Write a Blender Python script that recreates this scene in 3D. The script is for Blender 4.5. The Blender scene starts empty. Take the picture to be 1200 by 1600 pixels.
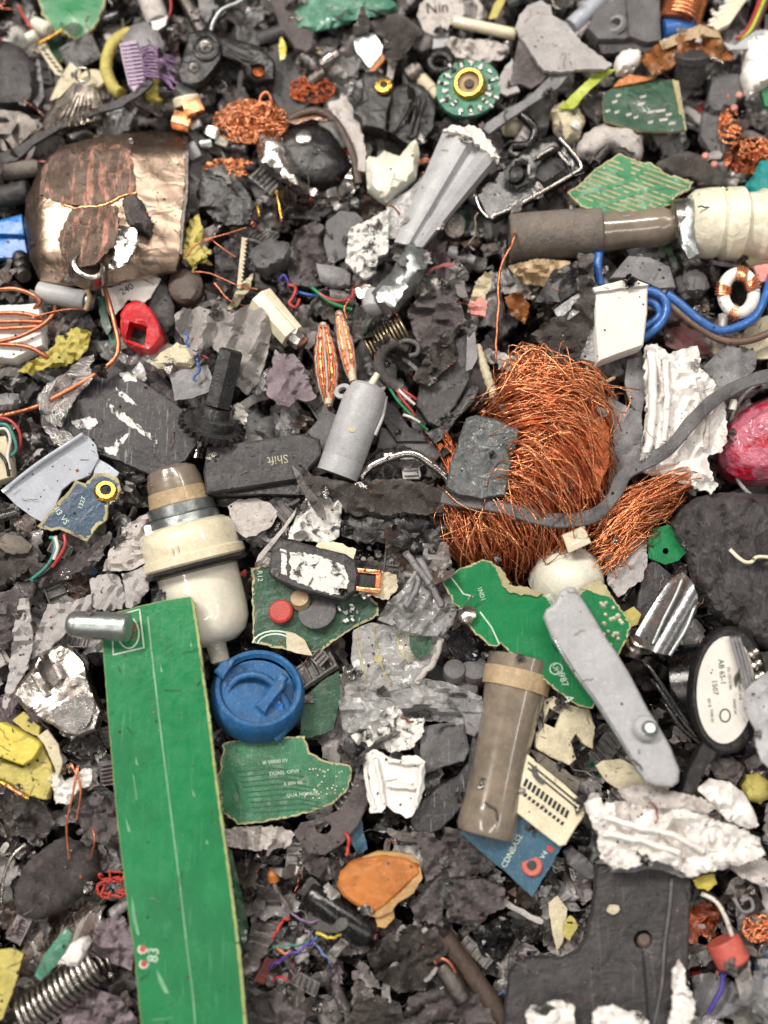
import bpy, bmesh, math, random
from mathutils import Vector, Matrix, noise, geometry

# ------------------------------------------------------------------ camera, world, lamps, exposure
U = 0.00025                     # metres per photograph pixel on the plane z = 0 (about 4 px per mm)
D = 1600.0                      # camera distance in the same pixel units
TILT = math.radians(11)
SC = bpy.context.scene
COL = SC.collection
cam_d = bpy.data.cameras.new('camera'); cam = bpy.data.objects.new('camera', cam_d); COL.objects.link(cam)
cam_d.sensor_fit = 'HORIZONTAL'; cam_d.sensor_width = 36; cam_d.lens = 36 * D / 1200
cam_d.clip_start = 0.01; cam_d.clip_end = 50
cam.location = (0, -D * math.sin(TILT) * U, D * math.cos(TILT) * U)
cam.rotation_euler = (TILT, 0, 0)
SC.camera = cam
cam_d.dof.use_dof = True; cam_d.dof.focus_distance = (D - 55) * U; cam_d.dof.aperture_fstop = 4.2
w = bpy.data.worlds.new('World'); SC.world = w; w.use_nodes = True
bg = w.node_tree.nodes['Background']; bg.inputs[0].default_value = (1.0, 0.965, 0.93, 1); bg.inputs[1].default_value = 0.15
def lamp(name, loc, aim, sx, sy, power, col):
    d = bpy.data.lights.new(name, 'AREA'); d.shape = 'RECTANGLE'; d.size = sx; d.size_y = sy; d.energy = power; d.color = col
    o = bpy.data.objects.new(name, d); COL.objects.link(o); o.location = loc
    o.rotation_euler = (Vector(aim) - Vector(loc)).to_track_quat('-Z', 'Y').to_euler()
for lx_, ly_, pw_ in ((-1.0, 0.9, 42.0), (0.15, 1.0, 15.0), (1.2, 0.9, 7.0), (-1.0, -0.55, 6.0), (0.35, -0.75, 4.0), (1.25, -0.6, 3.0)):
    lamp('ceiling_lamp', (lx_, ly_, 1.75), (lx_ * 0.6, ly_ * 0.6, 0), 0.85, 0.10, pw_, (1.0, 0.93, 0.845))
SC.view_settings.view_transform = 'Standard'; SC.view_settings.look = 'None'
SC.view_settings.exposure = 0.25; SC.view_settings.gamma = 1.0
SC.cycles.max_bounces = 6; SC.cycles.transparent_max_bounces = 6

# ------------------------------------------------------------------ helpers
R = random.Random(7)
CP = Vector((0, -D * math.sin(TILT), D * math.cos(TILT)))
FW = Vector((0, math.sin(TILT), -math.cos(TILT))); UPV = Vector((0, math.cos(TILT), math.sin(TILT)))
def W(x, y, z=0.0):             # photo pixel + height -> point in pixel-sized world units
    d = FW * D + Vector((1, 0, 0)) * (x - 600) + UPV * (800 - y)
    return CP + d * ((z - CP.z) / d.z)
def SCL(x, y, z=0.0):
    d = FW * D + Vector((1, 0, 0)) * (x - 600) + UPV * (800 - y)
    return (z - CP.z) / d.z
def nz(x, y, z=0.0): return noise.noise(Vector((x, y, z)))
def fbm(x, y, z=0.0, o=4):
    return noise.fractal(Vector((x, y, z)), 1.0, 2.1, o)
def ridge(x, y, z=0.0):
    c, q = math.cos(z * 1.7), math.sin(z * 1.7)
    u, v = (x * c + y * q) * 0.55, (y * c - x * q) * 1.15
    u, v = u + 0.55 * nz(u * 1.3, v * 1.3, z + 4), v + 0.55 * nz(u * 1.3 + 7, v * 1.3, z + 9)
    return 1 - 2.6 * abs(nz(u, v, z)) + 0.45 * (1 - 2.6 * abs(nz(2.1 * v + 9, 2.1 * u, z)))
def lin(c):
    return tuple(((v / 255) / 12.92 if v / 255 <= 0.04045 else ((v / 255 + 0.055) / 1.055) ** 2.4) for v in c)

MATS = {}
def mk(name, col, rough=0.55, metal=0.0, bump=0.35, bs=6, var=0.35, dirt=0.25, dcol=(95, 88, 82), scr=0.0, trans=0.0,
       alpha=1.0, coat=0.0, vs=40, streak=None, objcol=False, col2=None, c2=0.5, c2s=25, sss=0.0, ds=18, wear=0.0, dust=0.35, wob=0.10, ws=26):
    m = bpy.data.materials.new(name); m.use_nodes = True; nt = m.node_tree; n = nt.nodes; L = nt.links
    b = n['Principled BSDF']
    tc = n.new('ShaderNodeTexCoord'); oi = n.new('ShaderNodeObjectInfo')
    mul = n.new('ShaderNodeMath'); mul.operation = 'MULTIPLY'; mul.inputs[1].default_value = 3.7; L.new(oi.outputs['Random'], mul.inputs[0])
    add = n.new('ShaderNodeVectorMath'); add.operation = 'ADD'; L.new(tc.outputs['Object'], add.inputs[0]); L.new(mul.outputs[0], add.inputs[1])
    def noi(px, detail=4, ro=0.6, st=None, dist=0.0):
        t = n.new('ShaderNodeTexNoise'); t.inputs['Scale'].default_value = 1 / (px * U); t.inputs['Detail'].default_value = detail
        t.inputs['Roughness'].default_value = ro; t.inputs['Distortion'].default_value = dist
        src = add.outputs[0]
        if st is not None:
            mp = n.new('ShaderNodeMapping'); mp.inputs['Rotation'].default_value = (0, 0, st[0]); mp.inputs['Scale'].default_value = (1, st[1], 1)
            L.new(src, mp.inputs[0]); src = mp.outputs[0]
        L.new(src, t.inputs['Vector']); return t.outputs['Fac']
    def ramp(f, a, c):
        r = n.new('ShaderNodeMapRange'); r.inputs['From Min'].default_value = a; r.inputs['From Max'].default_value = c
        r.interpolation_type = 'SMOOTHSTEP'
        L.new(f, r.inputs['Value']); return r.outputs[0]
    def mix(f, a, c, mode='MIX'):
        x = n.new('ShaderNodeMix'); x.data_type = 'RGBA'; x.blend_type = mode
        if isinstance(f, float): x.inputs[0].default_value = f
        else: L.new(f, x.inputs[0])
        for i, v in ((6, a), (7, c)):
            if isinstance(v, tuple): x.inputs[i].default_value = (*v, 1)
            else: L.new(v, x.inputs[i])
        return x.outputs[2]
    def scale(f, k):
        q = n.new('ShaderNodeMath'); q.operation = 'MULTIPLY'; q.inputs[1].default_value = k; L.new(f, q.inputs[0]); return q.outputs[0]
    c = lin(col)
    base = oi.outputs['Color'] if objcol else c
    if objcol:
        hs = n.new('ShaderNodeHueSaturation'); mr = n.new('ShaderNodeMapRange'); mr.inputs['To Min'].default_value = 0.65; mr.inputs['To Max'].default_value = 1.4
        L.new(oi.outputs['Random'], mr.inputs[0]); L.new(mr.outputs[0], hs.inputs['Value']); L.new(oi.outputs['Color'], hs.inputs['Color']); base = hs.outputs[0]
    if col2: base = mix(ramp(noi(c2s, 5, 0.65, streak, 0.6), c2 - 0.06, c2 + 0.06), base, lin(col2))
    lo = mix(1.0, base, (1 - var,) * 3, 'MULTIPLY')
    cur = mix(ramp(noi(vs, 6, 0.7), 0.38, 0.62), lo, base)
    if dirt > 0: cur = mix(scale(ramp(noi(ds, 7, 0.75), 0.5, 0.68), dirt), cur, lin(dcol))
    if wear > 0:
        ge = n.new('ShaderNodeNewGeometry'); cur = mix(scale(ramp(ge.outputs['Pointiness'], 0.53, 0.66), wear * .7), cur, mix(0.55, base, (0.62, 0.6, 0.58)))
    if scr > 0:
        s = scale(ramp(noi(5, 3, 0.6, (0.6, 0.06)), 0.60, 0.70), scr)
        s2 = scale(ramp(noi(3, 2, 0.6, (-0.9, 0.08)), 0.64, 0.72), scr * 0.7)
        light = tuple(min(1, v * 1.3 + 0.22) for v in c)
        cur = mix(s, cur, light); cur = mix(s2, cur, light)
    if objcol:
        rs = n.new('ShaderNodeMath'); rs.operation = 'GREATER_THAN'; rs.inputs[1].default_value = 0.45; L.new(oi.outputs['Random'], rs.inputs[0])
        sm = n.new('ShaderNodeMath'); sm.operation = 'MULTIPLY'; L.new(ramp(noi(17, 6, 0.7, (0.8, 0.35), 1.2), 0.54, 0.62), sm.inputs[0]); L.new(rs.outputs[0], sm.inputs[1])
        cur = mix(scale(sm.outputs[0], 0.5), cur, (0.44, 0.42, 0.40))
    if dust > 0:
        cur = mix(scale(ramp(noi(2.6, 2, 0.5), 0.60, 0.70), dust), cur, tuple(min(1, v * 1.6 + 0.10) for v in c) if not objcol else (0.32, 0.3, 0.29))
        cur = mix(scale(ramp(noi(7, 3, 0.6), 0.60, 0.72), dust * .8), cur, tuple(v * 0.45 for v in c) if not objcol else (0.02, 0.019, 0.018))
    L.new(cur, b.inputs['Base Color'])
    rr = n.new('ShaderNodeMapRange'); rr.inputs['To Min'].default_value = max(0.04, rough - 0.16); rr.inputs['To Max'].default_value = min(1, rough + 0.2)
    L.new(noi(14, 5, 0.7), rr.inputs['Value']); L.new(rr.outputs[0], b.inputs['Roughness'])
    b.inputs['Metallic'].default_value = metal
    b.inputs['Transmission Weight'].default_value = trans
    b.inputs['Alpha'].default_value = alpha
    b.inputs['Coat Weight'].default_value = coat; b.inputs['Coat Roughness'].default_value = 0.09
    if sss: b.inputs['Subsurface Weight'].default_value = sss; b.inputs['Subsurface Scale'].default_value = 0.003
    if bump > 0:
        bp = n.new('ShaderNodeBump'); bp.inputs['Strength'].default_value = bump; bp.inputs['Distance'].default_value = bs * U * 1.0
        L.new(noi(bs, 6, 0.72, streak), bp.inputs['Height']); L.new(bp.outputs[0], b.inputs['Normal'])
        if wob > 0:
            b2 = n.new('ShaderNodeBump'); b2.inputs['Strength'].default_value = wob; b2.inputs['Distance'].default_value = ws * U * 0.9
            L.new(noi(ws, 2, 0.5, None, 0.8), b2.inputs['Height']); L.new(b2.outputs[0], bp.inputs['Normal']); L.new(b2.outputs[0], b.inputs['Coat Normal'])
    MATS[name] = m
    return m

mk('black', (30, 29, 30), 0.33, bump=0.2, dirt=0.3, dcol=(70, 66, 64), scr=0.12, wob=0.22)
mk('blackgloss', (18, 18, 19), 0.16, bump=0.08, dirt=0.25, dcol=(75, 72, 70), scr=0.1, ds=10, wob=0.04)
mk('charcoal', (58, 56, 58), 0.5, bump=0.3, scr=0.12, dirt=0.35, dcol=(104, 98, 94), wob=0.22)
mk('charscr', (52, 50, 53), 0.42, bump=0.35, scr=0.75, dirt=0.3, dcol=(110, 105, 103), vs=60)
mk('rubber', (72, 66, 66), 0.8, bump=0.7, bs=8, var=0.5, dirt=0.35, dcol=(120, 110, 106), wear=.5)
mk('felt', (74, 68, 65), 0.95, bump=0.9, bs=5, var=0.5, dirt=0.3, dcol=(120, 112, 106), wear=.5, wob=0.22)
mk('felt2', (100, 93, 94), 0.9, bump=0.8, bs=6, var=0.4, dirt=0.3, dcol=(140, 130, 128), wear=.5, wob=0.22)
mk('rock', (84, 80, 82), 0.36, bump=1.0, bs=14, var=0.5, dirt=0.4, dcol=(134, 128, 128), ds=12, streak=(0.5, 0.4), wear=.4, wob=0.22)
mk('grey', (128, 127, 130), 0.45, bump=0.2, scr=0.15, dirt=0.3)
mk('midgrey', (96, 95, 97), 0.5, bump=0.35, scr=0.2, dirt=0.3)
mk('lightgrey', (172, 173, 176), 0.42, bump=0.12, bs=12, var=0.15, scr=0.08, dirt=0.22, dcol=(120, 117, 116), wob=0.04)
mk('foamgrey', (176, 172, 172), 0.85, bump=0.55, bs=7, var=0.2, dirt=0.2, dcol=(110, 104, 102), wear=.5)
mk('purplegrey', (140, 126, 134), 0.85, bump=0.7, bs=7, var=0.3, dirt=0.3, wear=.5)
mk('white', (232, 228, 224), 0.45, bump=0.16, bs=8, var=0.1, dirt=0.3, dcol=(130, 120, 116), ds=26, dust=.1, wob=.1)
mk('whitedirty', (205, 198, 194), 0.75, bump=0.7, bs=8, var=0.2, dirt=0.65, dcol=(92, 84, 82), ds=15)
mk('cleanwhite', (218, 214, 208), 0.45, bump=0.08, var=0.08, dirt=0.1, dcol=(160, 150, 140), wob=0.04)
mk('cream', (226, 217, 190), 0.26, bump=0.12, bs=14, var=0.12, dirt=0.3, dcol=(160, 142, 104), coat=0.6, sss=0.15, wob=0.04)
mk('creamdirty', (206, 196, 168), 0.5, bump=0.4, var=0.2, dirt=0.45, dcol=(130, 116, 92))
mk('milky', (214, 214, 200), 0.3, bump=0.15, var=0.1, dirt=0.15, sss=0.3, dcol=(150, 140, 125))
mk('tan', (186, 162, 128), 0.5, bump=0.3, var=0.25, dirt=0.3, dcol=(110, 90, 72), coat=0.2, wob=0.04)
mk('brown', (80, 64, 55), 0.42, bump=0.3, var=0.35, dirt=0.3, dcol=(60, 50, 46))
mk('brownfilm', (150, 96, 52), 0.25, bump=0.3, var=0.45, dirt=0.35, dcol=(96, 60, 36), coat=0.4)
mk('tubebrown', (134, 122, 108), 0.16, bump=0.06, bs=10, var=0.3, dirt=0.4, dcol=(96, 86, 78), coat=1.0, wob=0.02, dust=.15)
mk('tubegrey', (118, 110, 102), 0.55, bump=0.45, bs=9, var=0.3, dirt=0.45, dcol=(84, 76, 70), wob=0.04)
mk('pcb', (2, 118, 66), 0.3, bump=0.12, bs=5, var=0.2, scr=0.14, dirt=0.16, dcol=(70, 130, 92), coat=0.1, vs=90, ds=45, dust=0.15, wob=0.04)
mk('pcbdark', (34, 78, 56), 0.35, bump=0.2, var=0.3, scr=0.15, dirt=0.35, dcol=(110, 120, 104), coat=0.3)
mk('pcbmid', (40, 112, 76), 0.4, bump=0.3, bs=5, var=0.35, scr=0.2, dirt=0.35, dcol=(150, 165, 145), coat=0.2, wob=0.04)
mk('pcbteal', (70, 132, 108), 0.35, bump=0.4, bs=5, var=0.3, dirt=0.4, dcol=(185, 200, 185), coat=0.3)
mk('pcbblue', (12, 58, 88), 0.3, bump=0.12, var=0.25, scr=0.15, dirt=0.15, dcol=(90, 110, 120), coat=0.3, wob=0.04)
mk('pcbsteel', (52, 92, 116), 0.35, bump=0.2, var=0.25, scr=0.25, dirt=0.25, dcol=(110, 120, 124), coat=0.2)
mk('paperygrey', (152, 148, 146), 0.5, bump=0.3, var=0.25, dirt=0.25, wear=.4)
mk('silkdim', (118, 172, 132), 0.5, bump=0.0, var=0.3, dirt=0.4, dcol=(40, 130, 84), ds=9)
mk('edgegreen', (160, 172, 112), 0.7, bump=0.4, bs=4, var=0.3, dirt=0.4, dcol=(110, 130, 80))
mk('creamlight', (232, 227, 212), 0.2, bump=0.06, bs=14, var=0.1, dirt=0.2, dcol=(180, 165, 130), coat=0.7, sss=0.3, wob=0.03)
mk('slab', (74, 79, 80), 0.3, bump=0.35, bs=6, var=0.3, dirt=0.4, dcol=(120, 122, 122), scr=.3, coat=.2, wob=.2)
mk('gearblack', (40, 40, 41), 0.28, bump=0.3, bs=5, dirt=0.35, dcol=(90, 88, 86), coat=.3)
mk('fibre', (186, 178, 138), 0.75, bump=0.7, bs=4, var=0.3, dirt=0.4, dcol=(140, 120, 84))
mk('silk', (205, 222, 205), 0.5, bump=0.0, var=0.15, dirt=0.35, dcol=(90, 150, 115), ds=6)
mk('ink', (28, 26, 26), 0.6, bump=0.0, var=0.1, dirt=0.2)
mk('keyprint', (178, 170, 150), 0.6, bump=0.0, var=0.2, dirt=0.5, dcol=(80, 78, 76), ds=5)
mk('steel', (196, 190, 184), 0.22, 1.0, bump=0.1, bs=6, var=0.3, scr=0.2, dirt=0.35, dcol=(100, 92, 86), wob=0.06)
mk('steeldark', (130, 124, 120), 0.35, 1.0, bump=0.35, bs=8, var=0.35, scr=0.2, dirt=0.35, dcol=(70, 64, 60))
mk('zinc', (170, 176, 176), 0.32, 0.9, bump=0.1, bs=6, var=0.25, scr=0.2, dirt=0.3, dcol=(110, 110, 108), wob=0.06)
mk('pewter', (160, 140, 124), 0.34, 1.0, bump=0.12, bs=3, var=0.3, scr=0.12, dirt=0.4, dcol=(100, 80, 68), streak=(0.1, 0.12), vs=90, ds=60, dust=0.1, wob=0.10, ws=40)
mk('tornmetal', (124, 108, 98), 0.42, 0.85, bump=0.7, bs=7, var=0.5, dirt=0.25, dcol=(84, 68, 60), col2=(200, 150, 134), c2=0.54, c2s=14, streak=(0.12, 0.2), dust=.2)
mk('whitemetal', (216, 208, 200), 0.24, 1.0, bump=0.12, bs=7, var=0.3, scr=0.2, dirt=0.4, dcol=(150, 112, 96), wob=0.2, ws=30)
mk('midsteel', (150, 150, 152), 0.24, 0.85, bump=0.05, bs=5, var=0.2, scr=0.1, dirt=0.2, dcol=(90, 90, 92), wob=0.05)
mk('creamwhite', (236, 230, 208), 0.3, bump=0.2, bs=10, var=0.15, dirt=0.35, dcol=(170, 152, 116), coat=0.5, sss=0.2, wob=0.15)
mk('amberedge', (186, 148, 96), 0.45, bump=0.4, var=0.25, dirt=0.4, dcol=(120, 90, 56))
mk('foil', (220, 218, 216), 0.2, 1.0, bump=0.8, bs=8, var=0.2, dirt=0.25, dcol=(90, 86, 84), wob=0.22)
mk('scraped', (60, 58, 60), 0.4, bump=0.5, bs=6, var=0.4, col2=(225, 222, 220), c2=0.52, c2s=22, dirt=0.2, streak=(0.7, 0.35))
mk('scrapedw', (228, 226, 222), 0.5, bump=0.5, bs=6, var=0.1, col2=(48, 46, 48), c2=0.57, c2s=20, dirt=0.2, wob=0.22)
mk('brass', (206, 164, 78), 0.25, 1.0, bump=0.2, var=0.25, dirt=0.3, dcol=(110, 80, 40))
mk('springmetal', (150, 138, 116), 0.3, 1.0, bump=0.2, var=0.3, dirt=0.35, dcol=(80, 70, 56))
mk('copper', (252, 172, 124), 0.26, 0.92, bump=0.15, var=0.3, dirt=0.2, dcol=(120, 60, 36), vs=25)
mk('copperdark', (214, 120, 78), 0.36, 0.9, bump=0.3, var=0.5, dirt=0.35, dcol=(96, 46, 26), vs=40)
mk('copperwire', (204, 128, 96), 0.33, 0.9, bump=0.2, var=0.25, dirt=0.3, dcol=(110, 62, 42))
mk('yellow', (190, 178, 96), 0.4, bump=0.4, var=0.2, dirt=0.35, dcol=(130, 112, 50))
mk('yellowtape', (210, 194, 80), 0.25, bump=0.25, var=0.15, dirt=0.2, dcol=(120, 100, 40), coat=0.4)
mk('red', (206, 30, 40), 0.3, bump=0.25, var=0.25, dirt=0.25, dcol=(90, 30, 34), coat=0.3)
mk('redmatte', (186, 62, 52), 0.5, bump=0.2, var=0.25, dirt=0.25)
mk('darkred', (88, 40, 42), 0.4, bump=0.3, var=0.3, dirt=0.3)
mk('crimson', (190, 16, 50), 0.28, bump=0.4, bs=12, var=0.3, col2=(206, 116, 138), c2=0.48, c2s=46, dirt=0.3, dcol=(120, 60, 74), coat=0.5, wob=.4, ws=20)
mk('coral', (196, 92, 80), 0.55, bump=0.12, var=0.25, dirt=0.35)
mk('pink', (220, 150, 142), 0.6, bump=0.3, var=0.2, dirt=0.2)
mk('orange', (190, 116, 48), 0.24, bump=0.3, bs=12, var=0.3, dirt=0.55, dcol=(150, 84, 50), coat=0.35, ds=30, sss=0.1)
mk('bluecap', (28, 92, 146), 0.45, bump=0.2, var=0.25, scr=0.25, dirt=0.5, dcol=(76, 108, 134), wob=0.05, ds=26)
mk('blueplastic', (22, 110, 190), 0.3, bump=0.1, var=0.15, dirt=0.15)
mk('bluewire', (44, 98, 170), 0.32, bump=0.05, var=0.15, dirt=0.1, coat=0.3)
mk('brownwire', (112, 88, 74), 0.35, bump=0.05, var=0.2, dirt=0.15, coat=0.2)
mk('greenwire', (30, 128, 82), 0.35, bump=0.05, var=0.2, dirt=0.15)
mk('tealwire', (60, 132, 122), 0.35, bump=0.05, var=0.2, dirt=0.2)
mk('whitewire', (214, 208, 200), 0.35, bump=0.05, var=0.15, dirt=0.2)
mk('redwire', (176, 56, 58), 0.35, bump=0.05, var=0.3, dirt=0.35)
mk('violet', (132, 104, 140), 0.4, bump=0.05, var=0.2, dirt=0.15)
mk('violetpale', (184, 168, 188), 0.5, bump=0.15, var=0.2, dirt=0.25)
mk('indigo', (72, 60, 150), 0.4, bump=0.05, var=0.2, dirt=0.1)
mk('limewire', (176, 190, 70), 0.4, bump=0.05, var=0.2, dirt=0.15)
mk('teal', (30, 150, 150), 0.4, bump=0.4, var=0.3, dirt=0.25, dcol=(40, 90, 92))
mk('film', (190, 190, 190), 0.12, bump=0.15, bs=14, var=0.2, dirt=0.3, dcol=(120, 116, 114), alpha=0.55, coat=1.0, wob=.4, ws=18)
mk('bluefilm', (196, 202, 214), 0.2, bump=0.12, bs=16, var=0.12, dirt=0.15, alpha=0.72, coat=0.4, wob=0.04)
mk('grime', (30, 27, 26), 0.9, bump=0.9, bs=12, var=0.6, dirt=0.3, dcol=(62, 56, 52))
for nm, rg, me, bu, co in (('fillhard', 0.34, 0.0, 0.3, 0.2), ('fillsoft', 0.75, 0.0, 0.6, 0.0), ('fillmetal', 0.25, 1.0, 0.4, 0.0), ('fillgloss', 0.18, 0.0, 0.2, 0.5), ('fillfilm', 0.22, 0.0, 0.3, 0.6), ('fillfoil', 0.2, 0.85, 0.3, 0.0)):
    mk(nm, (100, 100, 100), rg, me, bump=bu, bs=7, var=0.55, dirt=0.28, dcol=(112, 104, 98), coat=co, objcol=True, scr=0.25 if nm == 'fillhard' else 0, vs=20, ds=11, wear=0.5)

ORG = {}; HF = {}; FOOT = []
def emit(name, verts, faces, mats, parent=None, fm=None, sharp=38, smooth=True, org=None):
    """verts in pixel units (world); becomes one mesh object"""
    if parent is not None: o0 = ORG[parent.name]
    elif org is not None: o0 = Vector(org)
    else:
        xs = [v[0] for v in verts]; ys = [v[1] for v in verts]; zs = [v[2] for v in verts]
        o0 = Vector(((min(xs) + max(xs)) / 2, (min(ys) + max(ys)) / 2, min(zs)))
    me = bpy.data.meshes.new(name)
    me.from_pydata([((v[0] - o0.x) * U, (v[1] - o0.y) * U, (v[2] - o0.z) * U) for v in verts], [], faces)
    if not isinstance(mats, (list, tuple)): mats = [mats]
    for m in mats: me.materials.append(MATS[m] if isinstance(m, str) else m)
    if fm: me.polygons.foreach_set('material_index', fm)
    if smooth:
        me.polygons.foreach_set('use_smooth', [True] * len(me.polygons))
        if sharp: me.set_sharp_from_angle(angle=math.radians(sharp))
    me.update()
    o = bpy.data.objects.new(name, me); COL.objects.link(o)
    if parent is not None: o.parent = parent
    else: o.location = o0 * U
    ORG[o.name] = o0
    return o
def thing(name, label, cat, x, y, z=0, group=None):
    o = bpy.data.objects.new(name, None); COL.objects.link(o); p = W(x, y, z); o.location = p * U; o.empty_display_size = 0.005
    o['label'] = label; o['category'] = cat
    if group: o['group'] = group
    ORG[o.name] = p
    return o
def tag(o, label, cat, group=None):
    o['label'] = label; o['category'] = cat
    if group: o['group'] = group
    return o

def inside(x, y, P):
    c = False; j = len(P) - 1
    for i in range(len(P)):
        xi, yi = P[i][0], P[i][1]; xj, yj = P[j][0], P[j][1]
        if (yi > y) != (yj > y) and x < (xj - xi) * (y - yi) / (yj - yi) + xi: c = not c
        j = i
    return c
def edist(x, y, P):
    b = 1e9; n = len(P)
    for i in range(n):
        ax, ay = P[i]; bx, by = P[(i + 1) % n]; dx, dy = bx - ax, by - ay; l = dx * dx + dy * dy
        t = 0 if l == 0 else max(0, min(1, ((x - ax) * dx + (y - ay) * dy) / l))
        d = (x - ax - t * dx) ** 2 + (y - ay - t * dy) ** 2
        if d < b: b = d
    return math.sqrt(b)
def ell(cx, cy, rx, ry=None, n=24, rot=0.0):
    ry = rx if ry is None else ry; c, s = math.cos(rot), math.sin(rot)
    return [(cx + rx * math.cos(a) * c - ry * math.sin(a) * s, cy + rx * math.cos(a) * s + ry * math.sin(a) * c)
            for a in [2 * math.pi * i / n for i in range(n)]]
def poly(s):
    v = [float(t) for t in s.replace(',', ' ').split()]
    return list(zip(v[::2], v[1::2]))
def dens(P, step, jag, seed, closed=True):
    out = []; n = len(P)
    for i in range(n if closed else n - 1):
        ax, ay = P[i]; bx, by = P[(i + 1) % n]; l = math.hypot(bx - ax, by - ay); k = max(1, int(l / step + 0.5))
        if l == 0: continue
        nx, ny = -(by - ay) / l, (bx - ax) / l
        for j in range(k):
            t = j / k; x = ax + (bx - ax) * t; y = ay + (by - ay) * t
            d = jag * (1.3 * nz(x / 9, y / 9, seed) + 1.1 * nz(x / 3.1, y / 3.1, seed + 5)) if jag else 0
            out.append((x + nx * d, y + ny * d))
    return out

def plate(name, P, z=0, th=4, mat='charcoal', jag=1.2, grid=10, g=(0, 0), bump=(0, 30), cr=(0, 25), fold=None, dome=0, dw=12,
          bev=0, holes=(), rim=0, parent=None, org=None, sharp=38, warp=None, sd=None, foot=True):
    """an outline in photo pixels, laid at height z (slope g per px), given thickness, torn edges, crumple, folds or a dome"""
    if isinstance(P, str): P = poly(P)
    seed = sd if sd is not None else (sum(p[0] * 3 + p[1] for p in P) % 97)
    cx = sum(p[0] for p in P) / len(P); cy = sum(p[1] for p in P) / len(P)
    B = dens(P, max(2.5, grid * 0.55), jag, seed)
    Hs = [dens(poly(h) if isinstance(h, str) else h, max(2.5, grid * 0.5), jag * 0.5, seed + 3) for h in holes]
    allb = [B] + Hs
    def zf(x, y, ed=None):
        v = z + g[0] * (x - cx) + g[1] * (y - cy)
        if bump[0]: v += bump[0] * fbm(x / bump[1], y / bump[1], seed, 3)
        if cr[0]: v += cr[0] * (ridge(x / cr[1], y / cr[1], seed) - 0.5)
        if fold: v += fold[2] * math.sin((x * math.cos(fold[0]) + y * math.sin(fold[0])) / fold[1] * 2 * math.pi + 0.7 * nz(x / 40, y / 40, seed))
        if warp: v += warp(x, y)
        if dome or bev:
            d = edist(x, y, B) if ed is None else ed
            if dome: t = min(1, d / dw); v += dome * math.sqrt(max(0, 1 - (1 - t) ** 2))
            if bev and d < bev: v -= bev * (1 - d / bev) ** 2
        return v
    pts = []; edges = []; nb = []
    for q in allb:
        k0 = len(pts); pts += q; n = len(q); edges += [(k0 + i, k0 + (i + 1) % n) for i in range(n)]; nb.append((k0, n))
    nbound = len(pts)
    if bev or rim:
        n = len(B)
        for i in range(0, n):
            ax, ay = B[i - 1]; bx, by = B[(i + 1) % n]; l = math.hypot(bx - ax, by - ay) or 1
            for sg in (1, -1):
                ins = bev or rim * (1.15 + 1.3 * nz(B[i][0] / 13, B[i][1] / 13, seed)); x = B[i][0] - (by - ay) / l * ins * sg; y = B[i][1] + (bx - ax) / l * ins * sg
                if inside(x, y, B) and edist(x, y, B) > ins * 0.7: pts.append((x, y)); break
    x0, x1 = min(p[0] for p in B), max(p[0] for p in B); y0, y1 = min(p[1] for p in B), max(p[1] for p in B)
    yy = y0 + grid * 0.5; row = 0; mind = max(grid * 0.38, bev * 1.3, rim * 2.6)
    while yy < y1:
        xx = x0 + grid * (0.5 if row % 2 else 0.2)
        while xx < x1:
            x = xx + grid * 0.25 * nz(xx * 0.77, yy * 0.77, seed + 1); y = yy + grid * 0.25 * nz(xx * 0.77, yy * 0.77, seed + 2)
            if inside(x, y, B) and edist(x, y, B) > mind and not any(inside(x, y, h) or edist(x, y, h) < mind for h in Hs): pts.append((x, y))
            xx += grid
        yy += grid * 0.87; row += 1
    r = geometry.delaunay_2d_cdt([Vector(p) for p in pts], edges, [], 0, 1e-4)
    vs, fs, ov = r[0], r[2], r[3]
    tris = []
    for f in fs:
        mx = sum(vs[i].x for i in f) / 3; my = sum(vs[i].y for i in f) / 3
        if inside(mx, my, B) and not any(inside(mx, my, h) for h in Hs): tris.append(f)
    # boundary loop edges = edges used by one triangle
    cnt = {}
    for f in tris:
        for i in range(3):
            e = (f[i], f[(i + 1) % 3]); k = (min(e), max(e)); cnt.setdefault(k, []).append(e)
    verts = []
    isb = set()
    for k, es in cnt.items():
        if len(es) == 1: isb.update(k)
    for i, v in enumerate(vs):
        verts.append(W(v.x, v.y, zf(v.x, v.y, 0.0 if (i in isb) else None)))
    nt = len(verts)
    for i, v in enumerate(vs): p = verts[i]; verts.append(Vector((p.x, p.y, p.z - th)))
    faces = []; fm = []
    up = 1
    f = tris[0]; a, b_, c = verts[f[0]], verts[f[1]], verts[f[2]]
    if (b_ - a).cross(c - a).z < 0: up = -1
    for f in tris:
        t = tuple(f) if up == 1 else tuple(reversed(f))
        a, b_, c = verts[t[0]], verts[t[1]], verts[t[2]]
        faces.append(t)
        m = 0
        if rim:
            mx = sum(vs[i].x for i in f) / 3; my = sum(vs[i].y for i in f) / 3
            if (f[0] < nbound) + (f[1] < nbound) + (f[2] < nbound) >= (1 if edist(mx, my, B) < rim * .9 else 2): m = 1
        fm.append(m)
        faces.append((t[2] + nt, t[1] + nt, t[0] + nt)); fm.append(m)
    multi = isinstance(mat, (list, tuple)) and len(mat) > 1
    for k, es in cnt.items():
        if len(es) == 1:
            i, j = es[0]
            if up == -1: i, j = j, i
            faces.append((j, i, i + nt, j + nt)); fm.append(1 if multi else 0)
    o = emit(name, verts, faces, mat, parent, fm if multi else None, sharp, org=org)
    HF[o.name] = zf
    if foot and parent is None or foot == 2: FOOT.append((B, z - th - abs(bump[0]), z))
    elif foot and parent is not None: FOOT.append((B, z - th, z))
    return o
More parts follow.
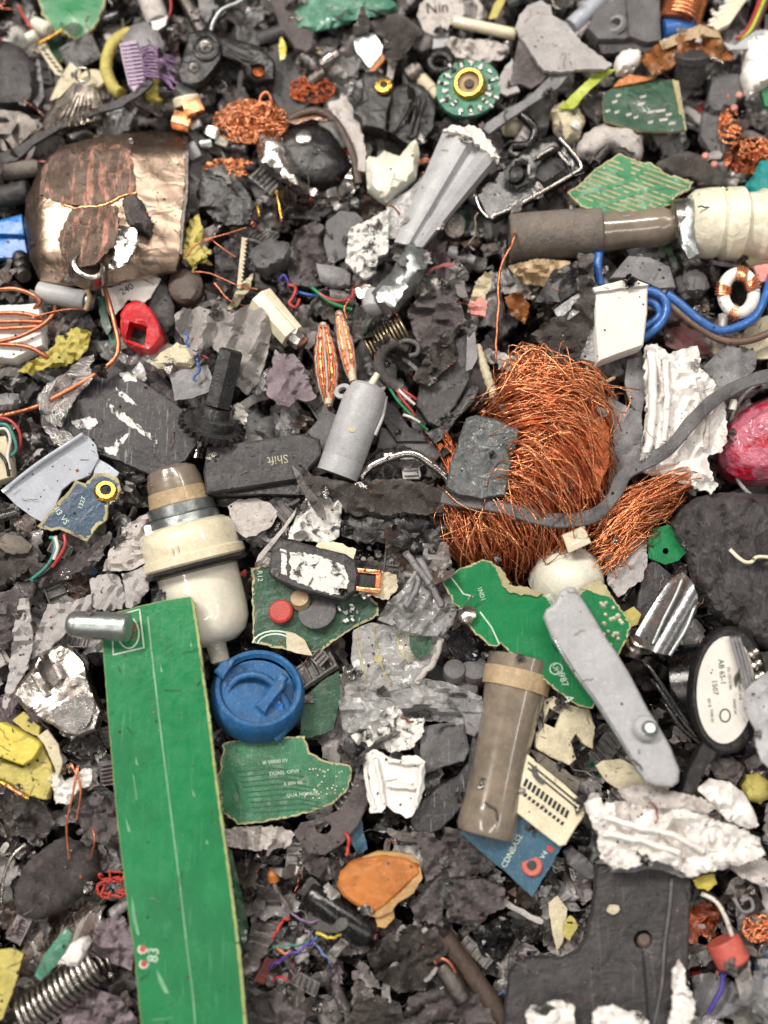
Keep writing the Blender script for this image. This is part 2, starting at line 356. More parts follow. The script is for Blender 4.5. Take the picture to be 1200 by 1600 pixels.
def lump(name, P, z=0, h=20, mat='rubber', **k):
    k.setdefault('jag', 2); k.setdefault('grid', 8); k.setdefault('bump', (h * 0.35, 18)); k.setdefault('dw', h * 1.1); k.setdefault('th', 14)
    k.setdefault('sharp', 60)
    return plate(name, P, z, mat=mat, dome=h, **k)

def fr(ax):
    ax = ax.normalized(); u = ax.cross(Vector((0, 0, 1)))
    if u.length < 1e-3: u = ax.cross(Vector((0, 1, 0)))
    u.normalize(); return u, u.cross(ax).normalized()
def lathe(name, A, B, prof, mat, seg=28, parent=None, ding=0, cap=True, sharp=35, rot=0.0, sq=1.0, arc=None, foot=True, ds=20, th=None):
    """a turned body between two photo points (x, y, height); prof = [(t, radius px)...]"""
    a = W(*A); b = W(*B); ax = b - a; u, v = fr(ax); s = (SCL(*A) + SCL(*B)) / 2
    verts = []; faces = []; n = len(prof); a0, a1 = arc if arc else (0, 2 * math.pi)
    ns = seg if not arc else seg + 1
    for t, r in prof:
        for i in range(ns):
            an = rot + a0 + (a1 - a0) * i / seg
            d = u * math.cos(an) + v * math.sin(an) * sq
            p = a + ax * t + d * (r * s)
            if ding: p += d * ding * noise.noise(p / ds)
            verts.append(p)
    for k in range(n - 1):
        for i in range(seg):
            j = (i + 1) % ns if not arc else i + 1
            faces.append((k * ns + i, k * ns + j, (k + 1) * ns + j, (k + 1) * ns + i))
    if cap and not arc:
        faces.append(tuple(range(ns - 1, -1, -1))); faces.append(tuple((n - 1) * ns + i for i in range(ns)))
    if arc:
        t0 = th or 4; m = len(verts); c0 = a
        for k, (t, r) in enumerate(prof):
            for i in range(ns):
                an = rot + a0 + (a1 - a0) * i / seg; d = u * math.cos(an) + v * math.sin(an) * sq
                verts.append(verts[k * ns + i] - d * t0)
        for k in range(n - 1):
            for i in range(seg): faces.append((m + k * ns + i, m + (k + 1) * ns + i, m + (k + 1) * ns + i + 1, m + k * ns + i + 1))
            faces.append((k * ns, (k + 1) * ns, m + (k + 1) * ns, m + k * ns))
            faces.append((k * ns + seg, m + k * ns + seg, m + (k + 1) * ns + seg, (k + 1) * ns + seg))
        for i in range(seg):
            faces.append((i, m + i, m + i + 1, i + 1)); q = (n - 1) * ns; faces.append((q + i, q + i + 1, m + q + i + 1, m + q + i))
    o = emit(name, verts, faces, mat, parent, sharp=sharp)
    if foot:
        rm = max(r for t, r in prof); dx, dy = B[0] - A[0], B[1] - A[1]; l = math.hypot(dx, dy)
        if l > 4:
            nx, ny = -dy / l * rm * 0.9, dx / l * rm * 0.9
            FOOT.append(([(A[0] + nx, A[1] + ny), (B[0] + nx, B[1] + ny), (B[0] - nx, B[1] - ny), (A[0] - nx, A[1] - ny)], min(A[2], B[2]) - rm * .8, max(A[2], B[2]) + rm * 0.5))
        if l < rm * 1.6: FOOT.append((ell(A[0], A[1], rm * 0.9, n=12), min(A[2], B[2]) - 8, max(A[2], B[2])))
    return o
def cr_path(P, k=6):
    P = [Vector(p) for p in P]
    if len(P) < 3:
        return [P[0].lerp(P[-1], i / k) for i in range(k + 1)]
    Q = [P[0] * 2 - P[1]] + P + [P[-1] * 2 - P[-2]]; out = []
    for i in range(1, len(Q) - 2):
        for j in range(k):
            t = j / k; a, b, c, d = Q[i - 1], Q[i], Q[i + 1], Q[i + 2]
            out.append(0.5 * ((2 * b) + (c - a) * t + (2 * a - 5 * b + 4 * c - d) * t * t + (3 * b - a - 3 * c + d) * t ** 3))
    out.append(P[-1]); return out
def tube_geo(pts, r, seg, verts, faces, taper=False, flat=1.0):
    n = len(pts); k0 = len(verts); pu = None
    for i, p in enumerate(pts):
        t = (pts[min(i + 1, n - 1)] - pts[max(i - 1, 0)])
        if t.length < 1e-6: t = Vector((1, 0, 0))
        t.normalize()
        if pu is None: u, v = fr(t)
        else:
            u = pu - t * pu.dot(t)
            if u.length < 1e-4: u, v = fr(t)
            u.normalize(); v = t.cross(u)
        pu = u; rr = r * (0.4 if taper and i in (0, n - 1) else 1)
        for j in range(seg):
            a = 2 * math.pi * j / seg; verts.append(p + u * (math.cos(a) * rr) + v * (math.sin(a) * rr * flat))
    for i in range(n - 1):
        for j in range(seg):
            a = k0 + i * seg + j; b = k0 + i * seg + (j + 1) % seg; faces.append((a, b, b + seg, a + seg))
    faces.append(tuple(k0 + j for j in range(seg - 1, -1, -1))); q = k0 + (n - 1) * seg; faces.append(tuple(q + j for j in range(seg)))
def pth(s):
    v = [float(t) for t in s.replace(',', ' ').split()]
    return list(zip(v[::3], v[1::3], v[2::3]))
def tube(name, P, r, mat, parent=None, seg=8, k=6, wob=0, flat=1.0):
    if isinstance(P, str): P = pth(P)
    Q = cr_path([W(*p) for p in P], k); s = SCL(*P[0])
    if wob: Q = [q + wob * Vector((nz(q.x / 9, q.y / 9, 3), nz(q.x / 9, q.y / 9, 8), nz(q.x / 9, q.y / 9, 15))) for q in Q]
    v, f = [], []; tube_geo(Q, r * s, seg, v, f, flat=flat)
    return emit(name, v, f, mat, parent, sharp=50)
def coil(name, A, B, R0, r, turns, mat, parent=None, seg=7, per=18, R1=None, ell_=1.0):
    a = W(*A); b = W(*B); ax = b - a; u, v = fr(ax); s = SCL(*A); pts = []
    n = int(turns * per)
    for i in range(n + 1):
        t = i / n; an = 2 * math.pi * turns * t; RR = (R0 + ((R1 or R0) - R0) * t) * s
        pts.append(a + ax * t + u * (math.cos(an) * RR) + v * (math.sin(an) * RR * ell_))
    vv, f = [], []; tube_geo(pts, r * s, seg, vv, f)
    dx, dy = B[0] - A[0], B[1] - A[1]; l = math.hypot(dx, dy) or 1; nx, ny = -dy / l * R0, dx / l * R0
    FOOT.append(([(A[0] + nx, A[1] + ny), (B[0] + nx, B[1] + ny), (B[0] - nx, B[1] - ny), (A[0] - nx, A[1] - ny)], A[2] - R0 * .5, A[2] + R0))
    return emit(name, vv, f, mat, parent, sharp=60)
def guides(name, G, n, r, mat, parent=None, jit=5, seg=4, k=4, seed=1, wav=6, group=None, frac=(0.0, 1.0)):
    """strands interpolated between neighbouring guide curves"""
    rr = random.Random(seed); G = [pth(g) if isinstance(g, str) else g for g in G]; v, f = [], []
    for i in range(n):
        q = rr.random() * (len(G) - 1); j = int(q); t = q - j; A, B = G[j], G[min(j + 1, len(G) - 1)]
        ph = rr.random() * 99; P = []; dz = rr.uniform(-jit * 2, jit)
        s0 = rr.uniform(0, 0.35) * (1 - frac[0]) if rr.random() < .6 else 0
        for m in range(len(A)):
            p = [A[m][c] * (1 - t) + B[m][c] * t for c in range(3)]
            p[0] += wav * 2 * nz(m * 0.7, ph) + rr.uniform(-jit, jit) * .5; p[1] += wav * 2 * nz(m * 0.7, ph + 31) + rr.uniform(-jit, jit) * .5; p[2] += dz + wav * nz(m, ph + 7)
            P.append(W(*p))
        Q = cr_path(P, k); a = int(s0 * len(Q)); e = len(Q) - (int(rr.uniform(0, 0.3) * len(Q)) if rr.random() < 0.5 else 0)
        Q = Q[a:max(a + 3, e)]
        tube_geo(Q, r * rr.uniform(0.75, 1.2), seg, v, f)
    o = emit(name, v, f, mat, parent, sharp=0); o['kind'] = 'stuff'; return o
def tangle(name, C, rx, ry, h, n, r, mat, parent=None, seed=1, loops=1.2, seg=4):
    """a matted ball of fine strands"""
    rr = random.Random(seed); v, f = [], []
    for i in range(n):
        a = rr.random() * 6.28; k = rr.random() ** .6; ph = rr.random() * 50; P = []; st = min(rx, ry) * rr.uniform(.25, .5); cu = rr.uniform(-1, 1) * loops * .45
        x, y = rx * k * math.cos(a), ry * k * math.sin(a); hd = rr.random() * 6.28; z0 = C[2] + rr.uniform(0, h) * (1.1 - k)
        for m in range(rr.randint(5, 9)):
            hd += cu + rr.uniform(-.5, .5); x += st * math.cos(hd); y += st * math.sin(hd) * .8
            q = (x / rx) ** 2 + (y / ry) ** 2
            if q > 1.5: x /= (q / 1.5) ** .5; y /= (q / 1.5) ** .5; hd += 1.5
            P.append(W(C[0] + x, C[1] + y, z0 + h * .5 * nz(m * .6, ph + 9)))
        tube_geo(cr_path(P, 3), r, seg, v, f)
    o = emit(name, v, f, mat, parent, sharp=0)
    if parent is not None: o['kind'] = 'stuff'
    return o
def block(name, C, size, rot, mat, parent=None, bev=2, seg=2, ding=0, foot=True):
    bm = bmesh.new(); bmesh.ops.create_cube(bm, size=1); s = SCL(*C)
    for v in bm.verts: v.co = Vector((v.co.x * size[0] * s, v.co.y * size[1] * s, v.co.z * size[2] * s))
    if bev: bmesh.ops.bevel(bm, geom=bm.edges[:], offset=bev, segments=seg, affect='EDGES', profile=0.6)
    M = Matrix.Rotation(math.radians(-rot[2]), 3, 'Z') @ Matrix.Rotation(math.radians(rot[1]), 3, 'Y') @ Matrix.Rotation(math.radians(rot[0]), 3, 'X')
    p = W(*C); vs = []
    for v in bm.verts:
        q = p + M @ v.co
        if ding: q += Vector((nz(*(q / 11)), nz(q.y / 11, q.z / 11, q.x / 11), nz(q.z / 11, q.x / 11, q.y / 11))) * ding
        vs.append(q)
    bm.verts.index_update(); fs = [tuple(v.index for v in f.verts) for f in bm.faces]; bm.free()
    if foot:
        a = math.radians(rot[2]); c, sn = math.cos(a), math.sin(a)
        FOOT.append(([(C[0] + x * c - y * sn, C[1] + x * sn + y * c) for x, y in ((-size[0] / 2, -size[1] / 2), (size[0] / 2, -size[1] / 2), (size[0] / 2, size[1] / 2), (-size[0] / 2, size[1] / 2))], C[2] - size[2] / 2, C[2]))
    return emit(name, vs, fs, mat, parent)
# flat print lying on a plate, following its surface
def mark(parent, name, P, mat, lift=0.7, grid=8, on=None, jag=0):
    if isinstance(P, str): P = poly(P)
    zf = HF[(on or parent).name]
    return plate(name, P, 0, 0.4, mat, jag=jag, grid=grid, parent=parent, warp=lambda x, y: zf(x, y) + lift, foot=False)
def ribbon(parent, name, P, wd, mat, lift=0.7, on=None, closed=False, join=None):
    """printed line(s): P is a list of 2-D polylines"""
    zf = HF[(on or parent).name]; v, f = [], []
    if isinstance(P, str): P = [poly(P)]
    for L in P:
        if isinstance(L, str): L = poly(L)
        Q = dens(L, 7, 0, 0, False) + [L[-1]]
        if closed: Q = dens(L, 5, 0, 0, True); Q.append(Q[0])
        k0 = len(v)
        for i, (x, y) in enumerate(Q):
            ax, ay = Q[max(0, i - 1)]; bx, by = Q[min(len(Q) - 1, i + 1)]
            if closed and i in (0, len(Q) - 1): ax, ay = Q[-2]; bx, by = Q[1]
            l = math.hypot(bx - ax, by - ay) or 1; nx, ny = -(by - ay) / l * wd / 2, (bx - ax) / l * wd / 2
            for sg in (1, -1):
                X, Y = x + nx * sg, y + ny * sg; v.append(W(X, Y, zf(X, Y) + lift))
        for i in range(len(Q) - 1): a = k0 + 2 * i; f.append((a, a + 1, a + 3, a + 2))
    return emit(name, v, f, mat, parent)
def text(parent, s, x, y, size, ang, mat, lift=0.8, on=None, name='lettering', sx=1.0, flip=False):
    zf = HF[(on or parent).name]
    c = bpy.data.curves.new('lettering', 'FONT'); c.body = s; c.size = size; c.align_x = 'CENTER'; c.align_y = 'CENTER'; c.resolution_u = 2
    t = bpy.data.objects.new('lettering_tmp', c); COL.objects.link(t)
    dg = bpy.context.evaluated_depsgraph_get(); me = t.evaluated_get(dg).to_mesh()
    a = math.radians(ang); ca, sa = math.cos(a), math.sin(a); vs = []
    for q in me.vertices:
        X = q.co.x * sx; Y = q.co.y * (-1 if not flip else 1)
        X, Y = x + X * ca - Y * sa, y + X * sa + Y * ca
        vs.append(W(X, Y, zf(X, Y) + lift))
    fs = [tuple(p.vertices) for p in me.polygons]
    t.evaluated_get(dg).to_mesh_clear(); bpy.data.objects.remove(t); bpy.data.curves.remove(c)
    if not fs: return None
    return emit(name, vs, fs, mat, parent, smooth=False)

def loft(name, secs, mat, th=5, parent=None, k=10, ding=0, sharp=30):
    """a sheet stretched between cross sections (lists of x, y, height)"""
    v, f = [], []; S_ = [pth(q) for q in secs]; m = len(S_[0]); rows = []
    for i in range(len(S_) - 1):
        for j in range(k + (i == len(S_) - 2)):
            t_ = j / k; rows.append([tuple(S_[i][q][c] * (1 - t_) + S_[i + 1][q][c] * t_ for c in range(3)) for q in range(m)])
    for r_ in rows:
        for p in r_: w_ = W(*p); v.append(w_ + Vector((0, 0, ding * nz(w_.x / 14, w_.y / 14, 2))))
    n0 = len(v); v += [Vector((p.x, p.y, p.z - th)) for p in v]
    R_ = len(rows)
    for i in range(R_ - 1):
        for j in range(m - 1): a = i * m + j; f.append((a, a + m, a + m + 1, a + 1)); f.append((n0 + a, n0 + a + 1, n0 + a + m + 1, n0 + a + m))
        a = i * m; f.append((a, n0 + a, n0 + a + m, a + m)); a += m - 1; f.append((a, a + m, n0 + a + m, n0 + a))
    for j in range(m - 1): f.append((j, j + 1, n0 + j + 1, n0 + j)); a = (R_ - 1) * m + j; f.append((a, n0 + a, n0 + a + 1, a + 1))
    return emit(name, v, f, mat, parent, sharp=sharp)
# ------------------------------------------------------------------ the pieces, top row of the photograph
S = tag
def X(x, y, z=0): return (x, y, z)
def screw_head(par, A, B, r, mat='steel', name='screw_head'):
    h = lathe(name, A, B, [(0, r * .5), (0.05, r), (0.6, r), (0.95, r * .75), (1, r * .45)], mat, 20, par, foot=False)
    dz = (B[0], B[1], B[2] + 0.4)
    for a in (0.4, 1.97):
        c, s_ = math.cos(a) * r * .5, math.sin(a) * r * .5
        tube('slot', [(B[0] - c, B[1] - s_, B[2] + .2), (B[0] + c, B[1] + s_, B[2] + .2)], r * .1, 'ink', h if par is None else h, seg=4, k=2)
    return h

# --- top left
S(plate('circuit_board', '55 -20 168 -20 163 8 155 30 140 50 118 63 104 54 92 52 80 42 66 22', 22, 6, ['pcb', 'fibre'], jag=2.5, rim=2.5, bump=(3, 40)), 'bright green circuit board corner with chipped edge at the top left', 'circuit board')
b_ = S(plate('circuit_board', '72 62 90 50 108 62 112 85 96 96 78 88', -6, 5, ['pcbdark', 'fibre'], rim=1.5, g=(.1, .2)), 'small dark green board scrap below the bright green corner', 'circuit board')
t = thing('ferrite_bead', 'pair of small translucent white spacers left of the green board corner', 'spacer', 60, 48, 20)
lathe('bead', (52, 36, 22), (78, 48, 26), [(0, 7), (.1, 11), (.9, 12), (1, 9)], 'milky', 18, t)
lathe('bead', (42, 62, 24), (58, 54, 27), [(0, 6), (.1, 9), (.9, 9), (1, 6)], 'milky', 18, t)
S(tube('pin', '60 68 27 80 58 29 98 47 28', 2.6, 'brass'), 'thin straight brass pin beside the two white spacers', 'pin')
S(tube('wire', '28 8 22 40 30 30 50 45 33', 2, 'redmatte'), 'short red wire running down to the white spacers', 'wire')
t = thing('connector_strip', 'tan slotted connector strip leaning below the white spacers', 'connector', 80, 92, 18)
plate('strip', '58 72 70 68 98 108 96 118 86 116', 18, 8, 'creamdirty', parent=t, jag=.8)
for i in range(6): block('contact', (68 + i * 5, 78 + i * 6.6, 19), (7, 2.2, 3), (0, 0, 20), 'black', t, bev=.3, foot=False)
S(plate('rubber_disc', '-15 60 12 64 35 75 54 98 60 138 50 164 12 168 -15 160', 8, 14, 'charcoal', dome=16, dw=30, bump=(4, 40), jag=1), 'large dark rubbery disc at the left edge', 'rubber disc')
S(plate('foil_scrap', '48 75 62 95 68 150 58 168 46 150 42 110', 4, 5, 'grey', cr=(6, 12)), 'grey crumpled scrap right of the dark rubbery disc', 'scrap')
S(plate('paperboard_piece', '110 97 126 110 122 132 100 150 78 157 90 128', 24, 5, 'creamdirty', jag=.6, g=(.1, 0)), 'beige pointed paperboard piece behind the chrome cone', 'paperboard')
t = thing('metal_washer', 'stack of dull beige metal washers behind the chrome cone', 'washer', 147, 128, 18)
for i in range(3): lathe('washer', (147 - i * 1.5, 128 - i, 12 + i * 5), (146 - i * 1.5, 125 - i, 16 + i * 5), [(0, 21 - i), (.1, 22 - i), (.9, 22 - i), (1, 21 - i)], 'creamdirty' if i else 'steel', 30, t)
t = thing('metal_cone', 'crushed chrome cone with flutes and a ring at its tip', 'metal cone', 125, 160, 30)
def flute(xa, ya, xb, yb, n, za, am, hump):
    return ' '.join('%f %f %f' % (xa + (xb - xa) * i / n, ya + (yb - ya) * i / n + 10 * math.sin(math.pi * i / n) * hump / 16, za + (am if i % 2 else -am) + hump * math.sin(math.pi * i / n)) for i in range(n + 1))
loft('cone', [flute(116, 128, 146, 130, 22, 50, .8, 6), flute(88, 158, 160, 152, 22, 40, 2.2, 14), flute(58, 196, 172, 178, 22, 30, 3.2, 16), flute(40, 214, 150, 196, 22, 24, 1.2, 8)], 'steel', 3, t, 6, 3, sharp=50)
FOOT.append((poly('116 126 148 126 172 178 150 200 44 214 58 190'), 20, 50))
tube('ring', [(129 + 11 * math.cos(a), 117 + 11 * math.sin(a), 44 + 3 * math.sin(a)) for a in [i * .63 for i in range(11)]], 2.2, 'steel', t)
S(plate('rubber_strip', '236 118 240 128 222 146 190 166 140 181 92 202 52 226 26 250 -14 262 -14 246 40 222 62 205 120 184 180 156 216 140', 44, 5, 'charcoal', jag=1, g=(.02, -.12), bump=(4, 30)), 'long curved dark strip sweeping under the chrome cone', 'strip')
S(plate('metal_sheet', '-14 170 30 174 52 186 68 186 60 198 40 215 18 238 -14 245', 30, 4, 'steeldark', jag=1, cr=(7, 26), g=(0, -.2)), 'bent grey metal sheet at the left edge above the dark strip', 'metal sheet')
S(lathe('tube_piece', (-12, 270, 14), (62, 262, 22), [(0, 15), (.9, 13), (1, 10)], 'tubegrey', 20, ding=.2), 'short grey brown tube at the left edge above the blue plastic', 'tube')
S(lathe('tube_piece', (-12, 312, 8), (46, 298, 14), [(0, 17), (.95, 17), (1, 14)], 'charcoal', 20, ding=.15), 'dark grey round tube at the left edge just above the blue plastic', 'tube')
t = thing('plastic_housing', 'bright blue plastic edge jutting in from the left', 'plastic housing', 10, 370, 20)
plate('top', '-16 352 2 343 34 335 38 358 38 368 -16 366', 26, 12, 'blueplastic', jag=.4, parent=t, bev=2)
plate('side', '-16 368 38 369 44 402 -16 404', 16, 10, 'blueplastic', jag=.4, parent=t, bev=1)
S(block('plastic_box', (130, 88, 6), (58, 46, 24), (6, -8, -24), 'black', bev=3, ding=2), 'black glossy box between the green board corner and the yellow ring', 'plastic box')
S(lathe('tube_piece', (158, 34, 18), (188, 26, 20), [(0, 9), (.1, 11), (.9, 11), (1, 8)], 'blackgloss', 18), 'short glossy black tube right of the green board corner', 'tube')
t = thing('paper_capacitor', 'off white paper covered cylinder at the top beside the red wire', 'capacitor', 240, 25, 24)
lathe('sleeve', (230, -12, 28), (248, 36, 34), [(0, 18), (.9, 18), (1, 16)], 'whitedirty', 24, t, ding=.12)
plate('torn_edge', '236 34 262 24 258 38 246 48 238 46', 44, 2, 'cleanwhite', parent=t, jag=1.5)
S(tube('wire', '266 -8 30 267 14 30 262 32 26', 1.8, 'redwire'), 'short red wire beside the off white paper cylinder', 'wire')
t = thing('toroid_coil', 'yellow taped ring coil behind the violet connector', 'coil', 210, 105, 20)
tube('ring', [(208 + 42 * math.cos(a), 102 + 50 * math.sin(a), 26) for a in [2 + i * .45 for i in range(13)]], 10, 'yellow', t, wob=2)
plate('tape', '226 132 258 120 262 145 246 158 228 154', 26, 9, 'yellowtape', parent=t, dome=6, dw=10)
S(plate('plastic_shield', '190 62 205 40 225 34 246 46 258 72 252 96 225 92 198 92', 40, 6, 'grey', dome=10, dw=22, jag=.6), 'rounded grey shield behind the violet pin connector', 'shield')
t = thing('ribbon_connector', 'violet multi pin connector trailing a fan of violet wires', 'connector', 207, 103, 50)
vc = plate('body', '186 68 213 62 222 90 227 126 210 144 200 132 192 98', 56, 14, 'violetpale', jag=.3, parent=t, bev=2, foot=2)
for i in range(11):
    y = 72 + i * 6; x0 = 188 + i * 1.3
    tube('rib', [(x0 + 1, y, 57.5), (x0 + 27, y - 3, 57.5)], 1.3, 'violet', t, seg=5, k=2)
for i in range(11):
    y = 76 + i * 4.2
    tube('wire', [(220, y, 52), (236 + i, y - 6 + i, 60), (255, 84 + i * 4, 58 - i), (270 + (i % 3) * 4, 88 + i * 5.4, 44)], 1.9, 'violet', t, seg=6, wob=3)
# --- bracket with two screws
t = thing('plastic_bracket', 'black plastic bracket holding two screws, with a long arm to the right', 'bracket', 320, 95, 45)
bp = plate('plate', '294 52 312 46 332 48 347 66 346 92 334 110 318 128 300 134 283 130 276 114 284 94 290 74', 52, 16, 'black', jag=.4, bev=3, parent=t, foot=2)
plate('arm', '340 58 372 62 404 72 430 96 428 124 404 130 384 118 376 100 346 88', 44, 12, 'black', jag=.4, bev=3, parent=t, holes=['404 98 414 104 414 118 402 124 392 116 393 103'], foot=2)
tube('rim', [(322 + 19 * math.cos(a), 75 + 19 * math.sin(a), 53) for a in [i * .52 for i in range(13)]], 2.6, 'blackgloss', t)
screw_head(t, (322, 75, 50), (321, 72, 58), 12); screw_head(t, (304, 107, 50), (303, 105, 57), 9)
tube('rib', '350 70 54 375 84 54 392 92 50', 2.4, 'charcoal', t); tube('rib', '348 80 54 370 92 54 388 104 50', 2.4, 'charcoal', t)
S(lathe('copper_plug', (403, 112, 18), (404, 108, 30), [(0, 12), (1, 11)], 'copperdark', 18), 'copper plug seen through the hole of the black bracket', 'copper plug')
S(tube('rod', '390 -6 40 368 6 42 346 16 42 334 34 40 330 48 36', 3.6, 'zinc'), 'bent light grey rod arching above the black bracket', 'rod')
S(lathe('rod', (282, -14, 20), (318, 54, 34), [(0, 11), (1, 11)], 'steeldark', 18), 'dark metal rod leading down to the bracket screws', 'rod')
S(plate('foil_scrap', '308 -8 332 -8 336 14 324 36 312 22', 34, 3, 'grey', cr=(4, 9)), 'pale scrap between the dark rod and the bent light rod', 'scrap')
# --- nut and copper cubes
t = thing('terminal_block', 'metal nut with cream ring and two copper blocks above the big pewter plate', 'terminal', 295, 165, 34)
lathe('nut', (288, 150, 34), (291, 138, 46), [(0, 17), (.1, 18), (.9, 18), (1, 15)], 'zinc', 6, t)
lathe('cream_ring', (294, 166, 34), (290, 150, 42), [(0, 20), (.1, 22), (.8, 22), (1, 19)], 'cream', 24, t)
block('copper_block', (301, 170, 52), (30, 22, 18), (10, 12, -28), 'copper', t, bev=2)
block('copper_block', (284, 190, 44), (28, 22, 20), (-8, 8, 14), 'copper', t, bev=2)
for i, (x, y, s_, a, m, l) in enumerate(((306, 196, 20, -20, 'zinc', 'small silver cube under the copper blocks'), (334, 208, 22, 30, 'steel', 'small shiny cube beside the copper tangle'),
        (322, 226, 18, -10, 'zinc', 'small metal cube below the shiny cube'), (303, 238, 26, 62, 'grey', 'smooth grey pebble like piece above the pewter plate corner'), (347, 222, 18, 15, 'milky', 'small glassy cube left of the dented metal dish'))):
    S(block('metal_cube', (x, y, 34 - i * 3), (s_, s_ * .75, s_ * .7), (12, -10 + 7 * i, a), m, bev=3, ding=3), l, 'cube')
S(tangle('copper_tangle', (392, 190, 26), 48, 28, 34, 105, 1.2, 'copper', seed=4, loops=2.4), 'bright copper wire tangle below the black bracket', 'copper wire')
S(tangle('copper_tangle', (360, 262, 16), 34, 12, 14, 34, 1.5, 'copper', seed=5), 'small copper wire tangle above the dark filler, left of the metal dish', 'copper wire')
S(tangle('copper_tangle', (487, 140, 20), 30, 17, 14, 40, 1.3, 'copperdark', seed=6), 'dark copper tangle left of the black fin connector', 'copper wire')
S(tube('copper_loop', '405 170 46 408 150 50 418 145 52 424 160 48 416 178 42 420 196 36', 2.4, 'copperwire'), 'single copper loop standing out of the bright copper tangle', 'copper wire')
# --- pewter plate
t = thing('metal_plate', 'large bent pewter plate with a torn copper streaked patch', 'metal plate', 165, 330, 40)
def pw(x, y):
    v = -0.9 * max(0, 62 - x) - 1.1 * max(0, 236 - y) + 16 * math.sin((x - 40) / 240 * 3.14) - 8 * math.cos((y - 230) / 34)* (1 if x > 200 else .4) * .4 - 0.5 * max(0, y - 400)
    return v
pp = plate('sheet', '76 246 98 228 160 212 226 206 284 206 291 222 290 300 284 345 282 398 276 424 214 436 160 448 108 446 62 440 46 402 38 350 40 312 58 272', 62, 5, 'pewter', jag=.8, warp=pw, parent=t, bump=(3, 60), grid=11, bev=2, foot=2)
plate('lip', '284 206 294 210 294 300 287 350 284 398 280 396 283 345 289 300 289 222', 63, 12, 'steeldark', jag=.4, parent=t, warp=pw)
plate('torn_patch', '86 240 130 228 202 220 208 262 214 302 190 306 170 318 128 322 96 318 62 304 66 268', 65.5, 3, 'tornmetal', jag=1.6, warp=pw, parent=t, fold=(.25, 9, 1.0), grid=7, bump=(2, 14))
tube('burr', '96 321 92 128 325 96 170 318 98 192 306 96 214 302 92', 2.5, 'copper', t, wob=3)
plate('bent_tab', '112 326 182 320 186 352 178 384 150 412 118 420 96 398 90 372 100 350', 104, 5, 'tornmetal', jag=2, parent=t, g=(0, .12), fold=(.4, 10, 1.2), grid=7, foot=2)
lathe('stud', (136, 428, 84), (138, 412, 108), [(0, 32), (.6, 30), (.9, 28), (1, 23), (1.0, 21), (.7, 19)], 'steel', 28, t, cap=False, sq=.85)
lathe('stud_face', (137, 420, 98), (137.3, 418.5, 99), [(0, 24), (1, 24)], 'steeldark', 28, t, sq=.85)
plate('bent_flap', '186 352 214 358 214 384 196 414 168 424 176 396', 100, 4, 'steel', jag=1, parent=t, cr=(5, 20))
S(lump('rubber_lump', '190 312 206 302 222 312 228 330 238 348 232 362 216 356 204 352 196 344', 96, 12, 'rock', sd=5), 'small black lump lying on the pewter plate', 'lump')
t = thing('yellow_foil', 'crumpled yellow foil scraps at the right edge of the pewter plate', 'foil', 300, 380, 40)
plate('foil', '296 344 310 334 319 364 312 384 322 400 300 416 284 402 291 370', 46, 2, 'yellow', jag=1.5, cr=(7, 11), grid=6, parent=t, foot=2)
plate('foil', '318 384 332 392 322 404 332 414 312 410 300 424 298 408', 38, 2, 'yellow', jag=2, cr=(6, 9), grid=6, parent=t)
for i, q in enumerate(('320 374 46 345 368 48 385 356 44', '328 372 40 345 386 42 368 402 38', '300 424 36 330 428 40 372 446 42 402 452 36', '290 400 52 304 384 56 330 374 50', '335 442 28 360 470 30 392 480 26')):
    S(tube('copper_strand', q, 1.3, 'copperwire'), ('fine copper strand pointing right from the yellow foil', 'fine copper strand slanting down right of the yellow foil', 'fine copper strand arching below the yellow foil', 'fine copper strand lying across the yellow foil', 'fine copper strand right of the red tube')[i], 'copper strand')

# --- top middle
S(plate('flexible_strip', '488 -14 602 -14 622 14 596 24 560 30 524 42 488 48 466 46 454 26', 30, 4, 'pcbteal', jag=2, cr=(6, 24), dome=6, dw=14), 'crumpled pale green board strip at the top edge', 'board strip')
S(plate('plastic_strip', '416 -14 446 -10 466 18 490 50 488 74 478 82 462 76 440 44', 34, 7, 'felt2', jag=1, bev=2), 'dark matte strip slanting down from the top edge', 'strip')
S(plate('plastic_flake', '437 60 441 57 447 74 446 90 438 94 435 80', 38, 3, 'yellowtape', cr=(3, 8), grid=4), 'tiny bright yellow flake right of the black bracket', 'flake')
S(plate('plastic_bracket', '420 62 438 58 448 80 476 120 488 160 462 186 440 186 424 150 414 100', 18, 12, 'charcoal', bev=3, jag=.6), 'dark plastic arm right of the black bracket', 'bracket')
S(plate('rubber_sheet', '572 36 600 26 622 20 640 30 656 44 670 52 650 58 640 76 614 108 601 86 600 60 582 46', 40, 3, 'felt', jag=1, cr=(12, 34)), 'dark crumpled sheet folded to a point beside the silver cube', 'sheet')
t = thing('metal_can', 'square silver can with a copper stripe above the black fin connector', 'metal can', 575, 80, 30)
plate('can', '550 62 586 49 600 72 598 84 578 110 554 80', 38, 18, 'zinc', jag=.6, parent=t, bev=2, g=(.1, -.1), foot=2)
plate('stripe', '577 111 598 84 602 92 584 112', 38, 8, 'orange', jag=.4, parent=t)
t = thing('round_sticker', 'torn round white sticker with black script letters', 'sticker', 690, 26, 24)
st = plate('sticker', '652 24 656 6 672 -8 700 -12 722 -2 726 20 716 34 704 38 696 50 680 56 664 50', 34, 2, 'whitedirty', jag=1.2, cr=(3, 20), parent=t, bump=(0, 9), foot=2)
text(t, 'Nin', 683, 12, 24, -4, 'ink', on=st, lift=3)
S(lathe('glass_tube', (708, 33, 40), (806, 54, 42), [(0, 7), (.03, 9), (.97, 9), (1, 7)], 'cream', 18), 'glossy cream rod beside the torn white sticker', 'rod')
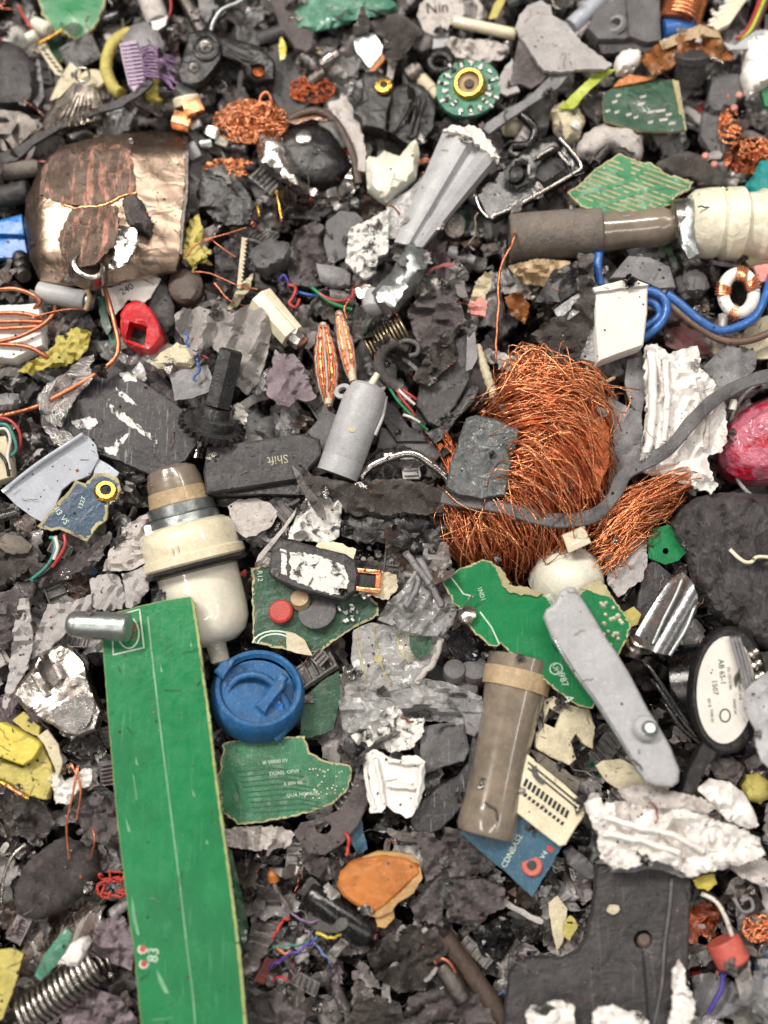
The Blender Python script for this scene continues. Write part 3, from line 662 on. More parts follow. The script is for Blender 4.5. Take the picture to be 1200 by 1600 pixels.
S(tube('comb_strip', '738 -6 30 748 8 34 752 24 32 745 32 26', 5, 'whitedirty', wob=4), 'curled dark and white strip above the glossy cream rod', 'strip')
S(plate('foil_scrap', '695 68 704 58 724 60 768 63 796 74 786 92 762 97 738 94 712 88', 38, 3, 'whitedirty', jag=2, cr=(9, 16), grid=7), 'crumpled white foil above the round board', 'foil')
S(plate('plastic_sheet', '678 42 702 38 700 72 676 76', 28, 5, 'lightgrey', jag=.6), 'small light grey tab below the torn sticker', 'tab')
S(plate('plastic_flake', '763 30 772 6 784 -10 790 0 776 28', 30, 2, 'yellow', jag=.5), 'yellow flake at the top edge above the cream rod', 'flake')
# round board
t = thing('round_circuit_board', 'round teal circuit board with a brass ring at its centre', 'circuit board', 732, 138, 20)
rb = plate('board', ell(732, 137, 51, 44, 40, -.3), 44, 9, ['pcbteal', 'pcbteal'], jag=.5, parent=t, grid=8, g=(.05, .12), foot=2)
lathe('brass_ring', (734, 136, 42), (732, 128, 60), [(0, 25), (.1, 26), (.85, 24), (1, 22), (1, 18), (.4, 17)], 'brass', 30, t, cap=False)
lathe('lens', (733, 132, 46), (733, 131, 50), [(0, 18), (1, 17)], 'tan', 26, t, foot=False)
lathe('lens_core', (733, 131, 50), (733, 130, 53), [(0, 8), (1, 6)], 'brown', 18, t, foot=False)
rr = random.Random(3)
for i in range(64):
    a = i * .37; q = rr.uniform(.6, .96); x = 732 + 51 * q * math.cos(a); y = 137 + 44 * q * math.sin(a)
    block('component', (x, y, HF[rb.name](x, y) + 2), (rr.uniform(5, 9), rr.uniform(3, 5), 4), (0, 0, math.degrees(a) + 90 * (i % 2)), rr.choice(('cleanwhite', 'cleanwhite', 'zinc', 'black')), t, bev=.6, seg=1, foot=False)
t = thing('fin_connector', 'black finned plastic connector holding a gold ring screw', 'connector', 600, 160, 30)
plate('body', '566 114 590 110 613 126 614 150 606 178 604 206 582 200 566 198 562 186 552 178 554 166 564 160', 50, 26, 'black', jag=.3, bev=3, parent=t, foot=2)
plate('wing', '612 138 640 128 664 134 682 160 678 200 660 224 636 226 606 206', 34, 20, 'black', jag=.6, bev=2, parent=t, foot=2)
for i in range(3):
    tube('fin', [(642 - i * 17 + 6, 142, 42), (634 - i * 9, 176, 46), (618 + i * 16 - 4, 206, 40)] if i == 0 else [(650 + i * 8, 148, 44), (640 + i * 8, 180, 46), (628 + i * 10, 214, 38)], 3.2, 'charcoal', t)
lathe('gold_ring', (600, 136, 52), (599, 132, 58), [(0, 14), (.2, 15), (.9, 13), (1, 10), (1, 6), (.3, 5)], 'brass', 22, t, cap=False)
lathe('screw_core', (600, 135, 52), (599.5, 133, 56), [(0, 6), (1, 4)], 'ink', 12, t, foot=False)
S(lump('plastic_chunk', '571 252 576 244 588 246 600 236 624 244 640 224 650 216 656 240 650 276 634 290 616 304 604 316 588 306 574 294', 38, 12, 'milky', jag=.8, bump=(2, 30), dw=16, sharp=30, grid=9), 'milky white broken plastic chunk left of the big grey channel', 'plastic chunk')
S(plate('bent_strip', '512 160 540 150 560 184 572 234 570 268 560 266 546 220 524 190', 36, 4, 'whitedirty', jag=1.5, g=(.1, .05), cr=(4, 20)), 'pale curved strip between the dented dish and the black connector', 'strip')
# dish
t = thing('metal_dish', 'dented metal dish cradling a black dome with a screw', 'metal dish', 480, 250, 10)
plate('shell', '400 206 420 204 442 216 452 252 472 282 500 300 530 290 548 264 554 300 538 306 500 309 470 301 430 276 404 256', 34, 5, 'steel', jag=1, dome=10, dw=12, parent=t, cr=(4, 20), foot=2)
lump('dome', '430 226 440 204 462 192 490 190 516 204 536 232 550 262 526 288 492 294 456 276 438 250', 18, 26, 'black', parent=t, jag=.6, bump=(4, 26), dw=34, foot=2)
lathe('screw', (476, 222, 34), (474, 212, 50), [(0, 15), (.6, 15), (.9, 12), (1, 7)], 'steel', 14, t, ding=.2, foot=False)
tube('rim', '446 188 44 470 176 50 496 172 52 522 186 50 540 214 46 554 250 40 560 286 34', 5.5, 'brown', t, flat=.45)
plate('brown_flap', '446 190 470 176 500 172 520 186 508 190 486 186 462 194', 46, 3, 'brownfilm', jag=.6, parent=t)
# --- big grey channel
t = thing('plastic_channel', 'large light grey channel with a torn white top rim', 'plastic channel', 700, 290, 50)
loft('channel', ['694 201 62 704 199 74 722 203 84 738 211 84 747 219 72 754 227 72 764 236 86 774 246 80 780 250 64', '664 270 54 672 272 64 686 276 70 698 280 70 704 283 60 709 287 60 718 294 70 728 301 66 733 304 54', '616 378 40 622 379 46 630 381 50 638 382 50 642 383 44 646 384 44 652 385 50 660 386 48 664 384 40'], 'lightgrey', 5, t, 10)
FOOT.append((poly('694 201 745 205 779 248 664 384 616 378'), 34, 80))
plate('torn_rim', '692 204 704 196 722 198 740 196 752 202 764 218 782 246 778 254 766 242 752 230 738 216 716 208', 84, 8, 'cleanwhite', jag=2.2, parent=t, cr=(5, 12), grid=6)
S(plate('film_scrap', '604 318 640 296 672 262 664 296 640 344 620 372 604 372', 30, 3, 'film', jag=.8, cr=(4, 24)), 'translucent grey scrap along the left side of the channel', 'film')
S(plate('broken_casting', '546 356 560 350 576 343 594 332 608 328 606 396 590 400 588 425 572 436 560 430 540 410', 42, 8, 'scrapedw', jag=1.5, cr=(8, 16), grid=7), 'white embossed broken casting left of the channel tip', 'casting')
S(plate('plastic_flake', '510 346 530 330 556 332 568 344 548 360 545 400 514 412 506 380', 26, 5, 'midgrey', jag=.8, g=(.1, 0)), 'grey flake left of the white embossed casting', 'flake')
t = thing('broken_casting', 'grey broken casting with a rounded knob below the channel', 'casting', 610, 450, 30)
plate('body', '590 446 612 424 630 392 640 372 652 384 668 392 666 424 648 452 626 478 608 496 592 480 576 462', 46, 16, 'zinc', jag=1, dome=12, dw=22, cr=(7, 22), parent=t, foot=2)
lathe('knob', (588, 462, 26), (582, 488, 34), [(0, 20), (.5, 20), (.85, 16), (1, 9)], 'lightgrey', 22, t, ding=.1)
plate('cup', '494 412 514 414 540 420 548 428 546 446 520 448 500 440', 30, 10, 'grey', jag=.6, dome=8, dw=14, parent=t, foot=2)
plate('spur', '553 452 572 442 590 452 582 470 560 466', 34, 8, 'whitemetal', jag=1, parent=t, cr=(4, 10))
# --- black frame
t = thing('plastic_window', 'glossy black plastic frame with a bright silver rim', 'bezel', 825, 280, 30)
fr_ = plate('frame', '742 302 750 286 832 224 862 211 872 216 894 240 912 262 906 272 846 304 774 345 758 336', 48, 12, 'blackgloss', jag=.3, bev=3, parent=t, holes=['846 250 874 234 892 258 850 284 836 276', '800 262 822 256 828 284 806 294 794 282'], g=(.05, .02), foot=2)
plate('floor', '752 300 834 236 866 220 898 256 846 294 776 334', 34, 6, 'black', jag=.3, parent=t)
tube('rim', '764 340 48 800 325 51 850 298 53 898 270 54 908 260 54 896 240 56 874 216 56', 3.4, 'steel', t)
tube('rim', '742 304 46 750 326 46 762 340 47', 2.6, 'steel', t)
tube('glint_rib', '838 246 54 852 238 54 864 232 54', 3, 'steel', t); tube('glint_rib', '872 238 54 880 248 54 890 258 54', 3, 'steel', t)
lathe('boss', (806, 276, 32), (804, 270, 44), [(0, 16), (.8, 14), (1, 10)], 'black', 18, t, ding=.2)
S(plate('round_badge', ell(710, 352, 18, 21, 22), 22, 4, 'steeldark', jag=.3, bev=1.5), 'small oval silver badge right of the channel', 'badge')
bd = bpy.data.objects['round_badge']
ribbon(bd, 'engraving', [[(710 + 9 * math.cos(a), 352 + 11 * math.sin(a)) for a in [i * .5 for i in range(10)]], '704 346 712 352 706 358 716 360'], 2, 'keyprint', lift=1)
S(lump('copper_lump', '694 366 720 378 742 372 746 356 752 380 730 392 702 388', 8, 8, 'brown'), 'rust brown lump under the oval silver badge', 'lump')
t = thing('bent_rod', 'blue grey flat bar reaching up to the light grey flake', 'bar', 800, 175, 50)
plate('bar', '755 202 760 192 790 172 826 152 866 112 890 116 872 138 836 160 800 184 764 210', 52, 7, 'grey', jag=.4, parent=t, bev=1, bump=(2, 40), foot=2)
# --- top right
S(plate('foam_flake', '806 44 812 22 824 8 846 0 860 8 863 24 885 35 905 62 936 86 957 100 946 108 905 108 876 112 850 110 836 92 816 62', 62, 7, 'foamgrey', jag=1.6, bump=(4, 40), grid=9), 'large pale grey foam flake with ragged edge at the top', 'foam flake')
S(plate('foam_flake', '811 60 836 92 862 111 846 128 830 138 812 130 798 134 802 96', 50, 5, 'felt2', jag=1.2, bump=(3, 30)), 'darker brown grey flake tucked under the pale foam flake', 'foam flake')
S(plate('foam_flake', '780 118 800 90 806 130 812 142 792 150 778 142', 46, 5, 'foamgrey', jag=2), 'pale torn flake right of the round board', 'foam flake')
S(lathe('clear_tube', (892, 42, 36), (948, -14, 40), [(0, 13), (1, 13)], 'bluefilm', 20), 'translucent blue grey tube right of the pale foam flake', 'tube')
S(tube('ring_piece', '862 -8 36 866 10 38 876 14 38 886 4 36 886 -10 34', 4, 'steeldark'), 'dark metal hook at the top edge', 'hook')
t = thing('plastic_socket', 'dark grey square socket with a round opening', 'socket', 975, 45, 24)
plate('body', '918 44 930 14 968 -4 980 -14 1030 -14 1033 64 1010 68 984 58 976 62 934 62', 46, 22, 'midgrey', jag=.4, bev=2, parent=t, foot=2)
lathe('opening', (963, 40, 44), (961, 36, 50), [(0, 16), (.3, 17), (1, 14), (1, 9), (-.5, 8)], 'grey', 22, t, cap=False, foot=False)
lathe('hole', (963, 38, 44), (963, 37.5, 46.6), [(0, 9), (1, 9)], 'ink', 18, t, foot=False)
plate('base', '934 64 980 62 1030 68 1026 84 980 80 940 84', 36, 12, 'charcoal', jag=.4, parent=t)
plate('seam', '976 0 980 0 984 58 980 60', 46.8, 1, 'black', jag=0, parent=t, foot=False)
t = thing('copper_coil', 'orange copper winding on a blue former at the top right', 'coil', 1068, 30, 30)
lathe('former', (1036, 50, 30), (1082, 44, 30), [(0, 18), (1, 18)], 'bluewire', 20, t)
lathe('core', (1054, 40, 30), (1074, -16, 34), [(0, 28), (1, 30)], 'copperdark', 20, t)
coil('winding', (1060, 38, 32), (1076, -14, 36), 31, 2.6, 9, 'copper', t)
t = thing('comb_connector', 'white comb connector with slanted teeth at the top right', 'connector', 1135, 25, 40)
plate('bar', '1108 34 1152 -14 1176 -14 1140 38 1120 48', 46, 10, 'cream', jag=.4, parent=t, bev=1, foot=2)
for i in range(6): plate('tooth', [(1100 + i * 8, 40 - i * 10), (1114 + i * 8, 36 - i * 10), (1115 + i * 8, 40 - i * 10), (1101 + i * 8, 44 - i * 10)], 47, 6, 'cleanwhite', jag=0, parent=t, foot=False)
for i, (m, l) in enumerate((('redwire', 'red wire in the bundle at the top right corner'), ('limewire', 'yellow green wire in the bundle at the top right corner'), ('darkred', 'dark red wire in the bundle at the top right corner'))):
    S(tube('wire', [(1150 + i * 5, 62 - (i == 2) * 6, 44), (1166 + i * 6, 48, 50), (1180 + i * 6, 20, 50), (1192 + i * 7, -12, 46)], 3.2, m), l, 'wire')
t = thing('amber_foil', 'crumpled amber foil strip with shiny folds at the top right', 'foil', 1080, 75, 40)
plate('foil', '1006 100 1000 90 1030 66 1058 54 1090 38 1106 40 1124 50 1128 62 1144 70 1146 92 1120 96 1106 88 1076 78 1052 104 1022 121', 50, 2, 'brownfilm', jag=1.2, cr=(13, 22), grid=7, parent=t, foot=2)
plate('foil', '1030 64 1058 52 1094 38 1122 50 1128 60 1098 56 1066 66 1036 78', 60, 2, 'tan', jag=1, cr=(6, 18), grid=7, parent=t)
t = thing('audio_jack', 'dark grey cylindrical plug below the amber foil', 'plug', 1078, 105, 30)
lathe('body', (1074, 130, 26), (1081, 84, 62), [(0, 23), (.7, 25), (.72, 26), (.95, 26), (1, 23)], 'charcoal', 26, t, ding=.04)
tube('pin', '1090 68 64 1093 60 68', 5, 'whitedirty', t)
tube('lead', '1102 88 60 1116 92 60 1130 98 56', 2.2, 'foil', t)
S(lump('foam_lump', '960 96 970 82 984 76 1000 79 1003 92 990 108 966 112', 52, 9, 'white', bump=(2, 12)), 'small smooth white lump at the tip of the foam flake', 'lump')
t = thing('curved_circuit_board', 'dark green curved board with cream edge and copper top', 'circuit board', 1005, 160, 30)
plate('board', '942 158 946 144 960 136 984 128 1020 122 1051 125 1058 150 1066 180 1070 202 1048 206 1000 204 944 188', 44, 6, ['pcbdark', 'fibre'], jag=.8, bump=(4, 60), parent=t, g=(0, .1), foot=2)
plate('edge_strip', '1051 124 1060 126 1066 160 1073 203 1066 204 1058 160', 46, 6, 'fibre', jag=.8, parent=t)
plate('copper_layer', '958 136 966 126 984 116 1004 120 1026 122 1000 128 980 132', 45, 4, 'orange', jag=.8, parent=t)
cb = bpy.data.objects['board.001'] if 'board.001' in bpy.data.objects else bpy.data.objects['board']
for i, (x, y, w_) in enumerate(((962, 148, 9), (956, 158, 9), (1000, 150, 10), (996, 161, 12), (946, 172, 8), (960, 174, 8), (978, 178, 9), (1010, 174, 14), (1024, 172, 16), (1040, 178, 10), (1030, 186, 14), (1044, 192, 12), (990, 182, 8), (1012, 190, 9))):
    mark(t, 'solder_mark', [(x, y), (x + w_, y - 2), (x + w_ - 1, y + 2), (x + 1, y + 4)], 'whitedirty', on=cb, grid=5)
S(plate('plastic_plate', '1106 160 1111 119 1154 115 1160 140 1142 178 1132 240 1112 242 1094 212 1098 172', 34, 14, 'midgrey', jag=.8, bev=2, warp=lambda x, y: -10 if y > 172 else 0), 'dark grey stepped plate right of the curved green board', 'plastic plate')
S(lump('foam_block', '1158 62 1178 52 1214 46 1214 128 1190 136 1172 148 1160 122 1164 90', 40, 14, 'white', sd=8), 'white porous block at the right edge', 'foam block')
S(plate('plastic_sheet', '1130 66 1150 70 1180 48 1196 46 1170 76 1140 78', 52, 3, 'lightgrey', jag=.8), 'pale sheet corner between the amber foil and the white porous block', 'sheet')
S(plate('plastic_chip', '1188 136 1214 130 1214 168 1196 166', 34, 8, 'pcb', jag=1), 'teal green chip at the right edge under the white block', 'chip')
S(lump('plastic_crumple', '1162 292 1180 272 1186 252 1214 246 1214 338 1190 322 1176 308', 26, 14, 'teal', sharp=25, bump=(7, 14)), 'turquoise crumpled plastic at the right edge', 'plastic')
for i, (c, rx, ry, l) in enumerate((((1140, 200, 26), 14, 26, 'copper tangle right of the grey stepped plate'), ((1180, 232, 20), 26, 14, 'copper tangle at the right edge above the turquoise plastic'), ((1172, 255, 14), 24, 14, 'darker copper tangle above the turquoise plastic'))):
    S(tangle('copper_tangle', c, rx, ry, 16, 34, 1.5, 'copper' if i < 2 else 'copperdark', seed=20 + i), l, 'copper wire')
for i, (x, y) in enumerate(((1147, 170), (1155, 150), (1102, 245), (1116, 258))):
    S(lathe('rivet_dot', (x, y, 30), (x, y - 2, 38), [(0, 5.5), (.7, 5.5), (1, 3.5)], 'pink', 12, ding=.3), ('pink round cap upper one beside the grey stepped plate', 'small pink round cap under the white porous block', 'pink round cap left of the dark grey cloth tip', 'pink round cap lowest on the dark grey cloth')[i], 'cap')
S(lump('fabric_scrap', '1014 262 1040 246 1074 236 1104 244 1128 264 1138 286 1122 294 1090 288 1056 276', 24, 10, 'felt', sd=4), 'dark grey cloth scrap behind the striped board', 'fabric')
S(lump('foam_rock', '902 226 914 208 930 198 950 192 985 194 1004 214 1006 236 1000 254 980 240 952 232 930 246 904 244', 30, 22, 'whitedirty', sd=9), 'rounded white stone like lump above the striped board', 'lump')
S(lathe('black_tube', (924, 262, 34), (950, 232, 40), [(0, 9), (1, 9)], 'black', 16), 'short black tube in front of the white lump', 'tube')
t = thing('striped_circuit_board', 'torn green board printed with cream diagonal stripes', 'circuit board', 980, 295, 40)
sb = plate('board', '886 300 904 290 922 272 940 256 962 242 974 240 996 252 1018 254 1044 272 1084 284 1078 294 1052 310 1040 324 1020 336 986 346 966 338 946 342 924 326 908 322', 58, 5, ['pcb', 'fibre'], jag=2.2, rim=2.5, bump=(3, 40), parent=t, foot=2)
SB = [(p[0], p[1]) for p in poly('892 300 924 274 962 246 974 244 1018 258 1044 276 1078 286 1050 306 1018 332 986 342 966 334 930 324')]
def clip_line(x0, y0, dx, dy, Pg, L=200):
    seg = []; cur = None
    for i in range(int(L)):
        x, y = x0 + dx * i, y0 + dy * i; ok = inside(x, y, Pg) and nz(x / 22, y / 22, 4) > -.28
        if ok and cur is None: cur = (x, y)
        if not ok and cur is not None:
            if math.hypot(x - cur[0], y - cur[1]) > 8: seg.append([cur, (x, y)])
            cur = None
    return seg
segs = []
for j in range(19): segs += clip_line(880 - j * 2, 215 + j * 7.5, .94, .34, SB, 230)
ribbon(t, 'printed_stripes', segs, 3.0, 'fibre', on=sb)
ribbon(t, 'solder_mask', ['896 306 935 296 985 282 1010 262', '925 330 975 306 1040 290', '946 262 990 280'], 6, 'pcb', on=sb, lift=1.0)
# --- battery like cylinder with cream ribbed end
t = thing('filter_cartridge', 'lying brown grey tube with metal ring and cream ribbed end', 'filter', 1000, 365, 30)
lathe('rough_tube', (796, 372, 26), (938, 362, 34), [(0, 34), (.02, 37), (.98, 38), (1, 36)], 'tubegrey', 30, t, ding=.08)
lathe('smooth_neck', (930, 364, 34), (1058, 352, 42), [(0, 32), (.5, 29), (.62, 30), (.8, 31), (.95, 24), (1, 22)], 'tubebrown', 30, t)
lathe('metal_ring', (1046, 352, 42), (1082, 347, 44), [(0, 34), (.1, 38), (.8, 38), (1, 35)], 'steel', 30, t)
lathe('ribbed_end', (1074, 348, 44), (1215, 352, 44), [(0, 42), (.06, 50), (.2, 54), (.3, 55), (.36, 50), (.42, 56), (.56, 57), (.62, 48), (.75, 50), (.8, 55), (1, 52)], 'creamwhite', 44, t, ding=.75, ds=26, sharp=24)
plate('clip', '1066 320 1084 306 1092 330 1084 366 1092 396 1076 404 1062 380', 78, 6, 'zinc', jag=1, parent=t, dome=5, dw=8)
plate('flange', '1092 300 1130 292 1165 310 1160 322 1110 318', 88, 8, 'cream', jag=1.5, parent=t, dome=5, dw=8)
S(plate('film_strip', '872 168 884 158 902 140 926 118 946 108 962 108 940 124 916 146 896 170', 46, 3, 'limewire', jag=1, cr=(4, 14)), 'yellow green film strip below the pale foam flake', 'film')
S(lump('glass_piece', '862 170 880 156 900 164 914 186 906 214 888 220 868 202', 26, 10, 'creamdirty', bump=(6, 12), sharp=30), 'shiny glassy lump left of the curved green board', 'glass')
S(tube('plastic_cable', '812 178 40 826 190 42 836 206 40 826 226 36 800 230 32', 8, 'blackgloss'), 'glossy black bent cable above the black frame', 'cable')
S(lump('plastic_nugget', '782 190 806 178 816 196 808 206 790 206', 24, 8, 'creamdirty'), 'small beige nugget between the channel rim and the black cable', 'nugget')
S(lathe('white_plug', (898, 200, 40), (904, 190, 46), [(0, 9), (.6, 9), (1, 6)], 'cleanwhite', 14), 'tiny bright white plug above the white lump', 'plug')
# ------------------------------------------------------------------ middle band, left
t = thing('ceramic_block', 'white ceramic block wound with thick copper wire at the left edge', 'ceramic block', 30, 515, 30)
plate('block', '-14 478 30 476 60 474 66 498 68 540 46 550 22 562 -14 560', 40, 24, 'white', jag=1, parent=t, bev=3, foot=2)
for q in ('-12 490 46 30 489 48 68 497 46', '-12 503 46 30 502 48 66 503 44', '-12 514 46 30 512 48 64 510 46', '-12 536 48 30 526 52 66 508 52 84 490 48 86 480 42', '-12 537 46 40 541 47 66 553 42 78 562 34', '-12 454 46 20 451 50 46 458 50 62 470 46 56 480 40 50 486 32'):
    tube('winding', q, 3.6, 'copperwire', t)
tube('fine_wire', '50 496 52 80 488 54 110 483 50 140 484 40', 1.4, 'copperwire', t)
S(plate('yellow_foil', '26 580 46 566 66 554 84 540 86 526 104 522 112 512 130 514 142 520 138 540 124 560 104 572 72 574 50 586', 34, 3, 'yellow', jag=2, cr=(10, 16), grid=6), 'crumpled yellow foil right of the copper wound ceramic block', 'foil')
t = thing('grey_cylinder', 'small light grey cylinder with a brown wire band', 'cylinder', 100, 466, 34)
lathe('body', (61, 455, 34), (134, 470, 36), [(0, 15), (.05, 16), (.95, 16), (1, 14)], 'lightgrey', 24, t)
tube('band', '136 452 44 140 465 52 134 484 44', 4, 'tan', t)
lathe('cap', (136, 470, 34), (150, 474, 34), [(0, 12), (.7, 13), (1, 9)], 'zinc', 18, t)
for i in range(3): lathe('plated_collar' if False else 'bolt', (30 + i, 400 + i * 11, 12), (36 + i, 410 + i * 11, 20), [(0, 11), (.4, 13), (1, 11)], 'steeldark', 14).__setitem__('label', ('topmost of three stacked dark bolt collars left of the pewter plate', 'middle of three stacked dark bolt collars left of the pewter plate', 'lowest of three stacked dark bolt collars left of the pewter plate')[i])
for o in [o for o in bpy.data.objects if o.name.split('.')[0] == 'bolt']: o['category'] = 'bolt'
S(tube('copper_wire', '164 452 56 172 478 60 180 510 62 185 540 62 178 562 62 150 584 60 110 608 58 60 634 52 20 646 44 -14 652 38', 3.9, 'copperwire', k=8), 'thick bent copper wire running from the pewter plate to the left edge', 'copper wire')
t = thing('paper_label', 'torn white paper label marked 240 behind the red tube', 'label', 200, 455, 28)
lb = plate('paper', '158 452 178 448 214 436 238 430 252 436 238 460 226 472 200 468 186 486 174 498 166 478', 34, 2, 'white', jag=1.5, parent=t, foot=2, bump=(1, 40))
text(t, '240', 198, 452, 15, -32, 'ink', on=lb)
S(plate('black_disc', '226 444 250 434 262 446 272 480 272 510 258 520 244 500 232 478', 24, 10, 'charcoal', jag=.6, dome=5, dw=10), 'dark curved disc right of the red tube', 'disc')
t = thing('red_plastic_tube', 'bright red square plastic tube with a dark opening', 'plastic tube', 218, 515, 30)
plate('shell', '188 492 196 476 212 470 228 474 240 490 250 508 253 524 242 540 232 549 214 545 196 536 188 520', 62, 34, 'red', jag=1, parent=t, bev=3, holes=['202 502 230 510 226 540 196 530'], foot=2, warp=lambda x, y: 10 - .22 * (y - 470))
plate('opening', '200 498 234 508 230 544 192 534', 34, 4, 'ink', jag=0, parent=t)
S(plate('plastic_piece', '152 464 164 462 168 490 174 512 168 524 158 506', 36, 5, 'pcbdark', jag=1), 'narrow green scrap left of the paper label', 'scrap')
S(plate('circuit_board', '170 524 186 512 190 540 176 548', 24, 4, 'pcbteal'), 'tiny teal board chip left of the red tube', 'chip')
# big dark plate and foil
t = thing('scratched_plate', 'large charcoal plate with white scratches left of the black gear', 'plate', 200, 650, 20)
sp = plate('plate', '146 570 178 570 210 588 262 622 304 652 308 694 290 720 238 744 190 722 140 706 108 700 90 690 64 664 62 632 100 600', 40, 12, 'charscr', jag=1, parent=t, bev=1.5, bump=(3, 60), foot=2)
for q in ('186 584 200 580 216 588 214 596 196 596', '172 632 196 648 220 666 240 684 246 694 228 682 200 664 176 646', '180 606 200 618 214 634 206 634 188 618', '162 700 178 694 190 684 200 676 196 690 184 698 182 712 168 708', '112 660 140 650 154 660 142 670 124 672'):
    mark(t, 'scratch', q, 'scrapedw', on=sp, grid=5, jag=2.5)
S(plate('foil_sheet', '58 620 72 602 100 584 128 560 146 552 148 562 136 576 150 578 140 600 120 618 108 640 96 668 74 660 60 640', 54, 2, 'foil', jag=2, cr=(12, 18), grid=6), 'crumpled silver foil on the left end of the charcoal plate', 'foil')
S(plate('foil_scrap', '64 664 90 668 110 676 118 692 100 700 82 690', 46, 2, 'foil', jag=2, cr=(6, 12), grid=6), 'small shiny foil scrap at the lower left of the charcoal plate', 'foil')
# grey pyramid foam + beige
S(plate('crumpled_sheet', '272 494 286 480 300 484 312 478 330 486 344 478 362 490 380 480 400 470 414 486 424 516 418 556 404 596 386 618 366 600 352 560 330 540 316 548 300 560 286 528 274 514', 50, 4, 'paperygrey', jag=1.5, cr=(7, 34), grid=7, sharp=24, fold=(0.35, 42, 11)), 'crumpled translucent grey sheet with sharp peaks above the black gear', 'sheet')
S(plate('plastic_sheet', '204 582 224 556 262 536 274 540 268 556 240 572 226 596', 32, 3, 'film', jag=1, cr=(4, 20)), 'clear sheet wedge right below the red tube', 'film')
S(lump('broken_resin', '236 568 250 552 276 536 300 542 312 556 298 574 270 570 248 578', 44, 8, 'creamdirty', sd=3, sharp=30), 'broken beige resin chunk under the grey crumpled sheet', 'resin')
S(plate('plastic_sheet', '264 584 290 576 324 570 332 590 328 612 300 622 274 626', 40, 4, 'grey', jag=1), 'smooth grey sheet scrap left of the black gear shaft', 'sheet')
for i, (q, m, r_) in enumerate((('288 518 56 294 526 58 290 536 56 296 542 54', 'bluewire', 1.8), ('312 552 56 308 566 58 312 578 56 302 590 54 306 596 52', 'bluewire', 2), ('300 528 50 316 540 52 312 552 50 326 560 48', 'redmatte', 1.6))):
    S(tube('thread', q, r_, m, wob=2), ('short blue thread on the peaked grey sheet', 'twisted blue thread left of the black gear shaft', 'brick red thread between the two blue threads')[i], 'thread')
# gear
t = thing('gear_shaft', 'black plastic gear with a tall hexagonal shaft', 'gear', 333, 668, 30)
lathe('shaft', (340, 636, 66), (362, 546, 92), [(0, 22), (.96, 21), (1, 17)], 'gearblack', 6, t, rot=.3)
lathe('collar', (331, 668, 48), (340, 634, 68), [(0, 35), (.5, 34), (.62, 27), (1, 23)], 'gearblack', 30, t)
lathe('gear_disc', (330, 672, 42), (333, 661, 50), [(0, 44), (.1, 46), (.9, 46), (1, 43)], 'gearblack', 40, t)
for i in range(24):
    a = i * 2 * math.pi / 24; A_, B_ = W(330, 672, 42), W(333, 661, 50); ax = (B_ - A_).normalized(); u_, v_ = fr(ax); c_ = A_ + (B_ - A_) * .5 + (u_ * math.cos(a) + v_ * math.sin(a)) * 48 * SCL(330, 672, 42)
    tt = (u_ * -math.sin(a) + v_ * math.cos(a)); rd = (u_ * math.cos(a) + v_ * math.sin(a)); vv = []
    for h_ in (-5, 5):
        for rr_, ww_ in ((-4, 3.4), (5, 2.0)):
            for sg in (-1, 1): vv.append(c_ + ax * h_ + rd * rr_ + tt * ww_ * sg)
    emit('tooth', vv, [(0, 1, 3, 2), (4, 6, 7, 5), (0, 2, 6, 4), (1, 5, 7, 3), (2, 3, 7, 6), (0, 4, 5, 1)], 'gearblack', t, smooth=False)
S(tag(lathe('screw', (312, 690, 28), (308, 716, 24), [(0, 12), (.3, 12), (.32, 9), (.6, 11), (.65, 8), (1, 10)], 'steel', 14), 'x', 'screw'), 'shiny stub of a screw under the left side of the gear', 'screw')
# clear box and blue board
t = thing('clear_tray', 'translucent bluish plastic tray corner left of the cream filter', 'plastic tray', 95, 745, 30)
plate('panel', '6 770 60 726 112 690 132 680 140 684 150 696 154 716 140 742 128 748 112 752 96 766 84 796 66 816 48 806 26 790', 52, 5, 'bluefilm', jag=.4, parent=t, warp=lambda x, y: (y - 740) * -.12, foot=2)
tube('rim', '4 768 52 60 724 60 130 678 66', 3.5, 'bluefilm', t)
plate('tab', '152 716 170 726 186 738 180 746 164 742 146 742', 50, 5, 'bluefilm', jag=.4, parent=t)
t = thing('circuit_board', 'dark blue circuit board with cream edge and brass hole', 'circuit board', 125, 790, 40)
bb = plate('board', '58 822 78 800 96 778 112 762 118 750 134 756 148 740 164 739 182 746 190 766 182 780 170 778 166 812 150 826 136 846 118 838 92 826 80 830', 56, 6, ['pcbblue', 'fibre'], jag=1.4, rim=4, parent=t, foot=2)
lathe('brass_hole', (166, 768, 54), (165, 765, 61), [(0, 18), (.5, 19), (1, 15), (1, 9), (.2, 7)], 'brass', 24, t, cap=False, foot=False)
lathe('hole', (166, 768, 58), (166, 767.7, 59), [(0, 9), (1, 9)], 'ink', 18, t, foot=False)
text(t, 'II3 VS', 96, 806, 13, 55, 'silk', on=bb, flip=False); text(t, '1327', 128, 786, 10, -70, 'silk', on=bb)
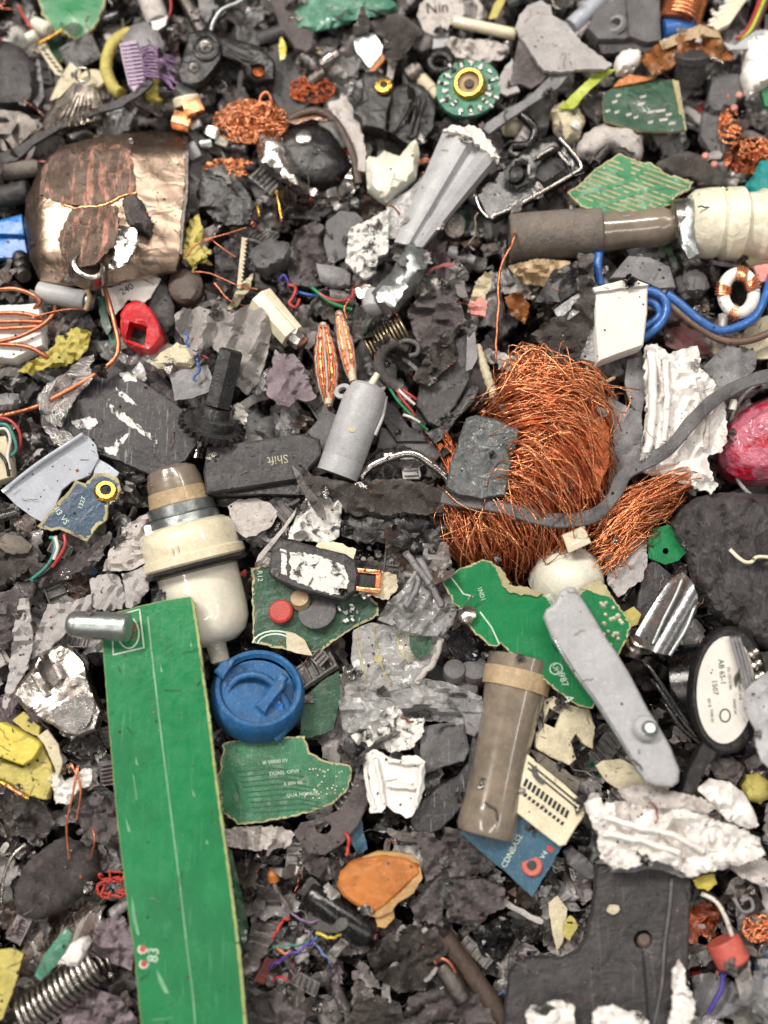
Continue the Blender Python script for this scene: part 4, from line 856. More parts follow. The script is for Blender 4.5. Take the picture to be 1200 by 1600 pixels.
# left connector + wires
t = thing('wire_connector', 'white wire connector at the left edge with coloured wires', 'connector', 5, 720, 30)
plate('body', '-14 684 10 680 16 702 20 746 -14 756', 42, 20, 'creamdirty', jag=.5, parent=t, bev=2, foot=2)
for q, m in (('-12 652 44 14 656 50 30 674 48 32 696 40 26 708 30', 'redwire'), ('-12 664 50 10 664 54 22 684 50 25 704 44 12 716 40', 'tealwire'), ('-12 674 50 8 670 52 16 686 50 12 712 46 16 734 44', 'whitewire'), ('-10 700 46 8 720 48 14 744 44', 'black')):
    tube('wire', q, 2.6, m, t)
S(lump('glass_stone', '-14 620 10 614 28 616 32 628 18 640 -14 640', 36, 8, 'grey', sharp=25, bump=(5, 10)), 'small faceted grey stone at the left edge under the copper wire', 'stone')
t = thing('ribbed_housing', 'black ribbed housing above the clear tray', 'housing', 70, 730, 16)
for i in range(6): lathe('rib', (38 + i * 9, 752 - i * 8, 22), (46 + i * 9, 744 - i * 8, 24), [(0, 14), (.2, 17), (.7, 17), (1, 13)], 'blackgloss', 18, t)
# --- cream filter assembly
t = thing('water_filter', 'cream plastic filter with amber dome, metal ring and black seal', 'filter', 320, 880, 10)
def fa(u): return (266 + (345 - 266) * u, 728 + (1036 - 728) * u, 46 + (-6 - 46) * u)
def fl(nm, u0, u1, prof, m, **k): return lathe(nm, fa(u0), fa(u1), prof, m, 40, t, **k)
fl('amber_dome', 0, .2, [(0, 16), (.04, 30), (.12, 38), (.4, 43), (1, 47)], 'tubebrown')
fl('inner_sleeve', .115, .2, [(0, 40), (.1, 45), (1, 48.5)], 'tan')
fl('metal_ring', .19, .30, [(0, 47), (.08, 52), (.5, 53), (.55, 51), (.6, 55), (.95, 57), (1, 54)], 'zinc', ding=.03)
fl('collar', .295, .50, [(0, 60), (.1, 70), (.25, 75), (.7, 75), (.74, 80), (.92, 81), (1, 76)], 'cream', ding=.02)
fl('seal', .485, .535, [(0, 72), (.2, 79), (.5, 83), (.8, 80), (1, 66)], 'black')
fl('body', .52, .90, [(0, 62), (.02, 64), (.6, 63), (.75, 61), (.9, 52), (1, 34)], 'creamlight', ding=.02)
fl('nozzle', .89, 1.0, [(0, 20), (.1, 16), (.9, 15), (1, 11)], 'creamlight')
block('clip', (234, 838, 58), (12, 34, 12), (0, 0, -12), 'zinc', t, bev=2, foot=False)
for dx in (0, 9): block('moulded_rib', (272 + dx, 872 - dx * .3, 92), (3, 36, 4), (30, 0, -14), 'cream', t, bev=1, foot=False)
# --- keycap
t = thing('shift_key', 'large dark grey keyboard key lettered Shift upside down', 'keyboard key', 410, 720, 30)
kc = plate('keycap', '324 698 400 688 474 678 500 686 502 712 484 732 476 748 400 760 322 772 318 738', 58, 10, 'charscr', jag=.3, parent=t, bev=3, foot=2)
kc.data.materials[0] = MATS['charcoal']
plate('skirt', '321 768 400 757 478 746 482 766 478 774 400 772 324 776', 46, 22, 'black', jag=.3, parent=t, bev=1)
text(t, 'Shift', 434, 718, 19, 172, 'keyprint', on=kc)
S(plate('whitish_flake', '356 792 372 780 400 778 422 786 436 802 424 822 400 836 384 841 366 826', 30, 4, 'whitedirty', jag=1.5, bump=(2, 20)), 'white speckled flake right of the cream filter', 'flake')
S(plate('plastic_wing', '480 676 510 640 535 652 528 690 512 720 500 700', 34, 8, 'midgrey', jag=.4, bev=1.5), 'dark grey wing between the key and the grey cylinder', 'plastic')
# --- centre
t = thing('screw_profile', 'white grooved profile with a steel screw in its end', 'profile', 440, 495, 30)
lathe('profile', (408, 468, 34), (458, 526, 38), [(0, 24), (1, 22)], 'cream', 8, t, rot=.2)
plate('groove', '404 462 414 458 466 512 462 522 456 520', 56, 3, 'cleanwhite', jag=.3, parent=t, foot=False)
lathe('screw', (458, 526, 40), (474, 538, 46), [(0, 15), (.7, 15), (.9, 13), (1, 8)], 'steel', 8, t, ding=.1)
for i, (q, m, r_) in enumerate((('486 448 34 500 460 38 520 474 38 550 484 34', 'greenwire', 3), ('490 452 36 508 464 40 526 470 40 548 466 36 552 452 32', 'redwire', 2.4), ('450 444 30 462 450 34 458 464 36 452 474 36 462 480 34 468 468 30', 'redwire', 2.6), ('466 456 26 480 460 30 496 462 26', 'bluewire', 2.2), ('436 438 26 444 430 30 452 446 26', 'indigo', 2.2), ('545 468 42 538 482 46 542 498 44', 'copperwire', 1.8), ('618 488 40 622 500 42 614 512 40', 'copperwire', 1.8))):
    S(tube('wire', q, r_, m), ('green wire below the grey cup of the casting', 'red wire lying over the green wire', 'curled red wire above the white grooved profile', 'short blue wire right of the curled red wire', 'tiny indigo wire left of the curled red wire', 'thin copper hook hanging from the green and red wires', 'thin copper hook below the grey casting')[i], 'wire')
def small_coil(name, P, z, lab, sd):
    t = thing(name, lab, 'coil', P[0], P[1], z)
    lathe('former', (P[0], P[1], z), (P[2], P[3], z + 4), [(0, 5), (.25, P[4] * .8), (.7, P[4] * .85), (1, 6)], 'creamdirty', 18, t)
    for i in range(13):
        a = -1.5 + i * .25; q = []
        for k in range(7):
            s_ = k / 6; rr_ = (P[4] + 2.5) * math.sin(math.pi * min(.97, max(.06, s_))) ** .6; bx_, by_ = P[0] + (P[2] - P[0]) * s_, P[1] + (P[3] - P[1]) * s_
            q.append((bx_ + rr_ * math.sin(a), by_ + 3, z + rr_ * math.cos(a)))
        tube('winding', q, 2.0, ('copper', 'copperdark', 'whitedirty', 'copperdark')[i % 4], t, seg=6, wob=2)
small_coil('wound_coil', (505, 505, 514, 632, 15), 30, 'lens shaped copper coil on a white former, left of the spring', 1)
small_coil('wound_coil', (530, 486, 552, 596, 9), 24, 'slimmer brownish coil between the lens shaped coil and the spring', 2)
S(coil('coil_spring', (578, 548, 24), (634, 514, 38), 22, 2.7, 10.5, 'springmetal'), 'tarnished coil spring above the grey cylinder', 'spring')
S(plate('foam_scrap', '430 546 440 554 458 552 476 574 484 598 494 622 478 628 464 622 452 636 432 632 418 618 416 588 426 570', 36, 5, 'purplegrey', jag=2.2, cr=(8, 18), grid=7), 'lilac grey torn foam scrap left of the lens shaped coil', 'foam scrap')
S(plate('foil_sheet', '384 596 402 586 422 572 432 584 420 604 404 618 388 612', 32, 2, 'foil', jag=2, cr=(9, 9), grid=5), 'glittering silver foil right of the gear shaft', 'foil')
S(plate('foil_scrap', '364 632 376 630 388 648 382 664 370 652', 44, 2, 'cleanwhite', jag=2, cr=(4, 8), grid=5), 'tiny white tuft beside the gear collar', 'tuft')
t = thing('grey_capacitor', 'smooth light grey cylinder with chamfered top standing out at the centre', 'cylinder', 550, 670, 40)
lathe('body', (527, 742, 44), (578, 602, 66), [(0, 33), (.18, 33.5), (.185, 32.5), (.2, 33.5), (.82, 34), (.97, 28), (1, 22)], 'lightgrey', 40, t, ding=.015, rot=.2)
lathe('nub', (578, 604, 66), (590, 584, 68), [(0, 6), (1, 5)], 'cream', 12, t, foot=False)
tube('fin', '603 620 60 598 650 66 586 680 66', 3, 'lightgrey', t)
lathe('imprint', (550, 670, 86), (550, 669.6, 87.5), [(0, 7), (1, 6)], 'creamdirty', 16, t, foot=False)
lathe('eyelet', (537, 614, 56), (535, 610, 62), [(0, 13), (.2, 14), (.9, 14), (1, 12), (1, 7), (0, 7)], 'lightgrey', 22, t, cap=False)
t = thing('black_cable', 'black cable looping out above thin red, white and green wires', 'cable', 600, 560, 30)
tube('sheath', '640 545 34 618 536 44 600 546 50 592 570 52 602 592 50 622 606 46', 9, 'rubber', t)
for q, m in (('606 602 48 620 624 48 634 640 46 656 662 42 668 672 36', 'greenwire'), ('618 606 50 630 626 50 642 640 48 648 650 44', 'redwire'), ('622 608 50 634 620 54 648 632 50', 'whitewire'), ('628 608 52 642 618 54 650 624 50', 'redwire'), ('630 648 50 642 652 52 656 660 48', 'whitewire')):
    tube('wire', q, 2.4, m, t)
tube('loop', '616 540 44 634 532 50 652 538 50 652 552 46 640 556 42', 4, 'midgrey', t)
S(plate('black_cover', '664 556 686 542 738 518 746 532 745 562 734 594 712 634 686 668 668 660 650 634 656 600', 36, 16, 'charcoal', jag=.8, bev=2, g=(.1, 0)), 'dark ribbed cover left of the copper wire bundle', 'cover')
S(plate('cover_edge', '730 522 742 518 746 560 738 576 728 580', 54, 6, 'grey', jag=.5), 'narrow grey edge strip on the dark ribbed cover', 'strip')
S(plate('black_cover', '664 676 690 664 716 632 738 596 750 606 742 628 716 654 696 682 680 696', 40, 10, 'black', jag=1, bev=2), 'black ledge below the dark ribbed cover', 'cover')
S(plate('plastic_sheet', '598 620 622 640 640 668 660 672 668 690 620 690 594 652', 26, 6, 'charcoal', jag=.4, bev=1), 'flat dark panel right of the grey cylinder', 'panel')
S(plate('plastic_sheet', '596 668 630 676 664 684 700 700 680 722 640 700 610 706 584 724', 20, 6, 'midgrey', jag=.8, bev=1), 'grey sloping panel above the silver arc', 'panel')
t = thing('threaded_rod', 'pale segmented rod leaning beside the dark ribbed cover', 'rod', 760, 590, 34)
lathe('rod', (745, 540, 40), (777, 634, 44), [(i / 18, 8 if i % 2 else 6.3) for i in range(19)], 'creamdirty', 14, t)
S(tube('silver_arc', '563 748 40 578 730 46 602 718 50 630 709 52 650 710 52 672 724 50 690 738 48 700 750 46 706 776 36', 6.5, 'steel', flat=.7), 'curved silver band arching left of the dark slab', 'metal band')
screw_ = lathe('screw', (607, 712, 44), (606, 704, 52), [(0, 9), (.1, 11), (.7, 11), (1, 7)], 'steel', 18); S(screw_, 'round screw head on top of the silver arc', 'screw')
S(plate('felt_strip', '455 728 470 726 488 742 520 748 556 756 590 750 628 748 668 756 692 768 694 800 664 804 630 800 606 806 588 800 560 806 540 800 528 780 506 770 486 780 472 760', 58, 5, 'felt', jag=2.5, cr=(9, 30), grid=8), 'dark fuzzy felt strip below the grey cylinder', 'felt')
S(plate('felt_scrap', '456 726 470 740 482 760 506 790 510 812 496 806 478 776 464 752', 62, 3, 'felt2', jag=1, cr=(4, 14)), 'narrow dark felt tail pointing down from the felt strip', 'felt')
S(plate('foil_box', '480 776 504 770 524 784 536 772 530 838 512 848 486 846 450 842 452 830 466 800', 40, 6, 'scrapedw', jag=1.4, cr=(8, 18), grid=7), 'scratched silver white foil box under the felt strip', 'foil')
S(plate('paper_strip', '400 878 404 866 440 826 464 792 460 806 430 848 408 874', 44, 2, 'whitedirty', jag=.5), 'thin white sliver beside the black relay', 'sliver')
S(plate('black_foam', '536 806 560 802 600 812 640 806 692 806 698 822 694 850 664 872 636 858 600 850 560 846 534 838', 42, 8, 'black', jag=2.5, cr=(10, 22), grid=8), 'black crumpled plastic below the felt strip', 'plastic')
S(plate('white_splinter', '498 846 530 848 556 858 552 876 524 868 490 860', 46, 4, 'cream', jag=1.5), 'cream splinter right above the black relay', 'splinter')
# relay
t = thing('relay_box', 'black relay box with scraped white face and copper contacts', 'relay', 490, 885, 30)
rl = plate('body', '424 856 434 842 462 846 500 856 540 866 556 876 560 898 556 924 536 938 500 930 468 922 436 908 420 896', 60, 26, 'charcoal', jag=.8, parent=t, bev=3, foot=2)
mark(t, 'scraped_face', '453 862 476 864 510 872 536 884 546 908 536 930 510 926 480 916 454 904', 'scrapedw', on=rl, jag=2.5, grid=6)
mark(t, 'scraped_face', '438 858 448 860 448 900 440 896', 'scrapedw', on=rl, jag=1.5, grid=5)
for y in (893, 922): block('copper_contact', (575, y, 52), (38, 7, 8), (0, 0, 6), 'copper', t, bev=1, foot=False)
block('copper_contact', (591, 908, 50), (8, 28, 8), (0, 0, 4), 'copperdark', t, bev=1, foot=False)
block('contact_slot', (574, 908, 48), (36, 24, 6), (0, 0, 5), 'ink', t, bev=1)
S(plate('connector_shell', '596 892 620 898 622 920 606 938 578 930 560 926 592 922', 44, 5, 'creamdirty', jag=2, cr=(5, 10), grid=6), 'broken beige shell right of the relay contacts', 'connector')
# --- board behind relay
t = thing('circuit_board', 'dark green board under the relay with a red disc', 'circuit board', 480, 960, 10)
gb = plate('board', '392 888 420 882 470 912 540 930 570 926 590 942 592 962 560 978 530 996 500 1018 470 1020 440 1014 396 1004', 24, 6, ['pcbdark', 'fibre'], jag=1.6, rim=3, parent=t, foot=2, bump=(2, 60))
lathe('red_disc', (440, 958, 26), (438, 954, 38), [(0, 18), (.2, 19), (.8, 19), (1, 16)], 'redmatte', 24, t)
lathe('grey_disc', (497, 958, 26), (495, 954, 34), [(0, 29), (.2, 30), (.8, 30), (1, 27)], 'midgrey', 28, t)
lathe('tan_disc', (470, 940, 24), (468, 934, 36), [(0, 16), (1, 14)], 'tan', 20, t)
for rx_, ry_ in ((28, 22), (36, 28)): ribbon(t, 'printed_ring', [[(430 + rx_ * math.cos(a), 1008 + ry_ * math.sin(a) * .8) for a in [3.3 + i * .3 for i in range(9)]]], 2.4, 'silk', on=gb)
for i in range(16):
    x, y = 530 + rr.uniform(-26, 32), 962 + rr.uniform(-18, 16)
    if inside(x, y, poly('500 960 540 940 582 944 584 960 530 990 505 1005')): block('component', (x, y, 28), (6, 4, 5), (0, 0, rr.uniform(0, 90)), rr.choice(('cleanwhite', 'zinc')), t, bev=.5, seg=1, foot=False)
text(t, 'R12', 406, 900, 11, 88, 'silk', on=gb)
S(plate('cream_wedge', '447 986 462 990 476 1000 488 1024 470 1022 448 1016', 36, 6, 'creamdirty', jag=.6), 'cream wedge lying on the dark green board edge', 'wedge')
# ------------------------------------------------------------------ right of the middle
t = thing('white_box', 'white square plastic box beside the blue wires', 'plastic box', 965, 500, 30)
plate('face', '930 455 970 450 1012 446 1011 490 1005 540 970 552 934 566 930 510', 78, 30, 'cleanwhite', jag=.3, parent=t, bev=2, foot=2)
plate('lid', '926 450 956 442 990 434 1000 440 1014 445 970 450 930 456', 84, 8, 'cleanwhite', jag=.8, parent=t)
plate('side', '928 458 931 510 934 566 914 562 900 560 918 512', 60, 12, 'film', jag=.5, parent=t)
S(plate('felt_strip', '904 396 928 396 928 430 930 478 924 516 910 548 900 574 884 580 862 556 846 538 830 522 856 500 890 486 906 460', 66, 6, 'felt', jag=2.2, cr=(10, 22), grid=8, g=(.15, 0)), 'dark ragged felt strip left of the white box', 'felt')
S(plate('clear_scrap', '866 484 884 470 906 458 906 488 888 500 872 496', 62, 4, 'film', jag=1, cr=(3, 14)), 'small clear scrap on the ragged felt strip', 'scrap')
for i, (q, m, r_, l) in enumerate((('936 394 44 934 420 44 938 446 40', 'bluewire', 7, 'blue wire end standing above the white box'), ('1006 452 46 1034 462 52 1042 482 52 1032 506 48 1004 530 40', 'bluewire', 7, 'blue wire looping behind the white box, outer loop'), ('1004 470 40 1024 476 44 1030 494 42 1006 512 38', 'bluewire', 6.5, 'blue wire looping behind the white box, inner loop'),
        ('1040 458 54 1062 474 56 1090 498 58 1122 516 58 1154 510 58 1180 494 56 1196 462 52 1206 430 48', 'bluewire', 7, 'long blue wire curving right to the edge of the photo'), ('1040 468 48 1066 492 50 1096 514 52 1130 532 52 1170 532 50 1212 516 46', 'brownwire', 6, 'brown wire running below the long blue wire'), ('1036 452 42 1046 478 46 1044 500 42', 'brownwire', 5, 'short brown wire beside the outer blue loop'),
        ('914 566 44 922 588 48 940 598 46 960 590 40', 'tan', 3, 'thin curved yellowish wire above the copper bundle'))):
    S(tube('wire', q, r_, m, k=8), l, 'wire')
S(plate('plastic_wedge', '952 436 968 416 982 400 1014 402 1046 416 1056 450 1030 452 1012 444 990 434', 50, 10, 'grey', jag=.5, bev=2, g=(0, -.15)), 'glossy grey wedge behind the white box', 'wedge')
S(plate('dark_red_panel', '1036 500 1056 484 1100 530 1110 552 1090 556 1060 548 1040 540', 18, 6, 'darkred', jag=.8), 'dark red panel under the blue wires', 'panel')
S(lump('grey_nugget', '1068 428 1086 420 1104 430 1108 452 1096 464 1074 460 1066 444', 34, 12, 'midgrey', sharp=30), 'round dark grey nugget left of the white ring coil', 'nugget')
t = thing('toroid_coil', 'white ring coil wrapped with copper segments', 'coil', 1156, 458, 40)
tube('ring', [(1154 + 24 * math.cos(a), 458 + 31 * math.sin(a), 54 + 3 * math.sin(a)) for a in [i * 2 * math.pi / 16 for i in range(17)]], 10, 'white', t)
for a0_ in (3.1, 4.7, 1.6, 5.6):
    for k in range(5):
        a = a0_ + k * .11; c_ = (1154 + 24 * math.cos(a), 458 + 31 * math.sin(a), 54); u_ = (math.cos(a), math.sin(a))
        tube('copper_turn', [(c_[0] + u_[0] * 12 * math.cos(b_), c_[1] + u_[1] * 12 * math.cos(b_), c_[2] + 12 * math.sin(b_)) for b_ in [i * .7 - .6 for i in range(8)]], 1.8, 'copper', t, k=2, seg=5)
S(plate('pink_foam', '1178 416 1214 408 1214 438 1186 440', 46, 6, 'pink', jag=1.5), 'pink foam scrap at the right edge by the ring coil', 'foam')
S(plate('cream_sheet', '1140 540 1180 500 1214 488 1214 560 1180 560', 20, 5, 'creamdirty', jag=1), 'cream sheet under the brown wire at the right edge', 'sheet')
S(plate('cream_sheet', '1150 392 1214 400 1214 422 1176 420', 28, 5, 'creamdirty', jag=1), 'cream sheet above the white ring coil', 'sheet')
t = thing('crumpled_foam', 'large white crumpled panel with raised ribs on the right', 'foam', 1065, 650, 20)
plate('panel', '1006 552 1010 540 1026 538 1044 552 1064 546 1090 540 1094 560 1092 574 1110 590 1126 604 1134 636 1136 690 1126 706 1106 712 1108 732 1122 760 1112 770 1090 764 1050 750 1002 736 1004 700 1010 640', 54, 5, 'white', jag=2.6, cr=(13, 30), parent=t, grid=7, foot=2, fold=(.1, 60, 3), sharp=20)
tube('rib', '1018 546 60 1020 600 64 1018 660 64 1008 724 62', 7, 'white', t, wob=3); tube('rib', '1040 558 60 1042 620 64 1038 690 62', 5, 'white', t, wob=3)
tube('rib', '1092 590 60 1104 650 62 1104 700 60', 5, 'whitedirty', t, wob=3)
S(plate('grey_sheet', '980 562 1008 556 1008 620 1002 650 984 630 976 600', 32, 5, 'grey', jag=.8), 'grey curved sheet left of the white ribbed panel', 'sheet')
S(plate('glossy_sheet', '1098 574 1124 548 1140 538 1164 542 1184 552 1180 576 1160 600 1130 612 1120 600', 48, 5, 'grey', jag=.8, cr=(8, 28)), 'shiny grey folded sheet above the black strap', 'sheet')
S(plate('foil_sheet', '946 626 960 622 974 632 1002 646 1006 700 1002 732 980 752 960 770 942 780 950 720 954 680', 40, 3, 'grey', jag=1, cr=(6, 30)), 'grey metallic foil between the copper bundle and the white panel', 'foil')
t = thing('plastic_strap', 'long flat dark strap snaking from the right edge across the copper', 'strap', 960, 760, 60)
def strap(P, wd, z):
    L = cr_path([Vector((a, b, c)) for a, b, c in P], 6); v, f = [], []
    for i, p in enumerate(L):
        q0, q1 = L[max(0, i - 1)], L[min(len(L) - 1, i + 1)]; d = (q1 - q0); l = math.hypot(d.x, d.y) or 1; nx, ny = -d.y / l, d.x / l
        wv = wd * (1 + .22 * nz(i * .25, 3.3)); tw = 5 * nz(i * .18, 8.1)
        for k, (o_, h_) in enumerate(((-.5, 0), (-.4, 2), (0, 1.2), (.4, 2), (.5, 0), (.4, -2), (-.4, -2))):
            v.append(W(p.x + nx * o_ * wv, p.y + ny * o_ * wv, p.z + h_ + tw * o_ * 2))
    for i in range(len(L) - 1):
        for k in range(7): a = i * 7 + k; b = i * 7 + (k + 1) % 7; f.append((a, b, b + 7, a + 7))
    f.append(tuple(range(6, -1, -1))); n_ = (len(L) - 1) * 7; f.append(tuple(n_ + k for k in range(7)))
    return emit('strap', v, f, 'midgrey', t, sharp=50)
strap(pth('1215 584 70 1170 596 74 1120 622 80 1082 658 84 1046 700 84 1010 722 84 978 740 86 958 776 88 930 804 90 880 814 94 830 806 96 780 792 96 730 784 90 690 776 80'), 21, 0)
t = thing('red_plastic', 'crimson crumpled plastic cup with pink scuffs at the right edge', 'plastic cup', 1185, 690, 20)
lathe('cup', (1206, 690, -10), (1200, 686, 70), [(0, 66), (.3, 66), (.7, 56), (.92, 38), (1, 20)], 'crimson', 34, t, ding=.22, sq=1.42, ds=24, sharp=20)
tube('rim', [(1204 + 66 * math.cos(a), 690 + 94 * math.sin(a), 6) for a in [1.5 + i * .26 for i in range(14)]], 3.2, 'film', t)
S(lathe('led', (1144, 640, 58), (1147, 624, 62), [(0, 6), (.7, 6), (1, 4)], 'cleanwhite', 12), 'tiny white lamp tip left of the crimson cup', 'lamp')
# --- copper bundle
t = thing('copper_bundle', 'large tassel of orange copper wire strands', 'copper wire', 830, 740, 0)
lump('core', '786 640 820 606 870 596 920 610 944 650 944 720 922 780 880 826 830 866 770 876 716 840 708 800 740 770 770 720', 22, 36, 'copperdark', parent=t, bump=(8, 30), dw=60, foot=2, jag=1)
plate('smooth_sheet', '838 712 866 692 900 672 938 650 952 668 950 730 930 776 900 782 868 760', 98, 4, 'copperdark', parent=t, g=(-.25, -.1), jag=1.5, bump=(3, 40))
G_ = ['772 628 20 800 592 44 850 576 54 905 582 50 942 616 30', '756 646 30 815 606 76 886 600 88 934 634 72 952 690 36', '756 680 44 826 640 94 898 650 104 940 712 76 944 780 34', '752 730 56 836 690 104 892 730 104 912 800 76 904 846 30',
      '740 776 60 800 744 96 852 786 92 866 838 66 856 890 24', '724 788 52 768 784 80 802 826 78 812 868 50 806 900 14', '706 788 44 724 800 62 738 836 60 748 870 40 764 896 4', '698 780 36 702 804 42 706 832 38 714 862 26 726 888 4']
guides('strands', G_, 380, 0.95, 'copper', t, jit=16, seed=3, wav=20)
guides('strands', G_, 190, 1.0, 'copper', t, jit=30, seed=13, wav=34, seg=3)
guides('strands', G_, 300, 1.15, 'copperdark', t, jit=14, seed=4, wav=12)
guides('strands', ['790 640 60 840 585 78 900 588 80 950 640 60', '780 600 40 830 566 60 890 574 60 960 616 44', '860 572 50 820 562 54 800 590 40 786 620 30', '800 620 60 880 600 96 960 660 90 968 720 60'], 120, 1.1, 'copper', t, jit=28, seed=5, wav=26)
guides('strands', ['680 650 20 700 680 40 716 712 50 720 740 50', '690 700 20 706 716 40 712 734 44 714 760 40', '664 676 20 690 700 30 700 730 40 704 770 30'], 90, 1.2, 'copperdark', t, jit=8, seed=6)
t = thing('copper_bundle', 'smaller frayed copper braid right below the strap', 'copper wire', 1010, 790, 10)
lump('core', '944 808 975 776 1010 752 1060 742 1080 750 1050 786 1010 822 976 866 946 890 930 856', 26, 16, 'copperdark', parent=t, dw=30, foot=2, jag=1.5)
guides('strands', ['930 812 60 975 778 66 1030 748 62 1090 736 48', '926 840 58 970 816 66 1026 782 62 1074 764 44', '928 872 52 962 846 60 1000 820 56 1040 794 40', '940 904 36 958 880 48 984 850 46 1012 828 32'], 260, 1.0, 'copper', t, jit=14, seed=7, wav=16)
guides('strands', ['960 830 60 1000 770 70 1070 735 60 1100 745 40', '950 860 40 955 890 40 962 910 30 968 925 20'], 50, 1.3, 'copper', t, jit=14, seed=8, wav=10)
S(plate('stone_slab', '728 654 744 648 776 656 812 672 806 702 795 706 800 722 790 774 752 780 716 774 697 762 704 722', 106, 14, 'slab', jag=.8, bump=(2, 60), cr=(2, 26), bev=2.5, grid=8), 'dark grey stony slab lying on the copper bundle', 'slab')
S(tube('copper_wire', '806 362 66 800 382 70 786 408 72 779 440 72 779 480 70 776 520 66 775 560 60', 2.2, 'copperwire', wob=2), 'single upright copper wire above the copper bundle', 'copper wire')
t = thing('cream_dome', 'cream rounded cap with a small white block on top', 'cap', 888, 880, 10)
lathe('dome', (884, 912, 18), (895, 868, 58), [(0, 60), (.3, 58), (.6, 52), (.85, 40), (1, 26)], 'milky', 34, t)
block('white_block', (900, 842, 84), (38, 30, 16), (12, -8, -22), 'cream', t, bev=3, ding=2, foot=False)
# --- green board 2
t = thing('circuit_board', 'bright green torn board sloping under the silver blade', 'circuit board', 840, 970, 40)
g2 = plate('board', '689 905 720 888 754 874 768 878 780 890 792 912 812 922 846 926 872 944 900 930 932 908 946 926 962 938 972 956 986 976 978 1004 962 1030 940 1076 926 1106 904 1104 880 1086 856 1068 820 1040 790 1012 782 1004 776 1010 764 1008 748 994 736 984 724 964 706 936', 84, 6, ['pcb', 'fibre'], jag=1.6, rim=2.2, parent=t, foot=2, bump=(2, 90), g=(.02, -.04))
plate('broken_edge', '772 880 786 892 800 914 824 918 850 926 840 932 814 930 792 924 782 906', 88, 5, 'fibre', jag=2, parent=t)
plate('broken_edge', '906 920 934 904 946 916 958 934 940 930 922 924', 88, 5, 'fibre', jag=2, parent=t)
ribbon(t, 'copper_trace', ['700 896 714 914 724 928 740 932', '750 956 768 980 780 1006'], 2, 'silk', on=g2)
ribbon(t, 'printed_ring', [ell(869, 1045, 10, 9, 14)], 1.6, 'silk', on=g2, closed=True)
text(t, 'UH', 869, 1045, 11, 60, 'silk', on=g2); text(t, '987', 880, 1062, 15, 70, 'silk', on=g2); text(t, '8008', 860, 938, 13, 60, 'silk', on=g2, sx=.8); text(t, '1ND1', 752, 928, 10, 72, 'silk', on=g2, sx=.9); text(t, '4', 888, 1092, 22, 60, 'silk', on=g2)
lathe('screw', (731, 962, 84), (730, 957, 94), [(0, 13), (.1, 15), (.7, 14), (1, 8)], 'steel', 18, t, ding=.1, foot=False)
mk('solder', (226, 222, 196), .3, .3, bump=.3)
for i in range(30):
    x, y = rr.uniform(925, 982), rr.uniform(928, 1010)
    if inside(x, y, poly('930 935 962 945 980 978 970 1006 950 1024 930 980')): lathe('solder_dot', (x, y, HF[g2.name](x, y) - 1), (x, y - 1, HF[g2.name](x, y) + 4), [(0, rr.uniform(3, 5)), (.6, 3), (1, 1)], 'solder', 10, t, foot=False, ding=.2)
# --- silver blade
t = thing('silver_bar', 'long smooth silver blade with a riveted screw', 'metal bar', 955, 1075, 90)
bl = plate('blade', '849 964 854 952 868 942 876 924 886 917 898 918 906 930 928 964 948 998 962 1018 982 1050 998 1080 1012 1108 1030 1136 1048 1168 1062 1204 1060 1222 1050 1230 1026 1228 1008 1222 990 1192 970 1160 944 1120 930 1098 904 1062 880 1028 862 996', 128, 6, 'lightgrey', jag=.3, parent=t, bev=3, foot=2, grid=10, warp=lambda x, y: 7 * math.cos(((x - 955) * .86 - (y - 1075) * .5) / 46 * 1.5) - 10, sharp=60)
tube('edge', '864 994 118 880 1024 122 904 1060 122 932 1098 122 970 1158 122 1008 1220 118', 3, 'zinc', t)
lathe('rivet', (1008, 1138, 126), (1010, 1134, 134), [(0, 21), (.5, 20), (1, 16)], 'lightgrey', 26, t, foot=False)
lathe('screw', (1014, 1140, 132), (1016, 1137, 142), [(0, 13), (.6, 13), (1, 8)], 'zinc', 8, t, foot=False, ding=.1)
# half round shiny
t = thing('curved_bracket', 'shiny grey half round bracket with a nut, right of the silver blade', 'bracket', 1040, 960, 40)
plate('shell', '984 1004 1006 968 1030 930 1050 902 1066 893 1080 906 1090 930 1088 960 1070 990 1048 1024 1034 1022 1010 1014', 84, 7, 'midsteel', jag=.3, parent=t, warp=lambda x, y: 14 * math.sin(((x - 1036) * .85 + (y - 960) * .5) / 16), grid=6, foot=2, sharp=60)
tube('ridge', '1068 898 96 1056 930 100 1038 966 98 1020 1006 94', 3.4, 'zinc', t); tube('ridge', '1088 940 92 1072 982 94 1046 1024 90', 3.6, 'zinc', t)
lathe('nut', (990, 1018, 62), (1000, 1000, 78), [(0, 17), (.45, 18), (.5, 14), (.9, 15), (1, 12)], 'steel', 12, t, ding=.08)
S(plate('plastic_sheet', '1006 884 1024 876 1050 900 1030 930 1006 968 988 984 996 940', 36, 8, 'charcoal', jag=.8, bev=1), 'dark panel left of the half round bracket', 'panel')
S(plate('foil_scrap', '944 862 968 846 990 832 1010 834 1012 876 1004 906 984 920 966 934 950 910', 46, 4, 'foamgrey', jag=1.8, cr=(7, 22), grid=8), 'crumpled light grey scrap under the frayed copper braid', 'scrap')
t = thing('circuit_board', 'small green board corner with a round hole, right of the braid', 'circuit board', 1035, 850, 20)
plate('board', '1012 846 1022 826 1044 820 1062 834 1074 862 1060 876 1040 882 1014 872', 40, 5, 'pcb', jag=.8, parent=t, holes=[ell(1040, 861, 5, 5, 10)], foot=2)
S(plate('yellow_tape', '974 956 990 948 1002 960 996 976 980 982', 52, 4, 'yellow', jag=1), 'small yellow green tape by the half round bracket', 'tape')
